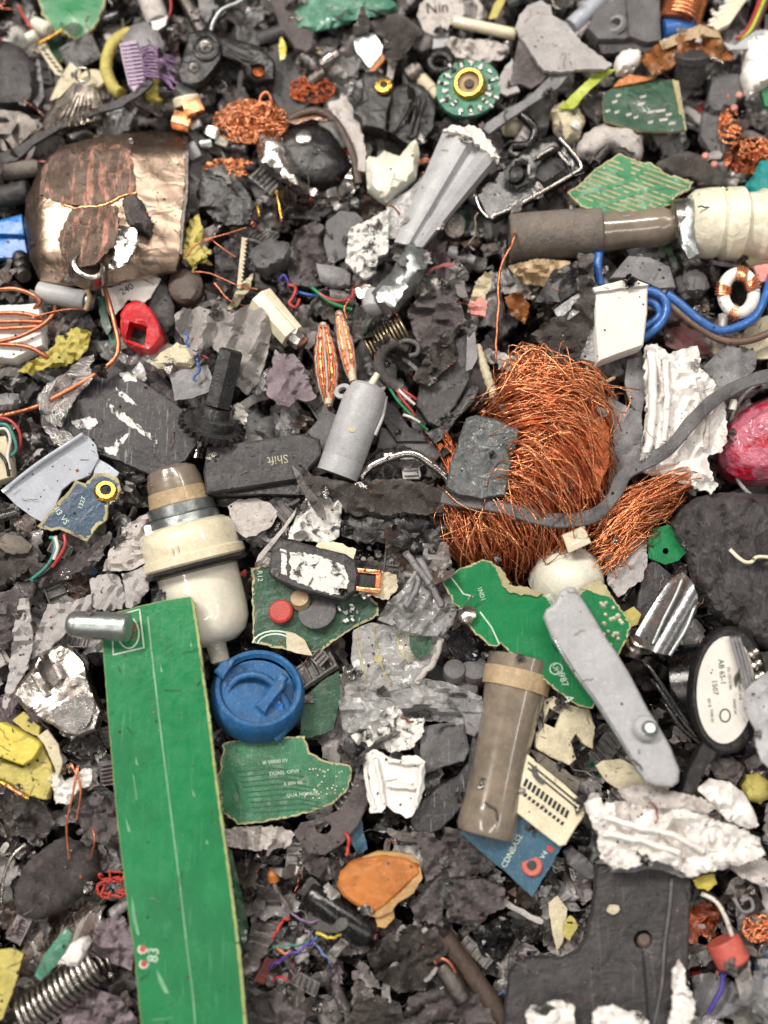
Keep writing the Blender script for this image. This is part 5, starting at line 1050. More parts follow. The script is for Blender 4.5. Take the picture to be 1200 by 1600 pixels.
# rock at right
S(lump('dark_rock', '1046 822 1062 792 1092 776 1130 770 1214 772 1214 1018 1190 1012 1160 990 1134 972 1108 950 1086 918 1080 884 1060 852', 36, 34, 'rock', grid=8, bump=(6, 50), cr=(9, 26), dw=46, sd=12, sharp=30), 'large dark rough slab at the right edge under the crimson cup', 'slab')
S(tube('white_ring', '1140 858 82 1160 876 84 1174 878 84 1184 870 84 1214 872 80', 3, 'cream'), 'thin cream ring lying on the large dark rough slab', 'ring')
S(tube('fine_wire', '1140 860 82 1152 872 86 1164 880 84', 1.4, 'whitewire'), 'fine pale wire on the large dark rough slab', 'wire')
# --- black speaker
t = thing('black_speaker', 'black round motor housing with printed white label and stem', 'motor', 1110, 1090, 20)
lathe('barrel', (1052, 1074, 12), (1116, 1070, 34), [(0, 58), (.05, 64), (.9, 66), (1, 60)], 'blackgloss', 40, t, sq=1.0)
dk = plate('face_ring', ell(1138, 1078, 60, 100, 44, .05), 96, 20, 'black', jag=0, parent=t, bev=5, foot=2, g=(-.06, 0))
lbm = plate('label', ell(1134, 1078, 45, 84, 36, .05), 99.5, 2, 'cleanwhite', jag=0, parent=t, g=(-.06, 0), foot=False)
for s_, x, y, sz, an in (('AB 65-1', 1128, 1050, 12, 84), ('DC 12V 0.18A', 1140, 1060, 6, 84), ('1507', 1117, 1074, 12, 84), ('IIV II', 1108, 1098, 7, 84), ('TYPE 03', 1112, 1118, 6, 84), ('MADE 04', 1148, 1104, 6, 84), ('NO 19 II', 1156, 1082, 6, 84)): text(t, s_, x, y, sz, an, 'ink', on=lbm)
ribbon(t, 'printed_ring', [ell(1133, 1118, 8, 10, 14)], 2.2, 'ink', on=lbm, closed=True)
plate('stem', '1102 1150 1130 1160 1118 1186 1098 1210 1082 1250 1072 1262 1058 1252 1074 1204 1088 1176', 90, 16, 'black', jag=.3, parent=t, bev=3, foot=2)
for i in range(3): tube('fold', [(1006 + i * 14, 1030 + i * 30, 74), (1040 + i * 10, 1080 + i * 26, 84), (1080 + i * 6, 1140 + i * 10, 80)], 4, 'blackgloss', t)
t = thing('ribbed_strip', 'grey ribbed strip standing on the white printed label', 'strip', 1160, 1030, 100)
for i in range(3): tube('rib', [(1142 + i * 6, 994, 106), (1152 + i * 6, 1030, 108), (1164 + i * 5, 1074, 108)], 3, 'grey', t)
t = thing('plastic_screws', 'three stacked small white screws at the right edge of the label', 'screws', 1180, 1035, 96)
for i in range(3): lathe('screw', (1172 + i * 5, 1024 + i * 18, 104), (1184 + i * 5, 1016 + i * 18, 108), [(0, 8), (.3, 8), (.35, 5), (.6, 7), (1, 6)], 'whitemetal', 14, t, foot=False)
S(plate('film_sheet', '1162 1106 1164 1080 1180 1064 1214 1040 1214 1210 1190 1190 1182 1166 1180 1140', 116, 4, 'lightgrey', jag=1, cr=(6, 30)), 'pale grey sheet corner covering the label at the right edge', 'sheet')
# --- brown tube
t = thing('brown_tube', 'translucent brown flared tube below the torn green board', 'tube', 790, 1160, 40)
lathe('tube', (814, 1030, 42), (758, 1304, 52), [(0, 53), (.1, 51), (.15, 50), (.3, 46), (.5, 42.5), (.7, 42), (.86, 44), (.97, 47), (1, 43)], 'tubebrown', 44, t)
lathe('band', (810, 1050, 42), (804, 1078, 43), [(0, 53.5), (1, 52)], 'tan', 44, t, foot=False)
# centre translucent pile
t = thing('printed_film', 'clear film with pale printed traces at the centre', 'film', 620, 1030, 20)
pf = plate('film', '552 984 580 972 610 978 650 988 690 994 692 1010 684 1034 664 1056 646 1070 610 1080 580 1078 560 1066 548 1030', 36, 3, 'film', jag=.8, parent=t, bump=(3, 40), cr=(8, 40), foot=2)
ribbon(t, 'printed_trace', ['583 974 588 1000 592 1028 600 1050 612 1070', '556 990 564 1030 572 1068', '622 988 622 1012 640 1036', '630 990 630 1010 650 1030', '640 990 640 1004 656 1022'], 3, 'fibre', on=pf)
lathe('trace_pad', (591, 1030, 38), (591, 1029, 41), [(0, 8), (1, 7)], 'fibre', 14, t, foot=False)
tube('edge_bead', '690 998 40 680 1030 42 662 1052 42 650 1068 40', 5, 'whitedirty', t, wob=2)
S(plate('dark_film', '640 992 676 996 672 1020 652 1030 640 1012', 42, 2, 'pcbdark', jag=.5), 'dark green patch on the clear printed film', 'film')
S(plate('clear_sheet', '590 968 606 940 630 920 648 890 676 884 700 896 706 930 714 950 708 976 692 992 664 994 630 984', 52, 3, 'film', jag=1, cr=(18, 34), grid=7, sharp=22), 'clear grey broken sheet above the printed film', 'film')
for i, q in enumerate(('634 864 56 654 890 62 676 918 64 690 948 62', '630 896 58 652 904 60 648 926 60 634 950 60', '654 870 58 664 888 60 684 930 60')):
    S(tube('clear_strut', q, 5.5 if i != 1 else 4, 'grey', wob=2), ('long grey strut slanting over the clear broken sheet', 'short bent grey strut left of the long strut', 'middle grey strut beside the long strut')[i], 'strut')
S(plate('clear_sheet', '562 1080 600 1074 640 1066 664 1060 700 1066 752 1088 758 1104 750 1130 742 1140 720 1136 700 1128 660 1126 620 1124 590 1130 566 1110', 40, 3, 'film', jag=1, cr=(18, 36), grid=7, sharp=22), 'wide crumpled clear sheet left of the brown tube', 'film')
S(plate('grey_housing', '658 1136 690 1130 726 1134 734 1172 724 1190 690 1200 662 1210 656 1180', 46, 14, 'midgrey', jag=.8, bev=2, cr=(4, 30)), 'grey ribbed housing left of the brown tube', 'housing')
S(plate('clear_housing', '700 1090 740 1092 760 1100 756 1130 742 1152 728 1146 724 1120', 50, 8, 'grey', jag=.5, bev=2), 'smooth grey corner piece beside the brown tube', 'plastic')
S(plate('grey_sheet', '528 1096 560 1080 600 1090 608 1130 590 1150 560 1156 536 1140', 42, 3, 'film', jag=1.6, cr=(16, 26), grid=7, sharp=22), 'cloudy crumpled film above the white broken grille', 'film')
S(plate('broken_paint', '600 1100 620 1104 640 1124 664 1120 660 1150 640 1170 616 1176 588 1168 560 1166 548 1150 580 1140 606 1136', 54, 4, 'scrapedw', jag=2.4, cr=(7, 16), grid=7), 'scraped white and black sheet above the white broken grille', 'sheet')
t = thing('white_grille', 'white broken plastic grille with raised cells', 'grille', 612, 1222, 40)
wg = plate('plate', '566 1180 584 1170 606 1182 650 1180 664 1190 662 1230 654 1262 640 1278 620 1272 604 1258 596 1270 580 1270 572 1240 578 1216', 60, 8, 'white', jag=1.8, parent=t, foot=2)
for q in ('586 1184 65 594 1220 66 600 1254 64', '606 1188 65 634 1192 66 658 1192 65', '658 1192 65 656 1226 66 650 1258 64', '604 1226 65 630 1230 66 654 1230 65', '570 1190 62 574 1226 62 586 1262 60'): tube('cell_wall', q, 3.4, 'white', t, wob=2)
for i, (x, y, r_) in enumerate(((710, 1052, 18), (742, 1050, 22), (726, 1082, 22))):
    S(lathe('electrolytic_capacitor', (x, y + 14, -4), (x, y - 8, 42 - i * 6), [(0, r_), (.85, r_), (.96, r_ * .9), (1, r_ * .7)], 'midgrey', 24), ('small grey rounded capacitor in the dark gap left of the brown tube', 'larger grey capacitor touching the brown tube', 'grey capacitor lowest in the gap left of the brown tube')[i], 'capacitor')
S(plate('curved_connector', '640 1272 664 1246 690 1226 716 1212 732 1190 738 1150 752 1150 764 1180 762 1206 744 1236 716 1268 690 1296 664 1306 646 1296', 42, 14, 'charscr', jag=.8, bev=2), 'dark curved trim piece below the grey ribbed housing', 'trim')
# connector H shape, slotted connector, steel blue board
t = thing('plastic_clip', 'cream plastic clip with a square opening under the green board', 'clip', 870, 1140, 30)
plate('clip', '848 1092 866 1088 886 1100 920 1108 930 1136 926 1170 912 1164 900 1146 892 1160 900 1186 890 1196 862 1184 836 1168 836 1146 850 1136', 52, 12, 'creamdirty', jag=1, parent=t, bev=1.5, holes=['858 1106 876 1116 868 1138 850 1130'], foot=2)
t = thing('slotted_connector', 'cream slotted connector with rows of small dark slots', 'connector', 860, 1240, 40)
sc_ = plate('body', '824 1178 850 1200 880 1224 916 1258 912 1276 898 1296 884 1320 874 1322 850 1304 800 1264 806 1236', 70, 16, 'cream', jag=.4, parent=t, bev=1.5, foot=2)
for i in range(11):
    x, y = 822 + i * 6.4, 1216 + i * 4.9
    plate('slot', [(x, y), (x + 4, y + 2.5), (x - 1, y + 14), (x - 5, y + 11)], 70.8, 1, 'ink', jag=0, parent=t, foot=False)
    plate('slot', [(x - 8, y + 18), (x - 4, y + 20), (x - 7, y + 25), (x - 11, y + 23)], 70.8, 1, 'ink', jag=0, parent=t, foot=False)
for dy in (0, 9): plate('groove', [(824, 1192 + dy), (826, 1190 + dy), (900, 1250 + dy), (898, 1253 + dy)], 70.9, 1, 'brown', jag=0, parent=t, foot=False)
t = thing('circuit_board', 'steel blue circuit board with a copper ring hole', 'circuit board', 800, 1330, 20)
b3 = plate('board', '718 1300 760 1286 800 1264 838 1294 878 1322 862 1352 846 1376 832 1402 790 1362 750 1330', 56, 6, ['pcbsteel', 'pcbsteel'], jag=.8, parent=t, foot=2)
lathe('copper_ring', (831, 1353, 55), (831, 1352, 59), [(0, 16), (.5, 16.5), (1, 15), (1, 8), (.2, 7)], 'coral', 24, t, cap=False, foot=False)
lathe('hole', (831, 1353, 56), (831, 1352.8, 57.4), [(0, 8), (1, 8)], 'ink', 18, t, foot=False)
text(t, 'CDNBAS2', 800, 1330, 13, -62, 'silk', on=b3); text(t, 'V4', 850, 1336, 12, -60, 'silk', on=b3)
mark(t, 'red_mark', '856 1320 866 1326 862 1332 854 1328', 'redmatte', on=b3)
S(plate('tan_bar', '826 1170 846 1176 880 1200 908 1222 900 1240 876 1222 844 1198', 44, 8, 'tubegrey', jag=.6, bev=1), 'grey brown bar above the slotted connector', 'bar')
# ------------------------------------------------------------------ lower right
t = thing('notched_plate', 'large charcoal plate with a curved notch and a screw hole', 'plate', 980, 1480, 10)
np_ = plate('plate', '934 1352 1010 1350 1082 1368 1078 1430 1076 1500 1068 1560 1064 1616 784 1616 790 1570 796 1520 812 1498 846 1496 880 1498 904 1486 918 1462 926 1420 930 1384', 50, 14, 'charcoal', jag=.8, parent=t, bev=2.5, foot=2, holes=[ell(1005, 1468, 15, 15, 16)], grid=14)
lathe('screw', (1006, 1472, 26), (1006, 1467, 40), [(0, 14), (.8, 13), (1, 9)], 'brown', 8, t, foot=False)
tube('rib', '1050 1372 52 1046 1420 53 1038 1480 53 1034 1540 52 1020 1610 50', 3, 'midgrey', t)
tube('crack', '1004 1486 51 1008 1530 51.2 1014 1600 51', 1.6, 'ink', t)
S(plate('metal_chip', ell(958, 1421, 10, 8, 9), 56, 3, 'creamdirty', jag=1.5), 'tiny beige chip lying on the notched charcoal plate', 'chip')
t = thing('foam_slab', 'large white crumpled slab with long ridges at the lower right', 'foam slab', 1050, 1300, 50)
plate('slab', '916 1252 922 1240 936 1240 944 1256 970 1252 1010 1262 1050 1258 1096 1272 1120 1282 1150 1290 1186 1310 1196 1336 1180 1344 1140 1356 1108 1362 1082 1371 1060 1360 1040 1348 1014 1344 992 1356 960 1358 940 1342 934 1320 936 1300 922 1284', 88, 5, 'white', jag=2.8, cr=(14, 30), parent=t, grid=7, foot=2, fold=(1.25, 44, 5), sharp=20)
plate('underside', '936 1330 960 1348 990 1346 1014 1336 1042 1342 1080 1362 1082 1372 1060 1370 1036 1360 1012 1356 990 1364 956 1362', 70, 8, 'grey', jag=1.5, parent=t)
lathe('rolled_end', (924, 1250, 84), (936, 1276, 88), [(0, 13), (.5, 15), (1, 12)], 'white', 20, t, ding=.15, foot=False)
for q in ('936 1272 98 990 1290 102 1050 1304 102 1100 1330 98', '940 1300 98 1000 1314 101 1060 1332 100'): tube('ridge', q, 5, 'white', t, wob=3)
plate('stained_layer', '966 1236 1000 1226 1050 1236 1096 1246 1120 1262 1100 1276 1060 1262 1010 1262 980 1256', 94, 6, 'whitedirty', jag=2, cr=(6, 18), parent=t, grid=7)
S(plate('clear_wedge', '930 1196 944 1188 970 1186 990 1196 1010 1222 1046 1230 1040 1246 1000 1244 966 1232 948 1222', 72, 6, 'creamdirty', jag=.8, bump=(4, 30)), 'smooth beige wedge under the tip of the silver blade', 'wedge')
S(plate('curled_sheet', '1090 1232 1110 1216 1140 1222 1160 1236 1176 1262 1186 1290 1170 1296 1140 1284 1116 1262', 82, 5, 'white', jag=1.5, cr=(10, 26), dome=8, dw=14), 'curled white sheet right of the black stem', 'sheet')
S(plate('white_lump', '1134 1336 1164 1330 1200 1344 1214 1350 1214 1388 1190 1384 1160 1372 1140 1356', 60, 8, 'whitedirty', jag=2, cr=(8, 20)), 'white crumpled lump right of the foam slab', 'lump')
for i, q in enumerate(('822 1584 830 1572 850 1574 864 1564 884 1566 896 1572 898 1616 830 1616', '926 1584 936 1574 958 1570 976 1580 1000 1584 1014 1596 1012 1616 930 1616', '1050 1518 1062 1500 1070 1516 1072 1540 1086 1564 1084 1590 1070 1616 1042 1616 1050 1580 1052 1550')):
    S(plate('white_shard', q, 72, 6, 'white', jag=2.5, cr=(7, 16), grid=8), ('ragged white shard on the charcoal plate, bottom edge, left one', 'ragged white shard on the charcoal plate, bottom edge, middle one', 'tall ragged white shard on the right side of the notched plate')[i], 'shard')
S(plate('yellow_tape', '1082 1374 1096 1368 1116 1366 1120 1380 1106 1392 1090 1388', 62, 5, 'yellowtape', jag=1.4, dome=4, dw=6), 'yellow tape scrap below the large white slab', 'tape')
S(lump('yellow_foam', '1158 1228 1166 1212 1184 1208 1200 1220 1206 1244 1188 1256 1166 1250', 56, 10, 'yellow', sd=6), 'pale yellow lump at the right edge above the white slab', 'lump')
t = thing('coral_capacitor', 'coral red cylindrical capacitor with cream and violet leads', 'capacitor', 1138, 1488, 30)
lathe('body', (1128, 1468, 50), (1148, 1506, 52), [(0, 25), (.08, 27), (.9, 27), (1, 24)], 'coral', 30, t)
tube('lead', '1096 1396 48 1118 1408 56 1132 1430 60 1144 1462 56', 3.6, 'whitewire', t); tube('lead', '1130 1518 48 1127 1546 50 1116 1566 48 1108 1582 44', 4, 'indigo', t)
lathe('seal', (1148, 1506, 50), (1152, 1514, 50), [(0, 22), (1, 18)], 'charcoal', 24, t)
S(plate('circuit_board', '1180 1500 1214 1470 1214 1600 1186 1590 1172 1566 1178 1530', 30, 5, 'pcbblue', jag=1), 'dark blue board at the right edge below the coral capacitor', 'circuit board')
S(plate('foil_sheet', '1082 1526 1110 1520 1140 1530 1160 1544 1158 1576 1130 1590 1100 1596 1086 1580', 30, 4, 'grey', jag=1, cr=(8, 30)), 'grey foil sheet below the coral capacitor', 'foil')
S(plate('curled_foil', '1124 1370 1150 1366 1180 1388 1196 1420 1176 1430 1150 1410 1130 1398', 46, 4, 'steeldark', jag=1, cr=(10, 16)), 'shiny dark curled foil above the coral capacitor', 'foil')
S(tube('wire_loop', '1146 1402 56 1160 1424 58 1176 1420 58 1172 1404 56 1158 1408 54', 3, 'grey'), 'grey wire loop on the dark curled foil', 'wire')
S(tangle('copper_tangle', (1184, 1450, 34), 20, 18, 14, 50, 1.6, 'copper', seed=31), 'copper tangle at the right edge above the coral capacitor', 'copper wire')
S(plate('white_paper', '1150 1530 1172 1500 1176 1540 1170 1570 1156 1560', 40, 4, 'whitedirty', jag=1.5), 'dirty white scrap right of the coral capacitor', 'scrap')
S(plate('ribbed_bar', '880 1330 894 1322 930 1352 930 1376 912 1372 888 1350', 36, 12, 'midgrey', jag=.4, bev=2, fold=(.9, 9, 1.6)), 'dark ribbed bar left of the notched plate top', 'bar')
S(plate('broken_plastic', '856 1410 872 1400 886 1420 880 1470 870 1490 862 1450', 16, 4, 'creamdirty', jag=1), 'pale curved splinter in the hollow of the notched plate', 'splinter')
S(plate('yellow_plastic', '882 1440 894 1430 904 1446 890 1470 880 1462', 20, 4, 'yellow', jag=1.5), 'yellow chip in the hollow of the notched plate', 'chip')
# ------------------------------------------------------------------ lower left and bottom
t = thing('circuit_board', 'long bright green circuit board strip with a printed centre line', 'circuit board', 270, 1270, 50)
G6 = '158 968 168 960 214 948 256 938 297 932 304 944 310 992 318 1056 327 1120 335 1190 344 1262 354 1330 366 1420 376 1500 386 1616 222 1616 216 1560 210 1490 202 1440 192 1360 184 1290 176 1210 168 1110 162 1030'
gp = plate('board', G6, 92, 7, ['pcb', 'edgegreen'], jag=.7, rim=1.0, parent=t, foot=2, grid=18, warp=lambda x, y: 5 * math.sin((y - 950) / 200) - 6 * max(0, (y - 1400) / 200) - .00 * x, bev=1)
plate('cut_edge', '298 933 304 943 311 992 319 1056 328 1120 336 1190 345 1262 355 1330 367 1420 377 1500 387 1616 382 1616 372 1500 363 1420 351 1330 341 1262 332 1190 324 1120 315 1056 307 992', 93.2, 7, 'edgegreen', jag=.8, parent=t, warp=lambda x, y: 5 * math.sin((y - 950) / 200) - 6 * max(0, (y - 1400) / 200), grid=8)
ribbon(t, 'printed_line', ['231 964 236 1010 244 1080 252 1150 262 1230 272 1310 282 1390 292 1480 302 1560 306 1614'], 2.6, 'silkdim', on=gp)
ribbon(t, 'printed_line', ['236 1000 240 1060', '208 1210 214 1250', '238 1594 270 1590'], 1.4, 'silkdim', on=gp)
ribbon(t, 'printed_frame', [poly('174 964 218 952 225 1012 177 1023')], 2.2, 'silk', on=gp, closed=True)
ribbon(t, 'printed_ring', [ell(200, 988, 17, 25, 22, -.1)], 2, 'silk', on=gp, closed=True)
text(t, 'ONEC', 209, 985, 13, -80, 'coral', on=gp, sx=.9)
for x, y in ((223, 1483), (225, 1506)):
    lathe('copper_pad', (x, y, HF[gp.name](x, y)), (x, y - .5, HF[gp.name](x, y) + 1.4), [(0, 8), (1, 7.4)], 'silk', 16, t, foot=False)
    lathe('copper_pad', (x, y, HF[gp.name](x, y) + 1), (x, y - .5, HF[gp.name](x, y) + 2.2), [(0, 5.5), (1, 5)], 'redmatte', 14, t, foot=False)
text(t, '83', 240, 1492, 24, -84, 'silk', on=gp)
for q in ('206 1398 212 1430 218 1462 214 1460 206 1430', '244 1514 252 1526 264 1552 258 1552 248 1534', '322 1310 326 1320 322 1318', '196 1276 204 1300 200 1300', '250 1034 254 1050 251 1050', '298 1000 301 1012 297 1010', '300 1232 306 1246 301 1242', '212 1180 216 1196 212 1194'): mark(t, 'scuff', q, 'silkdim', on=gp, grid=4)
S(plate('film_flap', '350 1322 362 1330 376 1390 388 1450 380 1486 370 1440 358 1372', 66, 3, 'pcbdark', jag=1, cr=(4, 14)), 'dark green film flap beside the long green strip', 'film')
t = thing('steel_pin', 'smooth steel pin with rounded tip lying on the long green board', 'pin', 155, 978, 110)
lathe('pin', (106, 975, 112), (202, 980, 118), [(0, 12), (.03, 17), (.08, 20), (.16, 20), (.18, 21.5), (.97, 22.5), (1, 20)], 'zinc', 34, t, ding=.02)
# latch
t = thing('metal_latch', 'shiny metal latch with a square slot left of the green strip', 'latch', 85, 1080, 30)
plate('body', '40 1056 54 1042 66 1018 98 1006 116 1014 134 1036 140 1064 148 1086 160 1110 150 1140 128 1150 104 1150 82 1132 54 1122 34 1104 18 1084', 60, 20, 'whitemetal', jag=1, parent=t, bev=4, holes=['60 1034 74 1022 84 1044 96 1056 84 1076 70 1084 54 1060'], foot=2, bump=(4, 40))
plate('slot_floor', '44 1030 90 1016 104 1060 74 1092 46 1070', 36, 4, 'steeldark', jag=.5, parent=t)
plate('worn_patch', '78 1112 100 1096 126 1082 146 1090 148 1112 134 1136 108 1146 90 1134', 64, 3, 'foil', jag=2, parent=t, cr=(3, 10), grid=6, foot=False)
block('bracket', (92, 1040, 62), (14, 44, 14), (0, 0, -28), 'steel', t, bev=2, foot=False); block('bracket', (66, 1070, 58), (12, 40, 12), (0, 0, -32), 'steel', t, bev=2, foot=False)
t = thing('yellow_transformer', 'yellow taped transformer at the left edge', 'transformer', 40, 1190, 30)
plate('tape_top', '-14 1132 2 1128 30 1142 60 1158 64 1166 52 1186 36 1196 -14 1178', 70, 24, 'yellowtape', jag=.5, parent=t, bev=2, foot=2)
plate('tape_side', '-14 1184 36 1200 58 1180 68 1166 82 1196 84 1218 74 1250 44 1244 16 1224 -14 1212', 52, 18, 'yellow', jag=.8, parent=t, bev=2, foot=2)
plate('core', '20 1126 36 1112 62 1136 60 1150 40 1142', 60, 10, 'yellow', jag=.8, parent=t)
tube('winding', '-12 1216 60 20 1232 62 44 1248 58', 4, 'brass', t); tube('winding', '8 1226 66 34 1242 66', 3, 'copper', t)
plate('flange', '58 1150 74 1140 90 1162 98 1192 90 1216 84 1196 70 1164', 62, 5, 'creamdirty', jag=.6, parent=t)
# grey shreds left
for i, (q, z_, m, l) in enumerate((('30 936 44 934 48 960 50 1004 44 1040 22 1080 8 1112 4 1100 14 1044 22 980', 54, 'foamgrey', 'long pointed grey foam shred at the left'), ('74 944 100 942 124 936 145 926 142 946 118 974 92 1000 66 1024 50 1030 52 1000 66 968', 50, 'foamgrey', 'pale ragged grey shred above the metal latch'),
        ('140 906 158 898 180 896 192 910 196 936 190 950 168 956 146 948', 46, 'foamgrey', 'grey foam patch above the steel pin, left half'), ('190 898 212 890 234 884 232 920 212 948 196 950 194 920', 50, 'foamgrey', 'dark edged foam patch between the steel pin and the filter'),
        ('-14 836 20 830 40 850 60 862 58 884 30 900 -14 920', 30, 'felt', 'dark fibrous felt at the left edge below the tray'), ('-14 930 30 918 40 940 20 1000 -14 1016', 34, 'felt2', 'grey brown felt at the left edge beside the pointed shred'),
        ('160 892 170 862 188 838 200 818 232 800 234 850 226 880 200 892', 40, 'whitedirty', 'white speckled sheet left of the filter collar'), ('40 880 90 880 140 856 170 830 176 842 146 880 100 906 60 918', 44, 'rubber', 'dark stringy rubber strand below the blue board'))):
    S(plate('foam_shred' if i < 4 else 'fibre_scrap', q, z_, 4, m, jag=2.2, cr=(8, 20), grid=8), l, 'scrap')
for i, (q, m) in enumerate((('100 834 56 102 850 58 94 868 56 82 886 50', 'redwire'), ('48 906 48 66 892 52 78 878 52 86 858 54 84 842 50 78 840 48', 'tealwire'), ('90 872 46 78 888 50 62 900 48 40 908 44', 'black'), ('86 838 56 90 856 58 84 874 54', 'whitewire'))):
    S(tube('wire', q, 3, m), ('bright red wire below the blue board', 'teal hooked wire left of the bright red wire', 'black wire curling under the red and teal wires', 'white wire between the red and teal wires')[i], 'wire')
S(plate('tan_lump', '-10 850 10 834 34 838 50 852 44 864 14 866', 42, 7, 'tubegrey', jag=1.5, dome=5, dw=8), 'brown grey lump at the left edge left of the teal wire', 'lump')
# blue cap
t = thing('blue_cap', 'round blue plastic cap with an inner wing', 'bottle cap', 403, 1085, 10)
lathe('rim', (402, 1096, 20), (404, 1074, 58), [(0, 72), (.1, 74), (.6, 73), (.88, 70), (1, 66), (1, 60), (.86, 56)], 'bluecap', 44, t, cap=False, ding=.02)
lathe('disc', (402, 1090, 44), (403, 1086, 52), [(0, 62), (1, 60)], 'bluecap', 40, t)
tube('inner_ring', [(394 + 40 * math.cos(a), 1090 + 36 * math.sin(a), 56) for a in [2.0 + i * .36 for i in range(13)]], 6, 'bluecap', t)
plate('wing', '398 1102 418 1078 438 1050 450 1058 444 1076 424 1100 414 1118', 70, 14, 'bluecap', jag=.3, parent=t, bev=3, foot=False)
plate('notch', '334 1050 346 1034 372 1026 360 1044 348 1062', 66, 12, 'bluecap', jag=.4, parent=t, bev=2)
tube('hook', '436 1080 52 450 1106 50 446 1136 50 430 1156 52', 7, 'bluecap', t)
plate('recess', '420 1084 440 1090 444 1116 424 1132 404 1128 412 1108', 53.5, 2, 'blueplastic', jag=.5, parent=t, foot=False)
S(plate('circuit_board', '470 1120 476 1090 500 1066 530 1048 532 1090 520 1140 500 1148 470 1156', 20, 5, 'pcbdark', jag=1.2), 'dark green board right of the blue cap', 'circuit board')
t = thing('circuit_board', 'mid green torn board with rows of pale marks under the blue cap', 'circuit board', 450, 1220, 20)
b4 = plate('board', '350 1160 400 1152 440 1152 476 1150 484 1176 510 1190 548 1196 550 1214 540 1238 520 1256 490 1268 450 1278 400 1286 372 1288 348 1270 340 1220', 44, 6, ['pcbmid', 'fibre'], jag=2, rim=2.5, parent=t, foot=2)
for i in range(4):
    text(t, ('III VIIIIXI IIV', 'DUAEL OFV0', 'II IIIIV IIII', 'QUA NONUV')[i], 430 + i * 14, 1190 + i * 17, 8, -6, 'silk', on=b4)
for i in range(9): ribbon(t, 'copper_trace', [[(372 + i * 3, 1206 + i * 8), (430 + i * 6, 1200 + i * 8), (470 + i * 5, 1206 + i * 8)]], 1.6, 'pcbdark', on=b4)
for i in range(46):
    x, y = rr.uniform(470, 545), rr.uniform(1190, 1256)
    if inside(x, y, poly('480 1196 540 1200 542 1232 500 1258 470 1250')): lathe('solder_dot', (x, y, HF[b4.name](x, y) - 1), (x, y - .6, HF[b4.name](x, y) + 2), [(0, rr.uniform(1.2, 2.6)), (1, 1)], 'solder', 7, t, foot=False)
S(plate('dark_disc', '458 1302 470 1286 500 1280 530 1266 548 1240 556 1206 566 1190 578 1214 578 1250 560 1290 536 1318 508 1336 482 1334', 40, 9, 'felt2', jag=.6, bev=2, holes=[ell(505, 1293, 13, 11, 12)]), 'dark grey crescent shaped plastic with a round hole', 'plastic')
S(plate('black_ovals', '540 1150 556 1144 566 1166 560 1190 546 1188 534 1168', 46, 10, 'black', jag=.8, dome=5, dw=8), 'black rounded scrap right of the mid green board', 'scrap')
S(plate('pcb_scrap', '546 1290 562 1262 568 1300 574 1326 560 1336 550 1320', 22, 5, 'pcbsteel', jag=1), 'narrow steel blue board sliver above the orange piece', 'board')
# orange
t = thing('orange_resin', 'glossy orange amber resin piece with cream edge', 'resin', 592, 1385, 30)
plate('resin', '526 1384 532 1362 548 1346 572 1338 600 1334 636 1340 654 1352 658 1364 640 1380 624 1396 600 1418 580 1430 556 1414 536 1400', 60, 10, 'orange', jag=.6, parent=t, bev=4, foot=2)
plate('cream_rim', '566 1340 590 1330 620 1332 644 1336 658 1350 636 1344 600 1340', 57, 12, 'amberedge', jag=.8, parent=t)
plate('cream_rim', '656 1352 660 1372 646 1396 620 1412 612 1424 590 1434 568 1428 584 1428 606 1412 626 1394 642 1378', 58, 14, 'amberedge', jag=.8, parent=t)
plate('tab', '586 1432 614 1418 616 1434 602 1450 590 1448', 50, 8, 'amberedge', jag=.5, parent=t)
S(lathe('glossy_rod', (482, 1392, 34), (580, 1462, 40), [(0, 20), (.05, 24), (.95, 24), (1, 20)], 'blackgloss', 26), 'glossy dark rod left of the orange resin piece', 'rod')
for i, (q, m, r_) in enumerate((('494 1454 44 508 1466 48 520 1464 48 534 1460 44', 'yellowtape', 3.2), ('494 1466 40 474 1480 44 450 1494 42 420 1512 34', 'indigo', 3), ('452 1430 40 436 1450 42 424 1470 38', 'redmatte', 3), ('428 1500 36 440 1496 38 452 1492 36 462 1520 30', 'darkred', 2.6), ('440 1412 40 460 1430 44 478 1440 44 500 1440 40', 'violet', 2.4), ('424 1530 34 444 1528 36 452 1534 32', 'redwire', 3), ('540 1302 44 546 1318 46 542 1336 44', 'redmatte', 4), ('410 1486 34 440 1478 40 480 1474 42 500 1462 40', 'tealwire', 2), ('455 1490 42 440 1486 40 430 1480 36', 'orange', 3))):
    S(tube('wire', q, r_ * .75, m, wob=5), ('yellow wire stub under the glossy dark rod', 'dark blue wire left of the yellow stub', 'brick red wire above the dark blue wire', 'dark red wire hanging below the dark blue wire', 'violet grey wire left of the glossy dark rod', 'short red wire lowest in the coloured wire bunch', 'bright red curl above the orange resin piece', 'thin teal wire crossing the coloured wire bunch', 'tiny orange wire stub in the coloured wire bunch')[i], 'wire')
t = thing('lamp_stalk', 'thin brown stalk with an amber tip left of the orange resin', 'stalk', 432, 1380, 30)
tube('stalk', '428 1374 50 432 1392 50 446 1410 46 452 1424 42', 3.4, 'tubegrey', t); lathe('tip', (428, 1376, 48), (426, 1360, 52), [(0, 9), (.7, 9), (1, 5)], 'orange', 14, t)
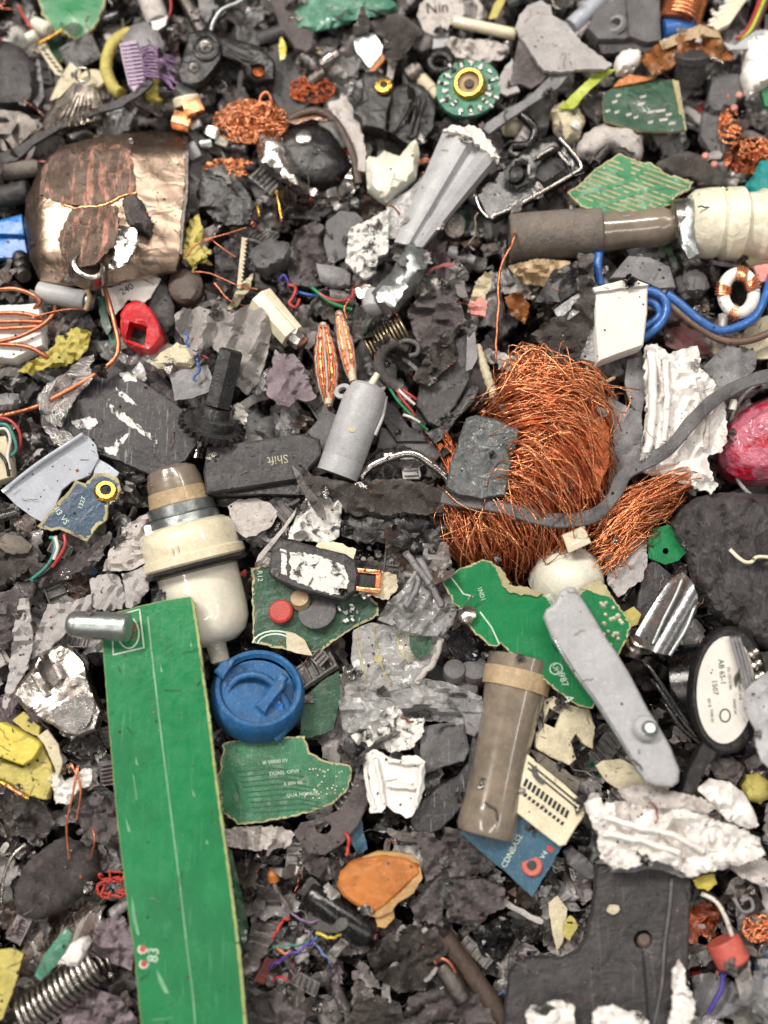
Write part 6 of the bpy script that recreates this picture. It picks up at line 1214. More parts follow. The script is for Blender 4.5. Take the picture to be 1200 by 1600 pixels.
for i, (q, z_, m, l) in enumerate((('640 1412 668 1386 690 1360 694 1400 690 1448 668 1440 650 1440', 30, 'felt2', 'grey felt flake right of the orange resin'), ('696 1400 720 1372 760 1376 790 1390 788 1420 760 1430 740 1460 728 1444 700 1440', 30, 'felt2', 'large grey flake below the steel blue board'),
        ('572 1490 600 1462 640 1446 680 1452 700 1476 690 1510 664 1546 624 1552 590 1530', 34, 'felt', 'big dark foam flake below the orange resin'), ('640 1560 680 1528 720 1536 760 1560 780 1616 620 1616', 30, 'felt2', 'grey foam flake at the bottom edge, centre'),
        ('462 1396 486 1372 504 1384 510 1400 480 1400', 40, 'felt2', 'small grey tag above the glossy dark rod'), ('346 1296 400 1290 440 1292 460 1304 452 1322 400 1330 356 1322', 34, 'whitedirty', 'dirty pale scrap below the mid green board'))):
    S(plate('felt_flake', q, z_, 3, m, jag=3, cr=(20, 30), grid=7, sharp=24), l, 'flake')
S(lathe('brown_rod', (694, 1462, 32), (800, 1612, 26), [(0, 15), (1, 15)], 'brown', 20, ding=.1), 'brown rod slanting to the bottom edge', 'rod')
S(lathe('copper_capsule', (690, 1506, 44), (726, 1566, 40), [(0, 10), (.06, 15), (.5, 17), (.9, 14), (1, 8)], 'steeldark', 20), 'dark shiny capsule with pale glints left of the brown rod', 'capsule')
S(tube('copper_arc', '680 1504 50 690 1498 58 702 1504 60 712 1520 58', 2.4, 'copperwire'), 'copper arc over the top of the dark capsule', 'copper wire')
S(lump('dark_lump', '20 1384 40 1350 74 1320 96 1308 126 1318 150 1330 154 1360 140 1392 100 1422 56 1440 26 1426', 26, 22, 'rubber', sd=7), 'large dark rubber lump at the lower left', 'lump')
S(coil('coil_spring', (40, 1586, 34), (158, 1500, 40), 27, 4, 14, 'steel'), 'thick steel coil spring at the lower left corner', 'spring')
S(plate('teal_chip', '54 1524 66 1496 92 1462 104 1450 113 1458 104 1484 84 1512 64 1532', 62, 7, 'pcbteal', jag=.6, dome=4, dw=6), 'smooth pale teal chip above the steel spring', 'chip')
S(lump('white_crumb', '100 1492 112 1474 134 1464 140 1474 130 1494 122 1512 104 1508', 60, 8, 'white', sharp=30), 'white crumb beside the pale teal chip', 'crumb')
S(plate('yellow_card', '-14 1486 18 1482 36 1490 24 1536 4 1592 -14 1600', 44, 5, 'yellow', jag=.8, bump=(3, 30)), 'yellow green card at the left edge beside the spring', 'card')
S(tube('bright_arc', '40 1318 46 18 1340 50 6 1370 50 2 1410 44', 2.6, 'steel'), 'thin bright metal arc left of the dark rubber lump', 'wire')
for i, q in enumerate(('122 1196 60 112 1250 64 104 1290 62 108 1342 54', '144 1294 54 148 1312 58 142 1340 50', '110 1192 60 126 1230 60 120 1280 54')):
    S(tube('copper_strand', q, 2, 'copperwire'), ('long copper strand left of the green strip', 'short curved copper strand left of the green strip', 'fine copper strand crossing the long one near the green strip')[i], 'copper strand')
S(tangle('red_threads', (176, 1382, 40), 26, 18, 10, 14, 1.8, 'redmatte', seed=41), 'tangle of dull red threads left of the green strip', 'threads')
S(plate('white_shred', '72 1214 88 1204 100 1220 132 1200 146 1206 140 1226 120 1236 108 1256 88 1256 84 1236', 52, 4, 'white', jag=2.4, cr=(8, 12), grid=6), 'white ragged shred beside the yellow transformer', 'shred')
t = None
# ------------------------------------------------------------------ middle sized scraps between the main pieces
for q, z_, th_, m, kind, l in (
    ('734 470 744 440 757 424 772 430 762 458 748 492 730 488', 52, 2, 'creamdirty', 'foil_scrap', 'shiny cream foil scrap left of the upright copper wire'),
    ('732 476 750 464 762 472 758 494 736 490', 58, 6, 'pink', 'foam_scrap', 'salmon pink foam bit left of the upright copper wire'),
    ('636 486 656 462 684 452 716 466 728 500 706 534 684 560 660 552 646 520', 34, 4, 'felt2', 'fabric_scrap', 'torn grey fabric below the casting knob'),
    ('690 526 716 504 746 520 728 548 700 574 668 604 644 592 664 560', 44, 4, 'felt', 'fabric_scrap', 'ragged dark fabric above the dark ribbed cover'),
    ('794 416 836 404 892 408 884 430 852 446 816 442', 30, 3, 'tan', 'film_scrap', 'yellowish film under the brown grey tube'),
    ('788 464 812 454 828 478 820 506 798 492', 26, 3, 'brownfilm', 'film_scrap', 'amber film scrap right of the upright copper wire'),
    ('836 472 862 424 902 408 906 452 880 470', 40, 8, 'black', 'plastic_shard', 'black triangular shard above the ragged felt strip'),
    ('316 268 348 256 372 280 398 318 388 350 352 352 330 340 306 304', 26, 8, 'black', 'plastic_plate', 'black pointed plate right of the pewter plate'),
    ('334 388 372 364 396 384 402 410 392 452 362 472 338 444', 24, 6, 'charcoal', 'plastic_plate', 'dark plate under the fine copper strands'),
    ('446 404 462 360 492 344 516 360 524 400 520 440 490 448 454 444', 22, 4, 'felt2', 'sheet_scrap', 'grey sheet left of the grey cup of the casting'),
    ('396 426 390 452 370 478 356 484 364 462 380 440', 40, 3, 'creamdirty', 'splinter', 'pale pointed splinter above the peaked grey sheet'),
    ('700 988 728 974 752 998 746 1030 716 1034 702 1014', 34, 16, 'blackgloss', 'plastic_cup', 'glossy black lump below the screw of the torn green board'),
    ('116 1262 148 1238 178 1250 190 1290 164 1322 130 1304', 34, 5, 'felt2', 'foam_scrap', 'crumpled grey foam right below the white ragged shred'),
    ('26 1244 66 1250 86 1286 62 1322 26 1304', 34, 5, 'rubber', 'foam_scrap', 'dark rubbery scrap below the yellow transformer'),
    ('148 1442 188 1428 212 1462 206 1516 172 1504 142 1484', 32, 4, 'purplegrey', 'foam_scrap', 'lilac grey foam left of the green strip near its pads'),
    ('92 1566 138 1542 188 1560 216 1596 206 1616 100 1616', 34, 4, 'purplegrey', 'foam_scrap', 'pale foam flake under the steel spring'),
    ('388 1334 440 1338 472 1366 452 1398 404 1400 374 1372', 26, 6, 'charcoal', 'plastic_plate', 'charcoal piece left of the brown stalk'),
    ('688 1292 728 1298 762 1338 744 1372 704 1374 690 1332', 30, 4, 'felt2', 'sheet_scrap', 'crumpled dark sheet left of the steel blue board'),
    ('536 1616 552 1572 590 1556 624 1568 640 1616', 24, 5, 'felt', 'foam_scrap', 'dark foam at the bottom edge below the big dark flake'),
    ('738 1456 786 1430 808 1466 786 1500 752 1494', 30, 6, 'blackgloss', 'plastic_scrap', 'glossy black scrap right of the capsule'),
    ('376 1566 430 1546 478 1584 470 1616 392 1616', 28, 5, 'felt2', 'foam_scrap', 'grey flake at the bottom edge right of the green strip'),
    ('642 1300 676 1302 700 1330 690 1362 664 1380 660 1340', 36, 3, 'felt2', 'sheet_scrap', 'thin grey sheet above right of the orange resin'),
    ('470 1300 500 1338 536 1346 530 1372 500 1376 470 1350', 30, 4, 'rubber', 'sheet_scrap', 'brownish rubber scrap left of the orange resin'),
    ('556 1166 566 1120 590 1140 586 1180 570 1196', 40, 4, 'black', 'plastic_scrap', 'narrow black scrap left of the white grille'),
    ('1096 1176 1130 1170 1164 1200 1150 1226 1120 1216', 60, 5, 'felt2', 'sheet_scrap', 'grey scrap right of the black stem'),
    ('660 850 700 846 706 884 680 892 662 880', 38, 3, 'paperygrey', 'sheet_scrap', 'pale translucent scrap left of the copper tassel foot'),
    ('0 596 40 588 66 606 56 640 20 622', 24, 4, 'charcoal', 'sheet_scrap', 'dark crumpled scrap left of the silver foil'),
    ('100 500 140 490 156 520 150 560 110 552', 12, 4, 'charcoal', 'sheet_scrap', 'dark scrap behind the crumpled yellow foil'),
    ('236 900 262 904 258 950 236 958', 30, 4, 'midgrey', 'sheet_scrap', 'grey strip left of the filter body'),
    ('1030 276 1084 292 1110 300 1096 310 1050 304', 30, 4, 'charcoal', 'sheet_scrap', 'charcoal strip right of the striped board'),
    ('396 236 420 300 470 320 520 326 500 344 440 338 400 310 380 270', 12, 6, 'charcoal', 'plastic_scrap', 'curved charcoal plastic below the dented metal dish')):
    S(plate(kind, q, z_, th_, m, jag=1.6, cr=(17 if th_ < 7 else 4, 28), grid=7, sharp=24), l, kind.split('_')[-1])
S(plate('dark_disc', ell(290, 446, 27, 29, 22), 30, 14, 'brown', jag=.6, dome=6, dw=10), 'dark brown round knob below the yellow foil', 'knob')
t = thing('serrated_strip', 'thin tan strip with fine teeth right of the yellow foil', 'strip', 374, 410, 36)
plate('strip', '378 370 384 372 376 450 370 450', 42, 3, 'creamdirty', jag=.3, parent=t)
for i in range(12): block('tooth', (384 - i * .7, 374 + i * 6.3, 41), (5, 3, 3), (0, 0, 5), 'creamdirty', t, bev=0, foot=False)
S(lump('faceted_stone', '386 394 420 372 450 380 460 398 440 416 410 426 392 418', 32, 14, 'midgrey', sharp=20, bump=(8, 16)), 'grey faceted stone right of the toothed tan strip', 'stone')
for i, q in enumerate(('432 298 34 436 320 38 440 342 36', '402 322 34 404 330 36 405 338 34')): S(tube('brass_pin', q, 2.6, 'brass'), ('long brass pin below the dented metal dish', 'stubby brass pin left of the long brass pin')[i], 'pin')
for i, (a_, b_, r_, m, l) in enumerate((((500, 104, 26), (528, 84, 34), 11, 'steel', 'shiny metal cap left of the silver can'), ((482, 132, 20), (506, 112, 28), 10, 'steeldark', 'darker metal cap below the shiny one'), ((404, 64, 18), (470, 42, 22), 13, 'charcoal', 'dark rod behind the dark matte strip'),
        ((636, 122, 24), (658, 106, 32), 15, 'steeldark', 'round metal fitting above the finned connector'), ((652, 118, 22), (684, 152, 28), 11, 'creamdirty', 'cream tube between the finned connector and the round board'), ((1060, 436, 20), (1074, 470, 24), 13, 'charcoal', 'dark cylinder under the blue wires'),
        ((702, 392, 20), (742, 408, 26), 10, 'grey', 'grey cylinder above the ragged fabric'), ((640, 1290, 20), (668, 1316, 24), 9, 'blackgloss', 'small glossy tube below the white grille'))):
    S(lathe('metal_fitting' if 'metal' in l else 'round_rod', a_, b_, [(0, r_ * .8), (.1, r_), (.7, r_), (.74, r_ * .8), (1, r_ * .7)], m, 22, ding=.12), l, 'fitting' if 'metal' in l else 'rod')
S(tube('black_ring', [(688 + 16 * math.cos(a), 98 + 13 * math.sin(a), 36) for a in [i * .53 for i in range(13)]], 6, 'black'), 'black ring above the round board', 'ring')
# ------------------------------------------------------------------ the shredded mass between the pieces
PAL = {'K': (18, 18, 18), 'C': (46, 43, 43), 'D': (80, 74, 72), 'G': (120, 113, 112), 'H': (160, 155, 155), 'L': (178, 174, 172), 'W': (222, 217, 212),
       'B': (86, 70, 62), 'P': (122, 108, 116), 'S': (190, 186, 182), 'O': (208, 116, 78), 'Y': (200, 182, 70), 'E': (34, 104, 70), 'R': (180, 50, 44), 'U': (50, 92, 150), 'T': (190, 176, 146)}
NAMEC = {'K': 'black', 'C': 'charcoal', 'D': 'dark grey', 'G': 'grey', 'H': 'mid grey', 'L': 'light grey', 'W': 'white', 'B': 'brown', 'P': 'lilac grey', 'S': 'silver', 'O': 'copper coloured', 'Y': 'yellow', 'E': 'green', 'R': 'red', 'U': 'blue', 'T': 'beige'}
ZONE = ['KCDGBLSTOKC KKCDGBSCCT KCDGHLSPKC KCDGGLWSTC CDGHLWBTSK OBTWLGDCCW',
        'CDDGKBSCKU CKDGBOSLKC CDDGPHLLKO GDKCHLOBSE CKDGLBTWCC CKOBDGRTEC',
        'CDKCBGSTKC CDGPLHTWKC DCGPHLSBKC CKDGBLPRKS CKDLGTBKUW UBTWLKDGGC',
        'CKDGLWCKBC KCDGSLRPCC CDGKPHLBKC KCDGBOOCKL DCWLGKBBOC WLGKCRGLSW',
        'KCDDBGEULK KCDLGBWRKC DCKGLHSKBC DGHLWKCCBT CDGLHKKTCB KCDCDKGWLC',
        'DGHLPDCCBW DDGHPLCKCB EGDLCCKHLB GHLWLKCDHE KCDTWBKCEH KCDWLGYDKC',
        'DGHPDDCBWB DDGPHCDBRC DCDBGHLECD GHLCDDKKCD CKDGBCTDKC KCWLGYTDWO',
        'DDGPBDCDGB DDCGBPRDCK DCGDPRBDCK DDGPCDBGKC CDDGBCDKCK CDGWLROUTK']
ZONE = [z.split() for z in ZONE]
def pick(x, y, r_):
    i = min(7, max(0, int(y / 200 + r_.uniform(-.3, .3)))); j = min(5, max(0, int(x / 200 + r_.uniform(-.3, .3))))
    return r_.choice(ZONE[i][j] + 'KCDHL')
def mesh_of(name, vs, fs, sharp=30):
    me = bpy.data.meshes.new(name); me.from_pydata([tuple(c * U for c in v) for v in vs], [], fs)
    me.materials.append(MATS['fillhard']); me.polygons.foreach_set('use_smooth', [True] * len(me.polygons)); me.set_sharp_from_angle(angle=math.radians(sharp)); me.update(); return me
def flake_mesh(sd, soft, el, th, cr_, n=None, step=6.5):
    r_ = random.Random(sd); n = n or r_.randint(4, 7); P = []
    for i in range(n):
        a = 2 * math.pi * (i + r_.uniform(-.32, .32)) / n; q = r_.uniform(.6, 1.1) * 20
        P.append((q * math.cos(a) * el, q * math.sin(a) / el))
    B = dens(P, 4.2, 3.4 if soft else 1.3, sd * 3.1); pts = list(B); m = len(B); edges = [(i, (i + 1) % m) for i in range(m)]
    x = -44.
    while x < 44:
        y = -44.
        while y < 44:
            px, py = x + r_.uniform(-1.5, 1.5), y + r_.uniform(-1.5, 1.5)
            if inside(px, py, B) and edist(px, py, B) > 2.6: pts.append((px, py))
            y += step
        x += step
    r = geometry.delaunay_2d_cdt([Vector(p) for p in pts], edges, [], 0, 1e-4); vs = r[0]; T = []
    for f in r[2]:
        mx = sum(vs[i].x for i in f) / 3; my = sum(vs[i].y for i in f) / 3
        if inside(mx, my, B):
            a, b, c = (vs[i] for i in f); T.append(tuple(f) if (b - a).cross(c - a) > 0 else tuple(reversed(f)))
    cv = r_.uniform(-.012, .012); V = []
    for v in vs:
        V.append((v.x, v.y, cr_ * (ridge(v.x / 15, v.y / 15, sd) - .5) + cr_ * .7 * fbm(v.x / 22, v.y / 22, sd) + cv * v.x * v.x))
    nt = len(V); F = list(T) + [(c + nt, b + nt, a + nt) for a, b, c in T]; V += [(a, b, c - th) for a, b, c in V]
    cnt = {}
    for f in T:
        for i in range(3): e = (f[i], f[(i + 1) % 3]); cnt.setdefault((min(e), max(e)), []).append(e)
    for es in cnt.values():
        if len(es) == 1: i, j = es[0]; F.append((j, i, i + nt, j + nt))
    return mesh_of('scrap_mesh', V, F)
def chunk_mesh(sd, sub=2, am=.45, ang=False):
    bm = bmesh.new(); bmesh.ops.create_icosphere(bm, subdivisions=sub, radius=1); r_ = random.Random(sd); sx, sy, sz = r_.uniform(.8, 1.5), r_.uniform(.6, 1), r_.uniform(.4, .75)
    V = []
    for v in bm.verts:
        d = 1 + am * noise.fractal(v.co * 1.3 + Vector((sd, 0, 0)), 1, 2, 3); c = v.co * d
        if ang: c = Vector([round(q * 2.2) / 2.2 * .8 + q * .2 for q in c])
        V.append((c.x * 15 * sx, c.y * 15 * sy, c.z * 15 * sz))
    bm.verts.index_update(); F = [tuple(v.index for v in f.verts) for f in bm.faces]; bm.free(); return mesh_of('chunk_mesh', V, F, 25 if ang else 50)
def wire_mesh(sd, r_w, L=60):
    r_ = random.Random(sd); a = 0; p = Vector((-L / 2, 0, 0)); P = [p.copy()]
    for i in range(6):
        a += r_.uniform(-.8, .8); p = p + Vector((math.cos(a), math.sin(a), r_.uniform(-.35, .35))) * L / 6; P.append(p.copy())
    v, f = [], []; tube_geo(cr_path(P, 4), r_w, 5, v, f); return mesh_of('wire_mesh', v, f, 60)
def part_mesh(sd):
    r_ = random.Random(sd); prof = [(0, 6), (.1, 8), (.5, 8), (.55, r_.choice((4, 6, 8))), (.9, r_.choice((4, 6, 7))), (1, 3)]; L = r_.uniform(16, 34); n = r_.choice((6, 12, 16)); V, F = [], []
    for t_, q in prof:
        for i in range(n): a = 2 * math.pi * i / n; V.append(((t_ - .5) * L, q * math.cos(a), q * math.sin(a)))
    for k in range(len(prof) - 1):
        for i in range(n): F.append((k * n + i, k * n + (i + 1) % n, (k + 1) * n + (i + 1) % n, (k + 1) * n + i))
    F.append(tuple(range(n - 1, -1, -1))); F.append(tuple((len(prof) - 1) * n + i for i in range(n))); return mesh_of('part_mesh', V, F, 35)
def bracket_mesh(sd):
    r_ = random.Random(sd); bm = bmesh.new()
    for (cx_, cy_, cz_, a, b, c) in ((0, 0, 0, 34, r_.uniform(9, 16), 5), (14, 0, 7, 6, r_.uniform(9, 16), 16), (-10, 0, 5, 4, 12, 10), (0, r_.uniform(2, 6), 4, 24, 3, 8)):
        g_ = bmesh.ops.create_cube(bm, size=1)
        for v in g_['verts']: v.co = Vector((v.co.x * a + cx_, v.co.y * b + cy_, v.co.z * c + cz_))
    bmesh.ops.bevel(bm, geom=bm.edges[:], offset=.9, segments=1, affect='EDGES'); bm.verts.index_update()
    V = [tuple(v.co) for v in bm.verts]; F = [tuple(v.index for v in f.verts) for f in bm.faces]; bm.free(); return mesh_of('bracket_mesh', V, F, 30)
KINDS = {
    'plastic_shard': ([flake_mesh(100 + i, False, random.Random(i).uniform(.85, 1.45), 4.5, 2.5) for i in range(14)], 'fillhard', 'plastic shard', 'shard'),
    'torn_scrap': ([flake_mesh(200 + i, True, random.Random(i).uniform(.85, 1.5), 1.6, 14, step=5) for i in range(14)], 'fillsoft', 'torn scrap', 'scrap'),
    'foam_lump': ([chunk_mesh(300 + i) for i in range(9)], 'fillsoft', 'rough lump', 'lump'),
    'plastic_chunk': ([chunk_mesh(400 + i, 2, .35, True) for i in range(8)], 'fillgloss', 'angular glossy chunk', 'chunk'),
    'metal_flake': ([flake_mesh(500 + i, i % 2 == 0, random.Random(i).uniform(.9, 1.7), 1.6, 6) for i in range(10)], 'fillmetal', 'metal flake', 'metal flake'),
    'wire_strand': ([wire_mesh(600 + i, random.Random(i).choice((1.1, 1.5, 2.2))) for i in range(12)], 'fillhard', 'thin wire', 'wire'),
    'small_fitting': ([part_mesh(700 + i) for i in range(8)], 'fillgloss', 'small turned fitting', 'fitting'),
    'plastic_bracket': ([bracket_mesh(800 + i) for i in range(6)], 'fillhard', 'small ribbed bracket', 'bracket')}
LAND = [(120, 20, 'the top left green board'), (25, 115, 'the rubber disc'), (125, 165, 'the chrome cone'), (207, 103, 'the violet connector'), (320, 95, 'the screwed bracket'), (395, 192, 'the copper tangle'), (165, 330, 'the pewter plate'), (20, 370, 'the blue plastic'),
        (480, 250, 'the metal dish'), (600, 160, 'the finned connector'), (732, 138, 'the round board'), (690, 26, 'the white sticker'), (700, 290, 'the grey channel'), (825, 280, 'the black frame'), (870, 80, 'the foam flake'), (1068, 30, 'the orange winding'), (1005, 160, 'the curved board'),
        (980, 295, 'the striped board'), (1130, 350, 'the ribbed cream end'), (880, 370, 'the brown grey tube'), (30, 515, 'the ceramic block'), (218, 515, 'the red tube'), (200, 650, 'the scratched plate'), (333, 668, 'the black gear'), (95, 745, 'the clear tray'), (310, 870, 'the cream filter'),
        (410, 720, 'the Shift key'), (440, 495, 'the grooved profile'), (505, 570, 'the lens shaped coil'), (605, 530, 'the brass spring'), (550, 670, 'the grey cylinder'), (700, 600, 'the dark cover'), (965, 500, 'the white box'), (1100, 500, 'the long blue wire'), (1065, 650, 'the ribbed white panel'),
        (1185, 690, 'the crimson cup'), (830, 740, 'the copper tassel'), (590, 780, 'the felt strip'), (490, 885, 'the black relay'), (888, 880, 'the cream cap'), (820, 980, 'the torn green board'), (955, 1075, 'the silver blade'), (1040, 960, 'the half round bracket'), (1130, 880, 'the dark rough slab'),
        (1130, 1080, 'the round label'), (790, 1160, 'the brown tube'), (620, 1030, 'the printed film'), (612, 1222, 'the white grille'), (860, 1240, 'the slotted connector'), (800, 1330, 'the steel blue board'), (980, 1480, 'the notched plate'), (1050, 1300, 'the white slab'), (1138, 1488, 'the coral capacitor'),
        (270, 1270, 'the long green strip'), (85, 1080, 'the metal latch'), (40, 1190, 'the yellow transformer'), (403, 1085, 'the blue cap'), (450, 1220, 'the mid green board'), (592, 1385, 'the orange resin'), (530, 1426, 'the glossy dark rod'), (100, 1375, 'the rubber lump'), (100, 1540, 'the steel spring'), (740, 1540, 'the brown rod'), (155, 978, 'the steel pin')]
used = {}
def compass(x, y, lx, ly):
    a = math.degrees(math.atan2(-(y - ly), x - lx)) % 360
    return ('right of', 'above and right of', 'above', 'above and left of', 'left of', 'below and left of', 'below', 'below and right of')[int((a + 22.5) / 45) % 8]
def auto_label(x, y, size, col, noun):
    sw = 'tiny' if size < .55 else 'small' if size < .85 else 'medium sized' if size < 1.2 else 'large'
    nn = sorted(LAND, key=lambda l: (l[0] - x) ** 2 + (l[1] - y) ** 2)[:4]
    for k in range(3):
        s_ = f'{sw} {col} {noun} {compass(x, y, nn[k][0], nn[k][1])} {nn[k][2]}'
        if s_ not in used and len(s_.split()) < 17: used[s_] = 1; return s_
    for i, j in ((0, 1), (0, 2), (1, 2), (0, 3), (1, 3), (2, 3)):
        s_ = f'{sw} {col} {noun} between {nn[i][2]} and {nn[j][2]}'
        if s_ not in used and len(s_.split()) < 17: used[s_] = 1; return s_
    return None
def hmap(x, y): return 16 * fbm(x / 130, y / 130, 3.3) + 8 * fbm(x / 50, y / 50, 9)
FB = [(P, min(p[0] for p in P), max(p[0] for p in P), min(p[1] for p in P), max(p[1] for p in P), zl, zh) for P, zl, zh in FOOT]
def cover(x, y, m=0):
    """lowest underside of any placed piece over this point, and whether well covered"""
    zl = 1e9; inn = False
    for P, x0, x1, y0, y1, a, b in FB:
        if x0 - m < x < x1 + m and y0 - m < y < y1 + m:
            if inside(x, y, P): zl = min(zl, a); inn = True
            elif m and edist(x, y, P) < m: zl = min(zl, a + 6)
    return zl, inn
def rotm(r_, tilt): return Matrix.Rotation(r_.uniform(0, 6.283), 4, 'Z') @ Matrix.Rotation(r_.gauss(0, tilt), 4, 'X') @ Matrix.Rotation(r_.gauss(0, tilt), 4, 'Y')
GRP = {k: 'loose ' + v[2] + 's in the shredded heap' for k, v in KINDS.items()}
cnt_k = {k: 0 for k in KINDS}; nlab = 0
KEEP = [(965, 500, 46), (207, 103, 30), (700, 290, 44), (888, 880, 36), (550, 670, 40), (490, 885, 40), (831, 1352, 24), (1005, 1467, 20), (1130, 1078, 62), (434, 718, 34), (732, 138, 48), (870, 960, 26), (869, 1050, 22), (403, 1085, 62), (310, 870, 70), (165, 330, 100), (860, 1240, 34), (800, 1320, 34), (599, 134, 20), (683, 12, 24), (198, 452, 18), (1155, 460, 34), (985, 290, 60), (450, 1220, 60), (592, 1375, 40), (960, 1060, 60), (218, 515, 28), (125, 790, 34)]
def put(kind, x, y, z, sc, tilt, r_, col=None):
    global nlab
    rr_ = {'torn_sheet': 34, 'plastic_panel_piece': 34, 'curved_strip': 26, 'ribbed_housing': 26}.get(kind, 12) * sc
    if any((x - a) ** 2 + (y - b) ** 2 < (c + rr_ * .6) ** 2 for a, b, c in KEEP): return False
    ms, mat, noun, cat = KINDS[kind]
    if cnt_k[kind] >= 300: return False
    c = col or pick(x, y, r_)
    if kind == 'metal_flake': c = col or r_.choice('SSSTGH')
    if kind == 'wire_strand': c = col or r_.choice('OOOOBRWKKSTGHUL')
    if kind in ('plastic_bracket', 'small_fitting') and c in 'WPORYE' and r_.random() < .6: c = r_.choice('KCGL')
    m = mat
    if kind == 'torn_sheet' and r_.random() < .4: m = 'fillsoft'
    if kind == 'torn_sheet':
        u_ = r_.random()
        if u_ < .26: m = 'fillfoil'
        elif u_ < .5: m, c = 'film', 'L'
    if kind == 'torn_scrap' and r_.random() < .18: m = 'fillfoil'
    if c == 'S' or (c == 'O'): m = 'fillmetal'
    nm_ = NAMEC[c] + (' shiny foil like' if m == 'fillfoil' else ' clear' if m == 'film' else '')
    lab = auto_label(x, y, sc, nm_, noun)
    if lab is None: return False
    me = r_.choice(ms); o = bpy.data.objects.new(kind, me); COL.objects.link(o)
    o.material_slots[0].link = 'OBJECT'; o.material_slots[0].material = MATS[m]
    o.color = (*lin(PAL[c]), 1)
    o.matrix_world = Matrix.Translation(W(x, y, z) * U) @ rotm(r_, tilt) @ Matrix.Diagonal((sc, sc * r_.uniform(.8, 1.15), sc, 1))
    o['label'] = lab; o['category'] = cat; o['group'] = GRP[kind]; cnt_k[kind] += 1; LAST[0] = o; return True
rf = random.Random(11); LAST = [None]
def big_mesh(sd, el, th, cr_, fold=0, step=9.5):
    r_ = random.Random(sd); n = r_.randint(5, 8); P = []
    for i in range(n):
        a = 2 * math.pi * (i + r_.uniform(-.35, .35)) / n; q = r_.uniform(.5, 1.15) * 46; P.append((q * math.cos(a) * el, q * math.sin(a) / el))
    B = dens(P, 4.2, 5.2, sd * 1.7); pts = list(B); m = len(B); edges = [(i, (i + 1) % m) for i in range(m)]
    x = -90.
    while x < 90:
        y = -70.
        while y < 70:
            px, py = x + r_.uniform(-3, 3), y + r_.uniform(-3, 3)
            if inside(px, py, B) and edist(px, py, B) > 4: pts.append((px, py))
            y += step
        x += step
    r = geometry.delaunay_2d_cdt([Vector(p) for p in pts], edges, [], 0, 1e-4); vs = r[0]; T = []
    for f in r[2]:
        mx = sum(vs[i].x for i in f) / 3; my = sum(vs[i].y for i in f) / 3
        if inside(mx, my, B):
            a, b, c = (vs[i] for i in f); T.append(tuple(f) if (b - a).cross(c - a) > 0 else tuple(reversed(f)))
    fa_ = r_.uniform(0, 3.1); cv = r_.choice((-1, 1)) * r_.uniform(.003, .015); V = []
    for v in vs:
        d = v.x * math.cos(fa_) + v.y * math.sin(fa_)
        V.append((v.x, v.y, cr_ * (ridge(v.x / 34, v.y / 34, sd) - .5) + cr_ * .5 * fbm(v.x / 14, v.y / 14, sd) + cv * d * d + (fold * abs(d) * .8 if fold else 0)))
    nt = len(V); F = list(T) + [(c + nt, b + nt, a + nt) for a, b, c in T]; V += [(a, b, c - th) for a, b, c in V]; cnt = {}
    for f in T:
        for i in range(3): e = (f[i], f[(i + 1) % 3]); cnt.setdefault((min(e), max(e)), []).append(e)
    for es in cnt.values():
        if len(es) == 1: i, j = es[0]; F.append((j, i, i + nt, j + nt))
    return mesh_of('sheet_mesh', V, F, 26)
KINDS['torn_sheet'] = ([big_mesh(900 + i, (1, 1.2, 1.5, .9)[i % 4], 2.2, 20, (0, 1, -1, 0)[i % 4]) for i in range(16)], 'fillfilm', 'crumpled sheet', 'sheet')
KINDS['plastic_panel_piece'] = ([big_mesh(950 + i, (1, 1.25, 1.7)[i % 3], 5, 3.5, (0, 1)[i % 2], 12) for i in range(12)], 'fillhard', 'broken panel piece', 'panel')
def strip_mesh(sd):
    r_ = random.Random(sd); L = r_.uniform(70, 120); w_ = r_.uniform(5, 10); th = r_.uniform(1.5, 4); a = 0; p = [-L / 2, 0.]; V = []; F = []; n = 14; c1 = r_.uniform(-.16, .16); tz = r_.uniform(-.5, .5)
    for i in range(n + 1):
        a += c1 + r_.uniform(-.09, .09); nx, ny = -math.sin(a), math.cos(a); ww = w_ * (1 + .3 * nz(i * .5, sd)) * (.55 if i in (0, n) else 1); tl = tz * math.sin(i * .35)
        z = 9 * nz(i * .3, sd, 4)
        for sg, h_ in ((1, th / 2), (-1, th / 2), (-1, -th / 2), (1, -th / 2)): V.append((p[0] + nx * ww * sg, p[1] + ny * ww * sg, z + h_ + tl * ww * sg))
        p[0] += math.cos(a) * L / n; p[1] += math.sin(a) * L / n
    for i in range(n):
        for k in range(4): q = i * 4 + k; q2 = i * 4 + (k + 1) % 4; F.append((q, q2, q2 + 4, q + 4))
    F.append((3, 2, 1, 0)); q = n * 4; F.append((q, q + 1, q + 2, q + 3)); return mesh_of('strip_mesh', V, F, 35)
def hollow_mesh(sd):
    r_ = random.Random(sd); L = r_.uniform(34, 60); R0 = r_.uniform(8, 13); V, F = [], []; n = 18; pr = [(0, R0), (.06, R0 * 1.04), (r_.uniform(.3, .6), R0), (.94, R0 * 1.03), (1, R0 * .97), (1, R0 * .72), (.2, R0 * .7)]
    for t_, q in pr:
        for i in range(n): an = 2 * math.pi * i / n; k_ = 1 + .12 * nz(an, t_ * 2, sd); V.append(((t_ - .5) * L, q * k_ * math.cos(an), q * k_ * math.sin(an)))
    for k in range(len(pr) - 1):
        for i in range(n): F.append((k * n + i, k * n + (i + 1) % n, (k + 1) * n + (i + 1) % n, (k + 1) * n + i))
    F.append(tuple(range(n - 1, -1, -1))); F.append(tuple((len(pr) - 1) * n + i for i in range(n))); return mesh_of('tube_mesh', V, F, 35)
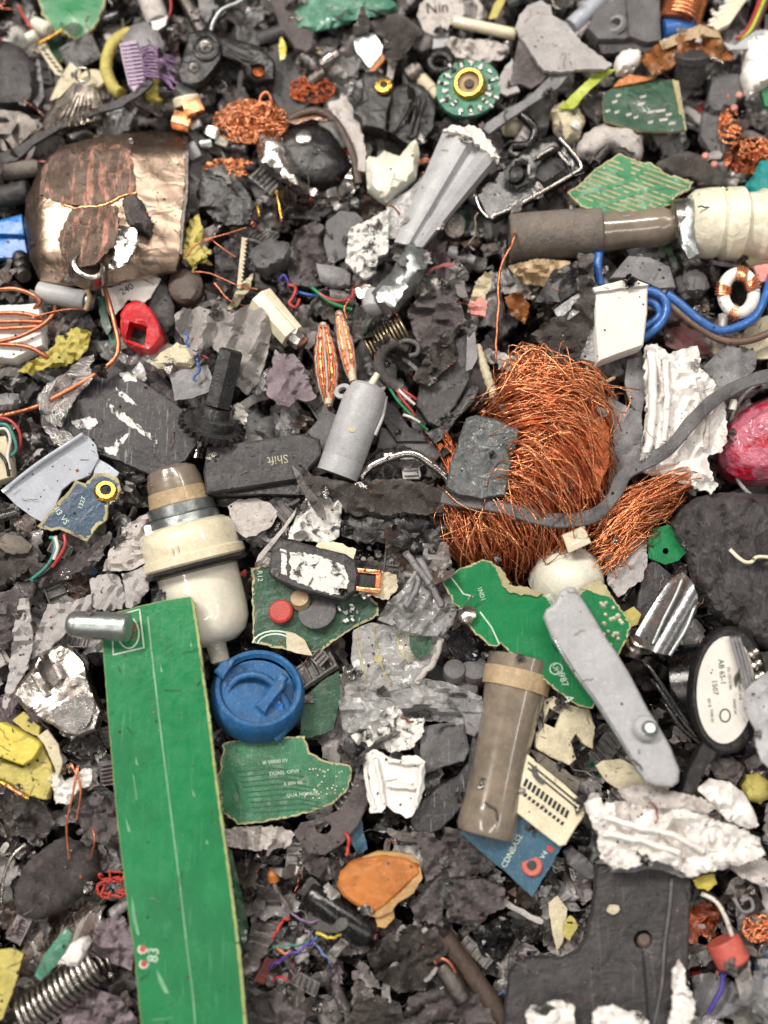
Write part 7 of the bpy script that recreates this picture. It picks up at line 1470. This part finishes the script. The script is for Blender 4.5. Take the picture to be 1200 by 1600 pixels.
def ribbed_mesh(sd):
    r_ = random.Random(sd); bm = bmesh.new(); a, b = r_.uniform(44, 70), r_.uniform(22, 36); B_ = [(0, 0, 0, a, b, 4), (0, b / 2, 3, a, 3, 9)]; m = r_.randint(3, 6)
    for i in range(m): B_.append((-a / 2 + a * (i + .5) / m, 0, 4, 3, b * .86, 7))
    for cx_, cy_, cz_, w_, h_, d_ in B_:
        g_ = bmesh.ops.create_cube(bm, size=1)
        for v in g_['verts']: v.co = Vector((v.co.x * w_ + cx_, v.co.y * h_ + cy_, v.co.z * d_ + cz_))
    bmesh.ops.bevel(bm, geom=bm.edges[:], offset=.8, segments=1, affect='EDGES')
    for v in bm.verts: v.co += Vector((0, 0, 3 * nz(v.co.x / 20, v.co.y / 20, sd)))
    bm.verts.index_update(); V = [tuple(v.co) for v in bm.verts]; F = [tuple(v.index for v in f.verts) for f in bm.faces]; bm.free(); return mesh_of('ribbed_mesh', V, F, 30)
KINDS['curved_strip'] = ([strip_mesh(1000 + i) for i in range(12)], 'fillsoft', 'bent strip', 'strip')
KINDS['hollow_tube'] = ([hollow_mesh(1100 + i) for i in range(7)], 'fillgloss', 'short hollow tube', 'tube')
KINDS['ribbed_housing'] = ([ribbed_mesh(1200 + i) for i in range(7)], 'fillhard', 'ribbed housing piece', 'housing')
for k in ('torn_sheet', 'plastic_panel_piece', 'curved_strip', 'hollow_tube', 'ribbed_housing'): GRP[k] = 'loose ' + KINDS[k][2] + 's in the shredded heap'; cnt_k[k] = 0
# deep, uncountable debris: one object per tone
DEEP = {}
def deep(me, M, key):
    v, f = DEEP.setdefault(key, ([], [])); k0 = len(v)
    v.extend([M @ q.co for q in me.vertices]); f.extend([tuple(k0 + i for i in p.vertices) for p in me.polygons])
mk('debrisblack', (20, 19, 19), .5, bump=.6, dirt=.4, var=.5, vs=20); mk('debrischar', (46, 42, 41), .7, bump=.8, dirt=.4, var=.5, vs=20); mk('debrisgrey', (98, 92, 92), .8, bump=.8, dirt=.4, var=.5, vs=20)
mk('debrispale', (160, 154, 150), .7, bump=.7, dirt=.5, var=.4, vs=20); mk('debriscopper', (196, 110, 74), .4, .9, bump=.3, var=.5, vs=15)
DK = {'K': 'debrisblack', 'C': 'debrischar', 'D': 'debrischar', 'G': 'debrisgrey', 'H': 'debrisgrey', 'P': 'debrisgrey', 'B': 'debrischar', 'L': 'debrispale', 'W': 'debrispale'}
y = -150
while y < 1750:
    x = -150
    while x < 1350:
        px, py = x + rf.uniform(-14, 14), y + rf.uniform(-14, 14)
        kd = rf.choice(('plastic_shard', 'torn_scrap', 'torn_scrap', 'foam_lump', 'plastic_chunk'))
        c = pick(px, py, rf); key = DK.get(c, 'debrischar')
        if key == 'debrispale' and rf.random() < .55: key = 'debrisgrey'
        out_ = px < -12 or px > 1212 or py < -12 or py > 1612
        z = -62 + hmap(px, py) + rf.uniform(-14, 10) + (34 if out_ else 0)
        sc = rf.uniform(.9, 1.6)
        deep(rf.choice(KINDS[kd][0]), Matrix.Translation(W(px, py, z) * U) @ rotm(rf, .5) @ Matrix.Scale(sc, 4), key)
        x += 29
    y += 27
# crumbs and fine strands: too small and too many to count
y = -60
while y < 1660:
    x = -60
    while x < 1260:
        px, py = x + rf.uniform(-9, 9), y + rf.uniform(-9, 9); zl, inn = cover(px, py, 4)
        if not inn and rf.random() < .35:
            z = min(-40 + hmap(px, py) + rf.uniform(-8, 12), zl - 8); u_ = rf.random()
            if u_ < .22: deep(rf.choice(KINDS['wire_strand'][0]), Matrix.Translation(W(px, py, z + 6) * U) @ rotm(rf, .5) @ Matrix.Scale(rf.uniform(.3, .7), 4), 'debriscopper' if rf.random() < .3 else rf.choice(('debrisblack', 'debrisgrey', 'debrispale')))
            else:
                key = DK.get(pick(px, py, rf), 'debrischar')
                deep(rf.choice(KINDS[rf.choice(('plastic_shard', 'foam_lump', 'plastic_chunk', 'torn_scrap'))][0]), Matrix.Translation(W(px, py, z) * U) @ rotm(rf, .6) @ Matrix.Scale(rf.uniform(.16, .42), 4), key)
        x += 16
    y += 16
for key, (v, f) in DEEP.items():
    nm = {'debrisblack': 'black_debris', 'debrischar': 'charcoal_debris', 'debrisgrey': 'grey_debris', 'debrispale': 'pale_debris', 'debriscopper': 'copper_crumbs'}[key]
    me = bpy.data.meshes.new(nm); me.from_pydata([tuple(q) for q in v], [], f); me.materials.append(MATS[key]); me.polygons.foreach_set('use_smooth', [True] * len(me.polygons)); me.set_sharp_from_angle(angle=math.radians(32)); me.update()
    o = bpy.data.objects.new(nm, me); COL.objects.link(o); o['kind'] = 'stuff'; o['category'] = 'debris'
    o['label'] = {'black_debris': 'fine black shredder debris filling the deep gaps of the heap', 'charcoal_debris': 'fine charcoal shredder debris between the larger pieces', 'grey_debris': 'fine grey shredded fluff and crumbs of the heap', 'pale_debris': 'pale plastic crumbs scattered through the heap', 'copper_crumbs': 'hair thin copper strands scattered through the heap'}[nm]
# countable scraps in the visible gaps, larger ones first
nb_ = 0; bigs = []
for q in range(5000):
    x, y = rf.uniform(-40, 1240), rf.uniform(-40, 1640); zl, inn = cover(x, y)
    if inn: continue
    sc = rf.choice((.55, .7, .85, 1.0, 1.2, 1.35)); rad = 34 * sc
    if any((x - a) ** 2 + (y - b) ** 2 < (rad * .5 + r2 * .5) ** 2 for a, b, r2 in bigs): continue
    zl2, _ = cover(x, y, rad * 1.1)
    z = min(0 + hmap(x, y) + rf.uniform(-14, 18), zl2 - 20 * sc); c = pick(x, y, rf)
    if c in 'SORUEYTW' and rf.random() < .75: c = rf.choice('DGGHHL')
    if c in 'KC' and rf.random() < .5: c = rf.choice('DG')
    if put(rf.choice(('torn_sheet', 'torn_sheet', 'plastic_panel_piece')), x, y, z, sc, .5 if zl2 > 1e8 else .22, rf, c): bigs.append((x, y, rad)); nb_ += 1
nx_ = 0; lst = []
for q in range(3000):
    x, y = rf.uniform(-30, 1230), rf.uniform(-30, 1630); zl, inn = cover(x, y)
    if inn or any((x - a) ** 2 + (y - b) ** 2 < 52 ** 2 for a, b in lst): continue
    kd = rf.choices(('curved_strip', 'hollow_tube', 'ribbed_housing', 'torn_sheet'), (10, 5, 6, 5))[0]; sc = rf.uniform(.6, 1.1); zl2, _ = cover(x, y, 34 * sc)
    c = pick(x, y, rf)
    if c in 'SORUEYT' and rf.random() < .6: c = rf.choice('CDGHKL')
    if put(kd, x, y, min(14 + hmap(x, y) + rf.uniform(-6, 14), zl2 + 2), sc, .3, rf, c): lst.append((x, y)); nx_ += 1
    if nx_ > 170: break
print('big', nb_)
tries = [(rf.uniform(-30, 1230), rf.uniform(-30, 1630)) for _ in range(9000)]
placed = []; nmid = 0
for x, y in tries:
    zl, inn = cover(x, y)
    if inn: continue
    sc = rf.choice((.5, .6, .8, 1.0, 1.2)); rad = 21 * sc
    if any((x - a) ** 2 + (y - b) ** 2 < (rad * .55 + r2 * .55) ** 2 for a, b, r2 in placed): continue
    zl2, _ = cover(x, y, rad * .8)
    z = min(-2 + hmap(x, y) + rf.uniform(-10, 20), zl2 - 12 * sc - 4)
    kd = rf.choices(list(KINDS), (12, 30, 6, 5, 12, 0, 5, 8, 6, 4, 6, 3, 3))[0]
    if put(kd, x, y, z, sc, .42, rf): placed.append((x, y, rad)); nmid += 1
    if nmid > 260: break
nw = 0
for x, y in tries[::-1]:
    zl, inn = cover(x, y)
    if inn and rf.random() < .93: continue
    if inn: continue
    kd = rf.choices(list(KINDS), (7, 14, 3, 4, 12, 26, 6, 5, 0, 0, 6, 0, 0))[0]; sc = rf.uniform(.3, .6) if kd != 'wire_strand' else rf.uniform(.5, 1.2)
    if put(kd, x, y, min(10 + hmap(x, y) + rf.uniform(-8, 16), zl), sc, .5, rf): nw += 1
    if nw > 330: break
# scraps lying over the rims of the large pieces, and fine flecks on everything
bpy.context.view_layer.update(); DG = bpy.context.evaluated_depsgraph_get()
def hit(x, y):
    o_ = CP * U; d_ = (W(x, y, 0) * U - o_).normalized()
    ok, loc, nor, idx, ob, mtx = SC.ray_cast(DG, o_, d_)
    return (loc, nor, ob) if ok else None
nr = 0; prev = []
for q in range(6000):
    x, y = rf.uniform(0, 1200), rf.uniform(0, 1600); near = False
    if 150 < x < 390 and 950 < y: continue
    for P, x0, x1, y0, y1, a, b in FB:
        if x0 - 6 < x < x1 + 6 and y0 - 6 < y < y1 + 6 and (x1 - x0) > 50 and edist(x, y, P) < 6: near = True; break
    if not near or any((x - a) ** 2 + (y - b) ** 2 < 30 ** 2 for a, b in prev): continue
    h = hit(x, y)
    if h is None: continue
    kd = rf.choices(('torn_scrap', 'metal_flake', 'wire_strand', 'curved_strip', 'plastic_shard', 'torn_sheet'), (9, 3, 4, 3, 2, 2))[0]; sc = rf.uniform(.35, .75) * (.55 if kd in ('torn_sheet', 'curved_strip') else 1)
    if put(kd, x, y, 0, sc, .3, rf, rf.choice('OOKG') if kd == 'wire_strand' else 'S' if kd == 'metal_flake' else rf.choice('CDGHHLLK')):
        o = bpy.data.objects[-1] if False else LAST[0]
        up_ = h[1].normalized() if h[1].z > .35 else Vector((0, 0, 1))
        o.matrix_world = Matrix.Translation(h[0] + up_ * (3.5 * sc * U)) @ up_.to_track_quat('Z', 'Y').to_matrix().to_4x4() @ rotm(rf, .12) @ Matrix.Scale(sc, 4)
        prev.append((x, y)); nr += 1
    if nr > 190: break
FL = {}
for q in range(3600):
    x, y = rf.uniform(-10, 1210), rf.uniform(-10, 1610); h = hit(x, y)
    if h is None or h[1].z < .3: continue
    if h[2].parent is not None and h[2].name.split('.')[0] in ('board', 'blade', 'channel', 'face', 'disc', 'rim', 'label', 'body', 'collar') and rf.random() < .8: continue
    key = rf.choice(('debrispale', 'debrisgrey', 'debrischar', 'debrisblack', 'debrisgrey')) if rf.random() < .93 else 'debriscopper'
    v, f = FL.setdefault(key, ([], [])); k0 = len(v); s_ = rf.choice((0.8, 1.0, 1.3, 1.6, 2.4)) * U; up_ = h[1].normalized(); M = Matrix.Translation(h[0] + up_ * s_ * .3) @ up_.to_track_quat('Z', 'Y').to_matrix().to_4x4() @ Matrix.Rotation(rf.uniform(0, 6.3), 4, 'Z')
    if rf.random() < .25:
        P = [M @ Vector((i * s_ * 2.6, s_ * 2 * nz(i * .6, q), s_ * (1 + nz(i * .7, q + 5)))) for i in range(5)]; tv, tf = [], []; tube_geo(P, .45 * U, 3, tv, tf); v.extend(tv); f.extend([tuple(k0 + i for i in g_) for g_ in tf]); continue
    e = [rf.uniform(.5, 1.5) for _ in range(6)]
    for p in ((e[0], 0, 0), (0, e[1], 0), (-e[2], 0, 0), (0, -e[3], 0), (0, 0, e[4] * .6), (0, 0, -.4)): v.append(M @ (Vector(p) * s_))
    for a, b in ((0, 1), (1, 2), (2, 3), (3, 0)): f.append((k0 + a, k0 + b, k0 + 4)); f.append((k0 + b, k0 + a, k0 + 5))
for key, (v, f) in FL.items():
    nm = {'debrisblack': 'black_flecks', 'debrischar': 'charcoal_flecks', 'debrisgrey': 'grey_flecks', 'debrispale': 'pale_flecks', 'debriscopper': 'copper_flecks'}[key]
    me = bpy.data.meshes.new(nm); me.from_pydata([tuple(q) for q in v], [], f); me.materials.append(MATS[key]); me.update()
    o = bpy.data.objects.new(nm, me); COL.objects.link(o); o['kind'] = 'stuff'; o['category'] = 'flecks'; o['label'] = 'fine ' + nm.replace('_flecks', '') + ' dust flecks and fibres strewn over the whole heap'
# the ground under the heap
v, f = [], []; N = 60
for j in range(N + 1):
    for i in range(N + 1):
        x, y = -1400 + i * 4000 / N, -1600 + j * 4800 / N
        p = W(x, y, 0); v.append(((x - 600), (800 - y), -96 + (hmap(x, y) * .7 if -300 < x < 1500 and -300 < y < 1900 else -18)))
for j in range(N):
    for i in range(N): a = j * (N + 1) + i; f.append((a, a + N + 1, a + N + 2, a + 1))
g = emit('ground', v, f, 'grime', sharp=0, org=(0, 0, 0)); g['kind'] = 'structure'; g['label'] = 'dark packed debris floor under the shredded heap'
print('filler', nmid, nw, cnt_k, 'objects', len(bpy.data.objects), 'tris', sum(len(m.polygons) for m in bpy.data.meshes))
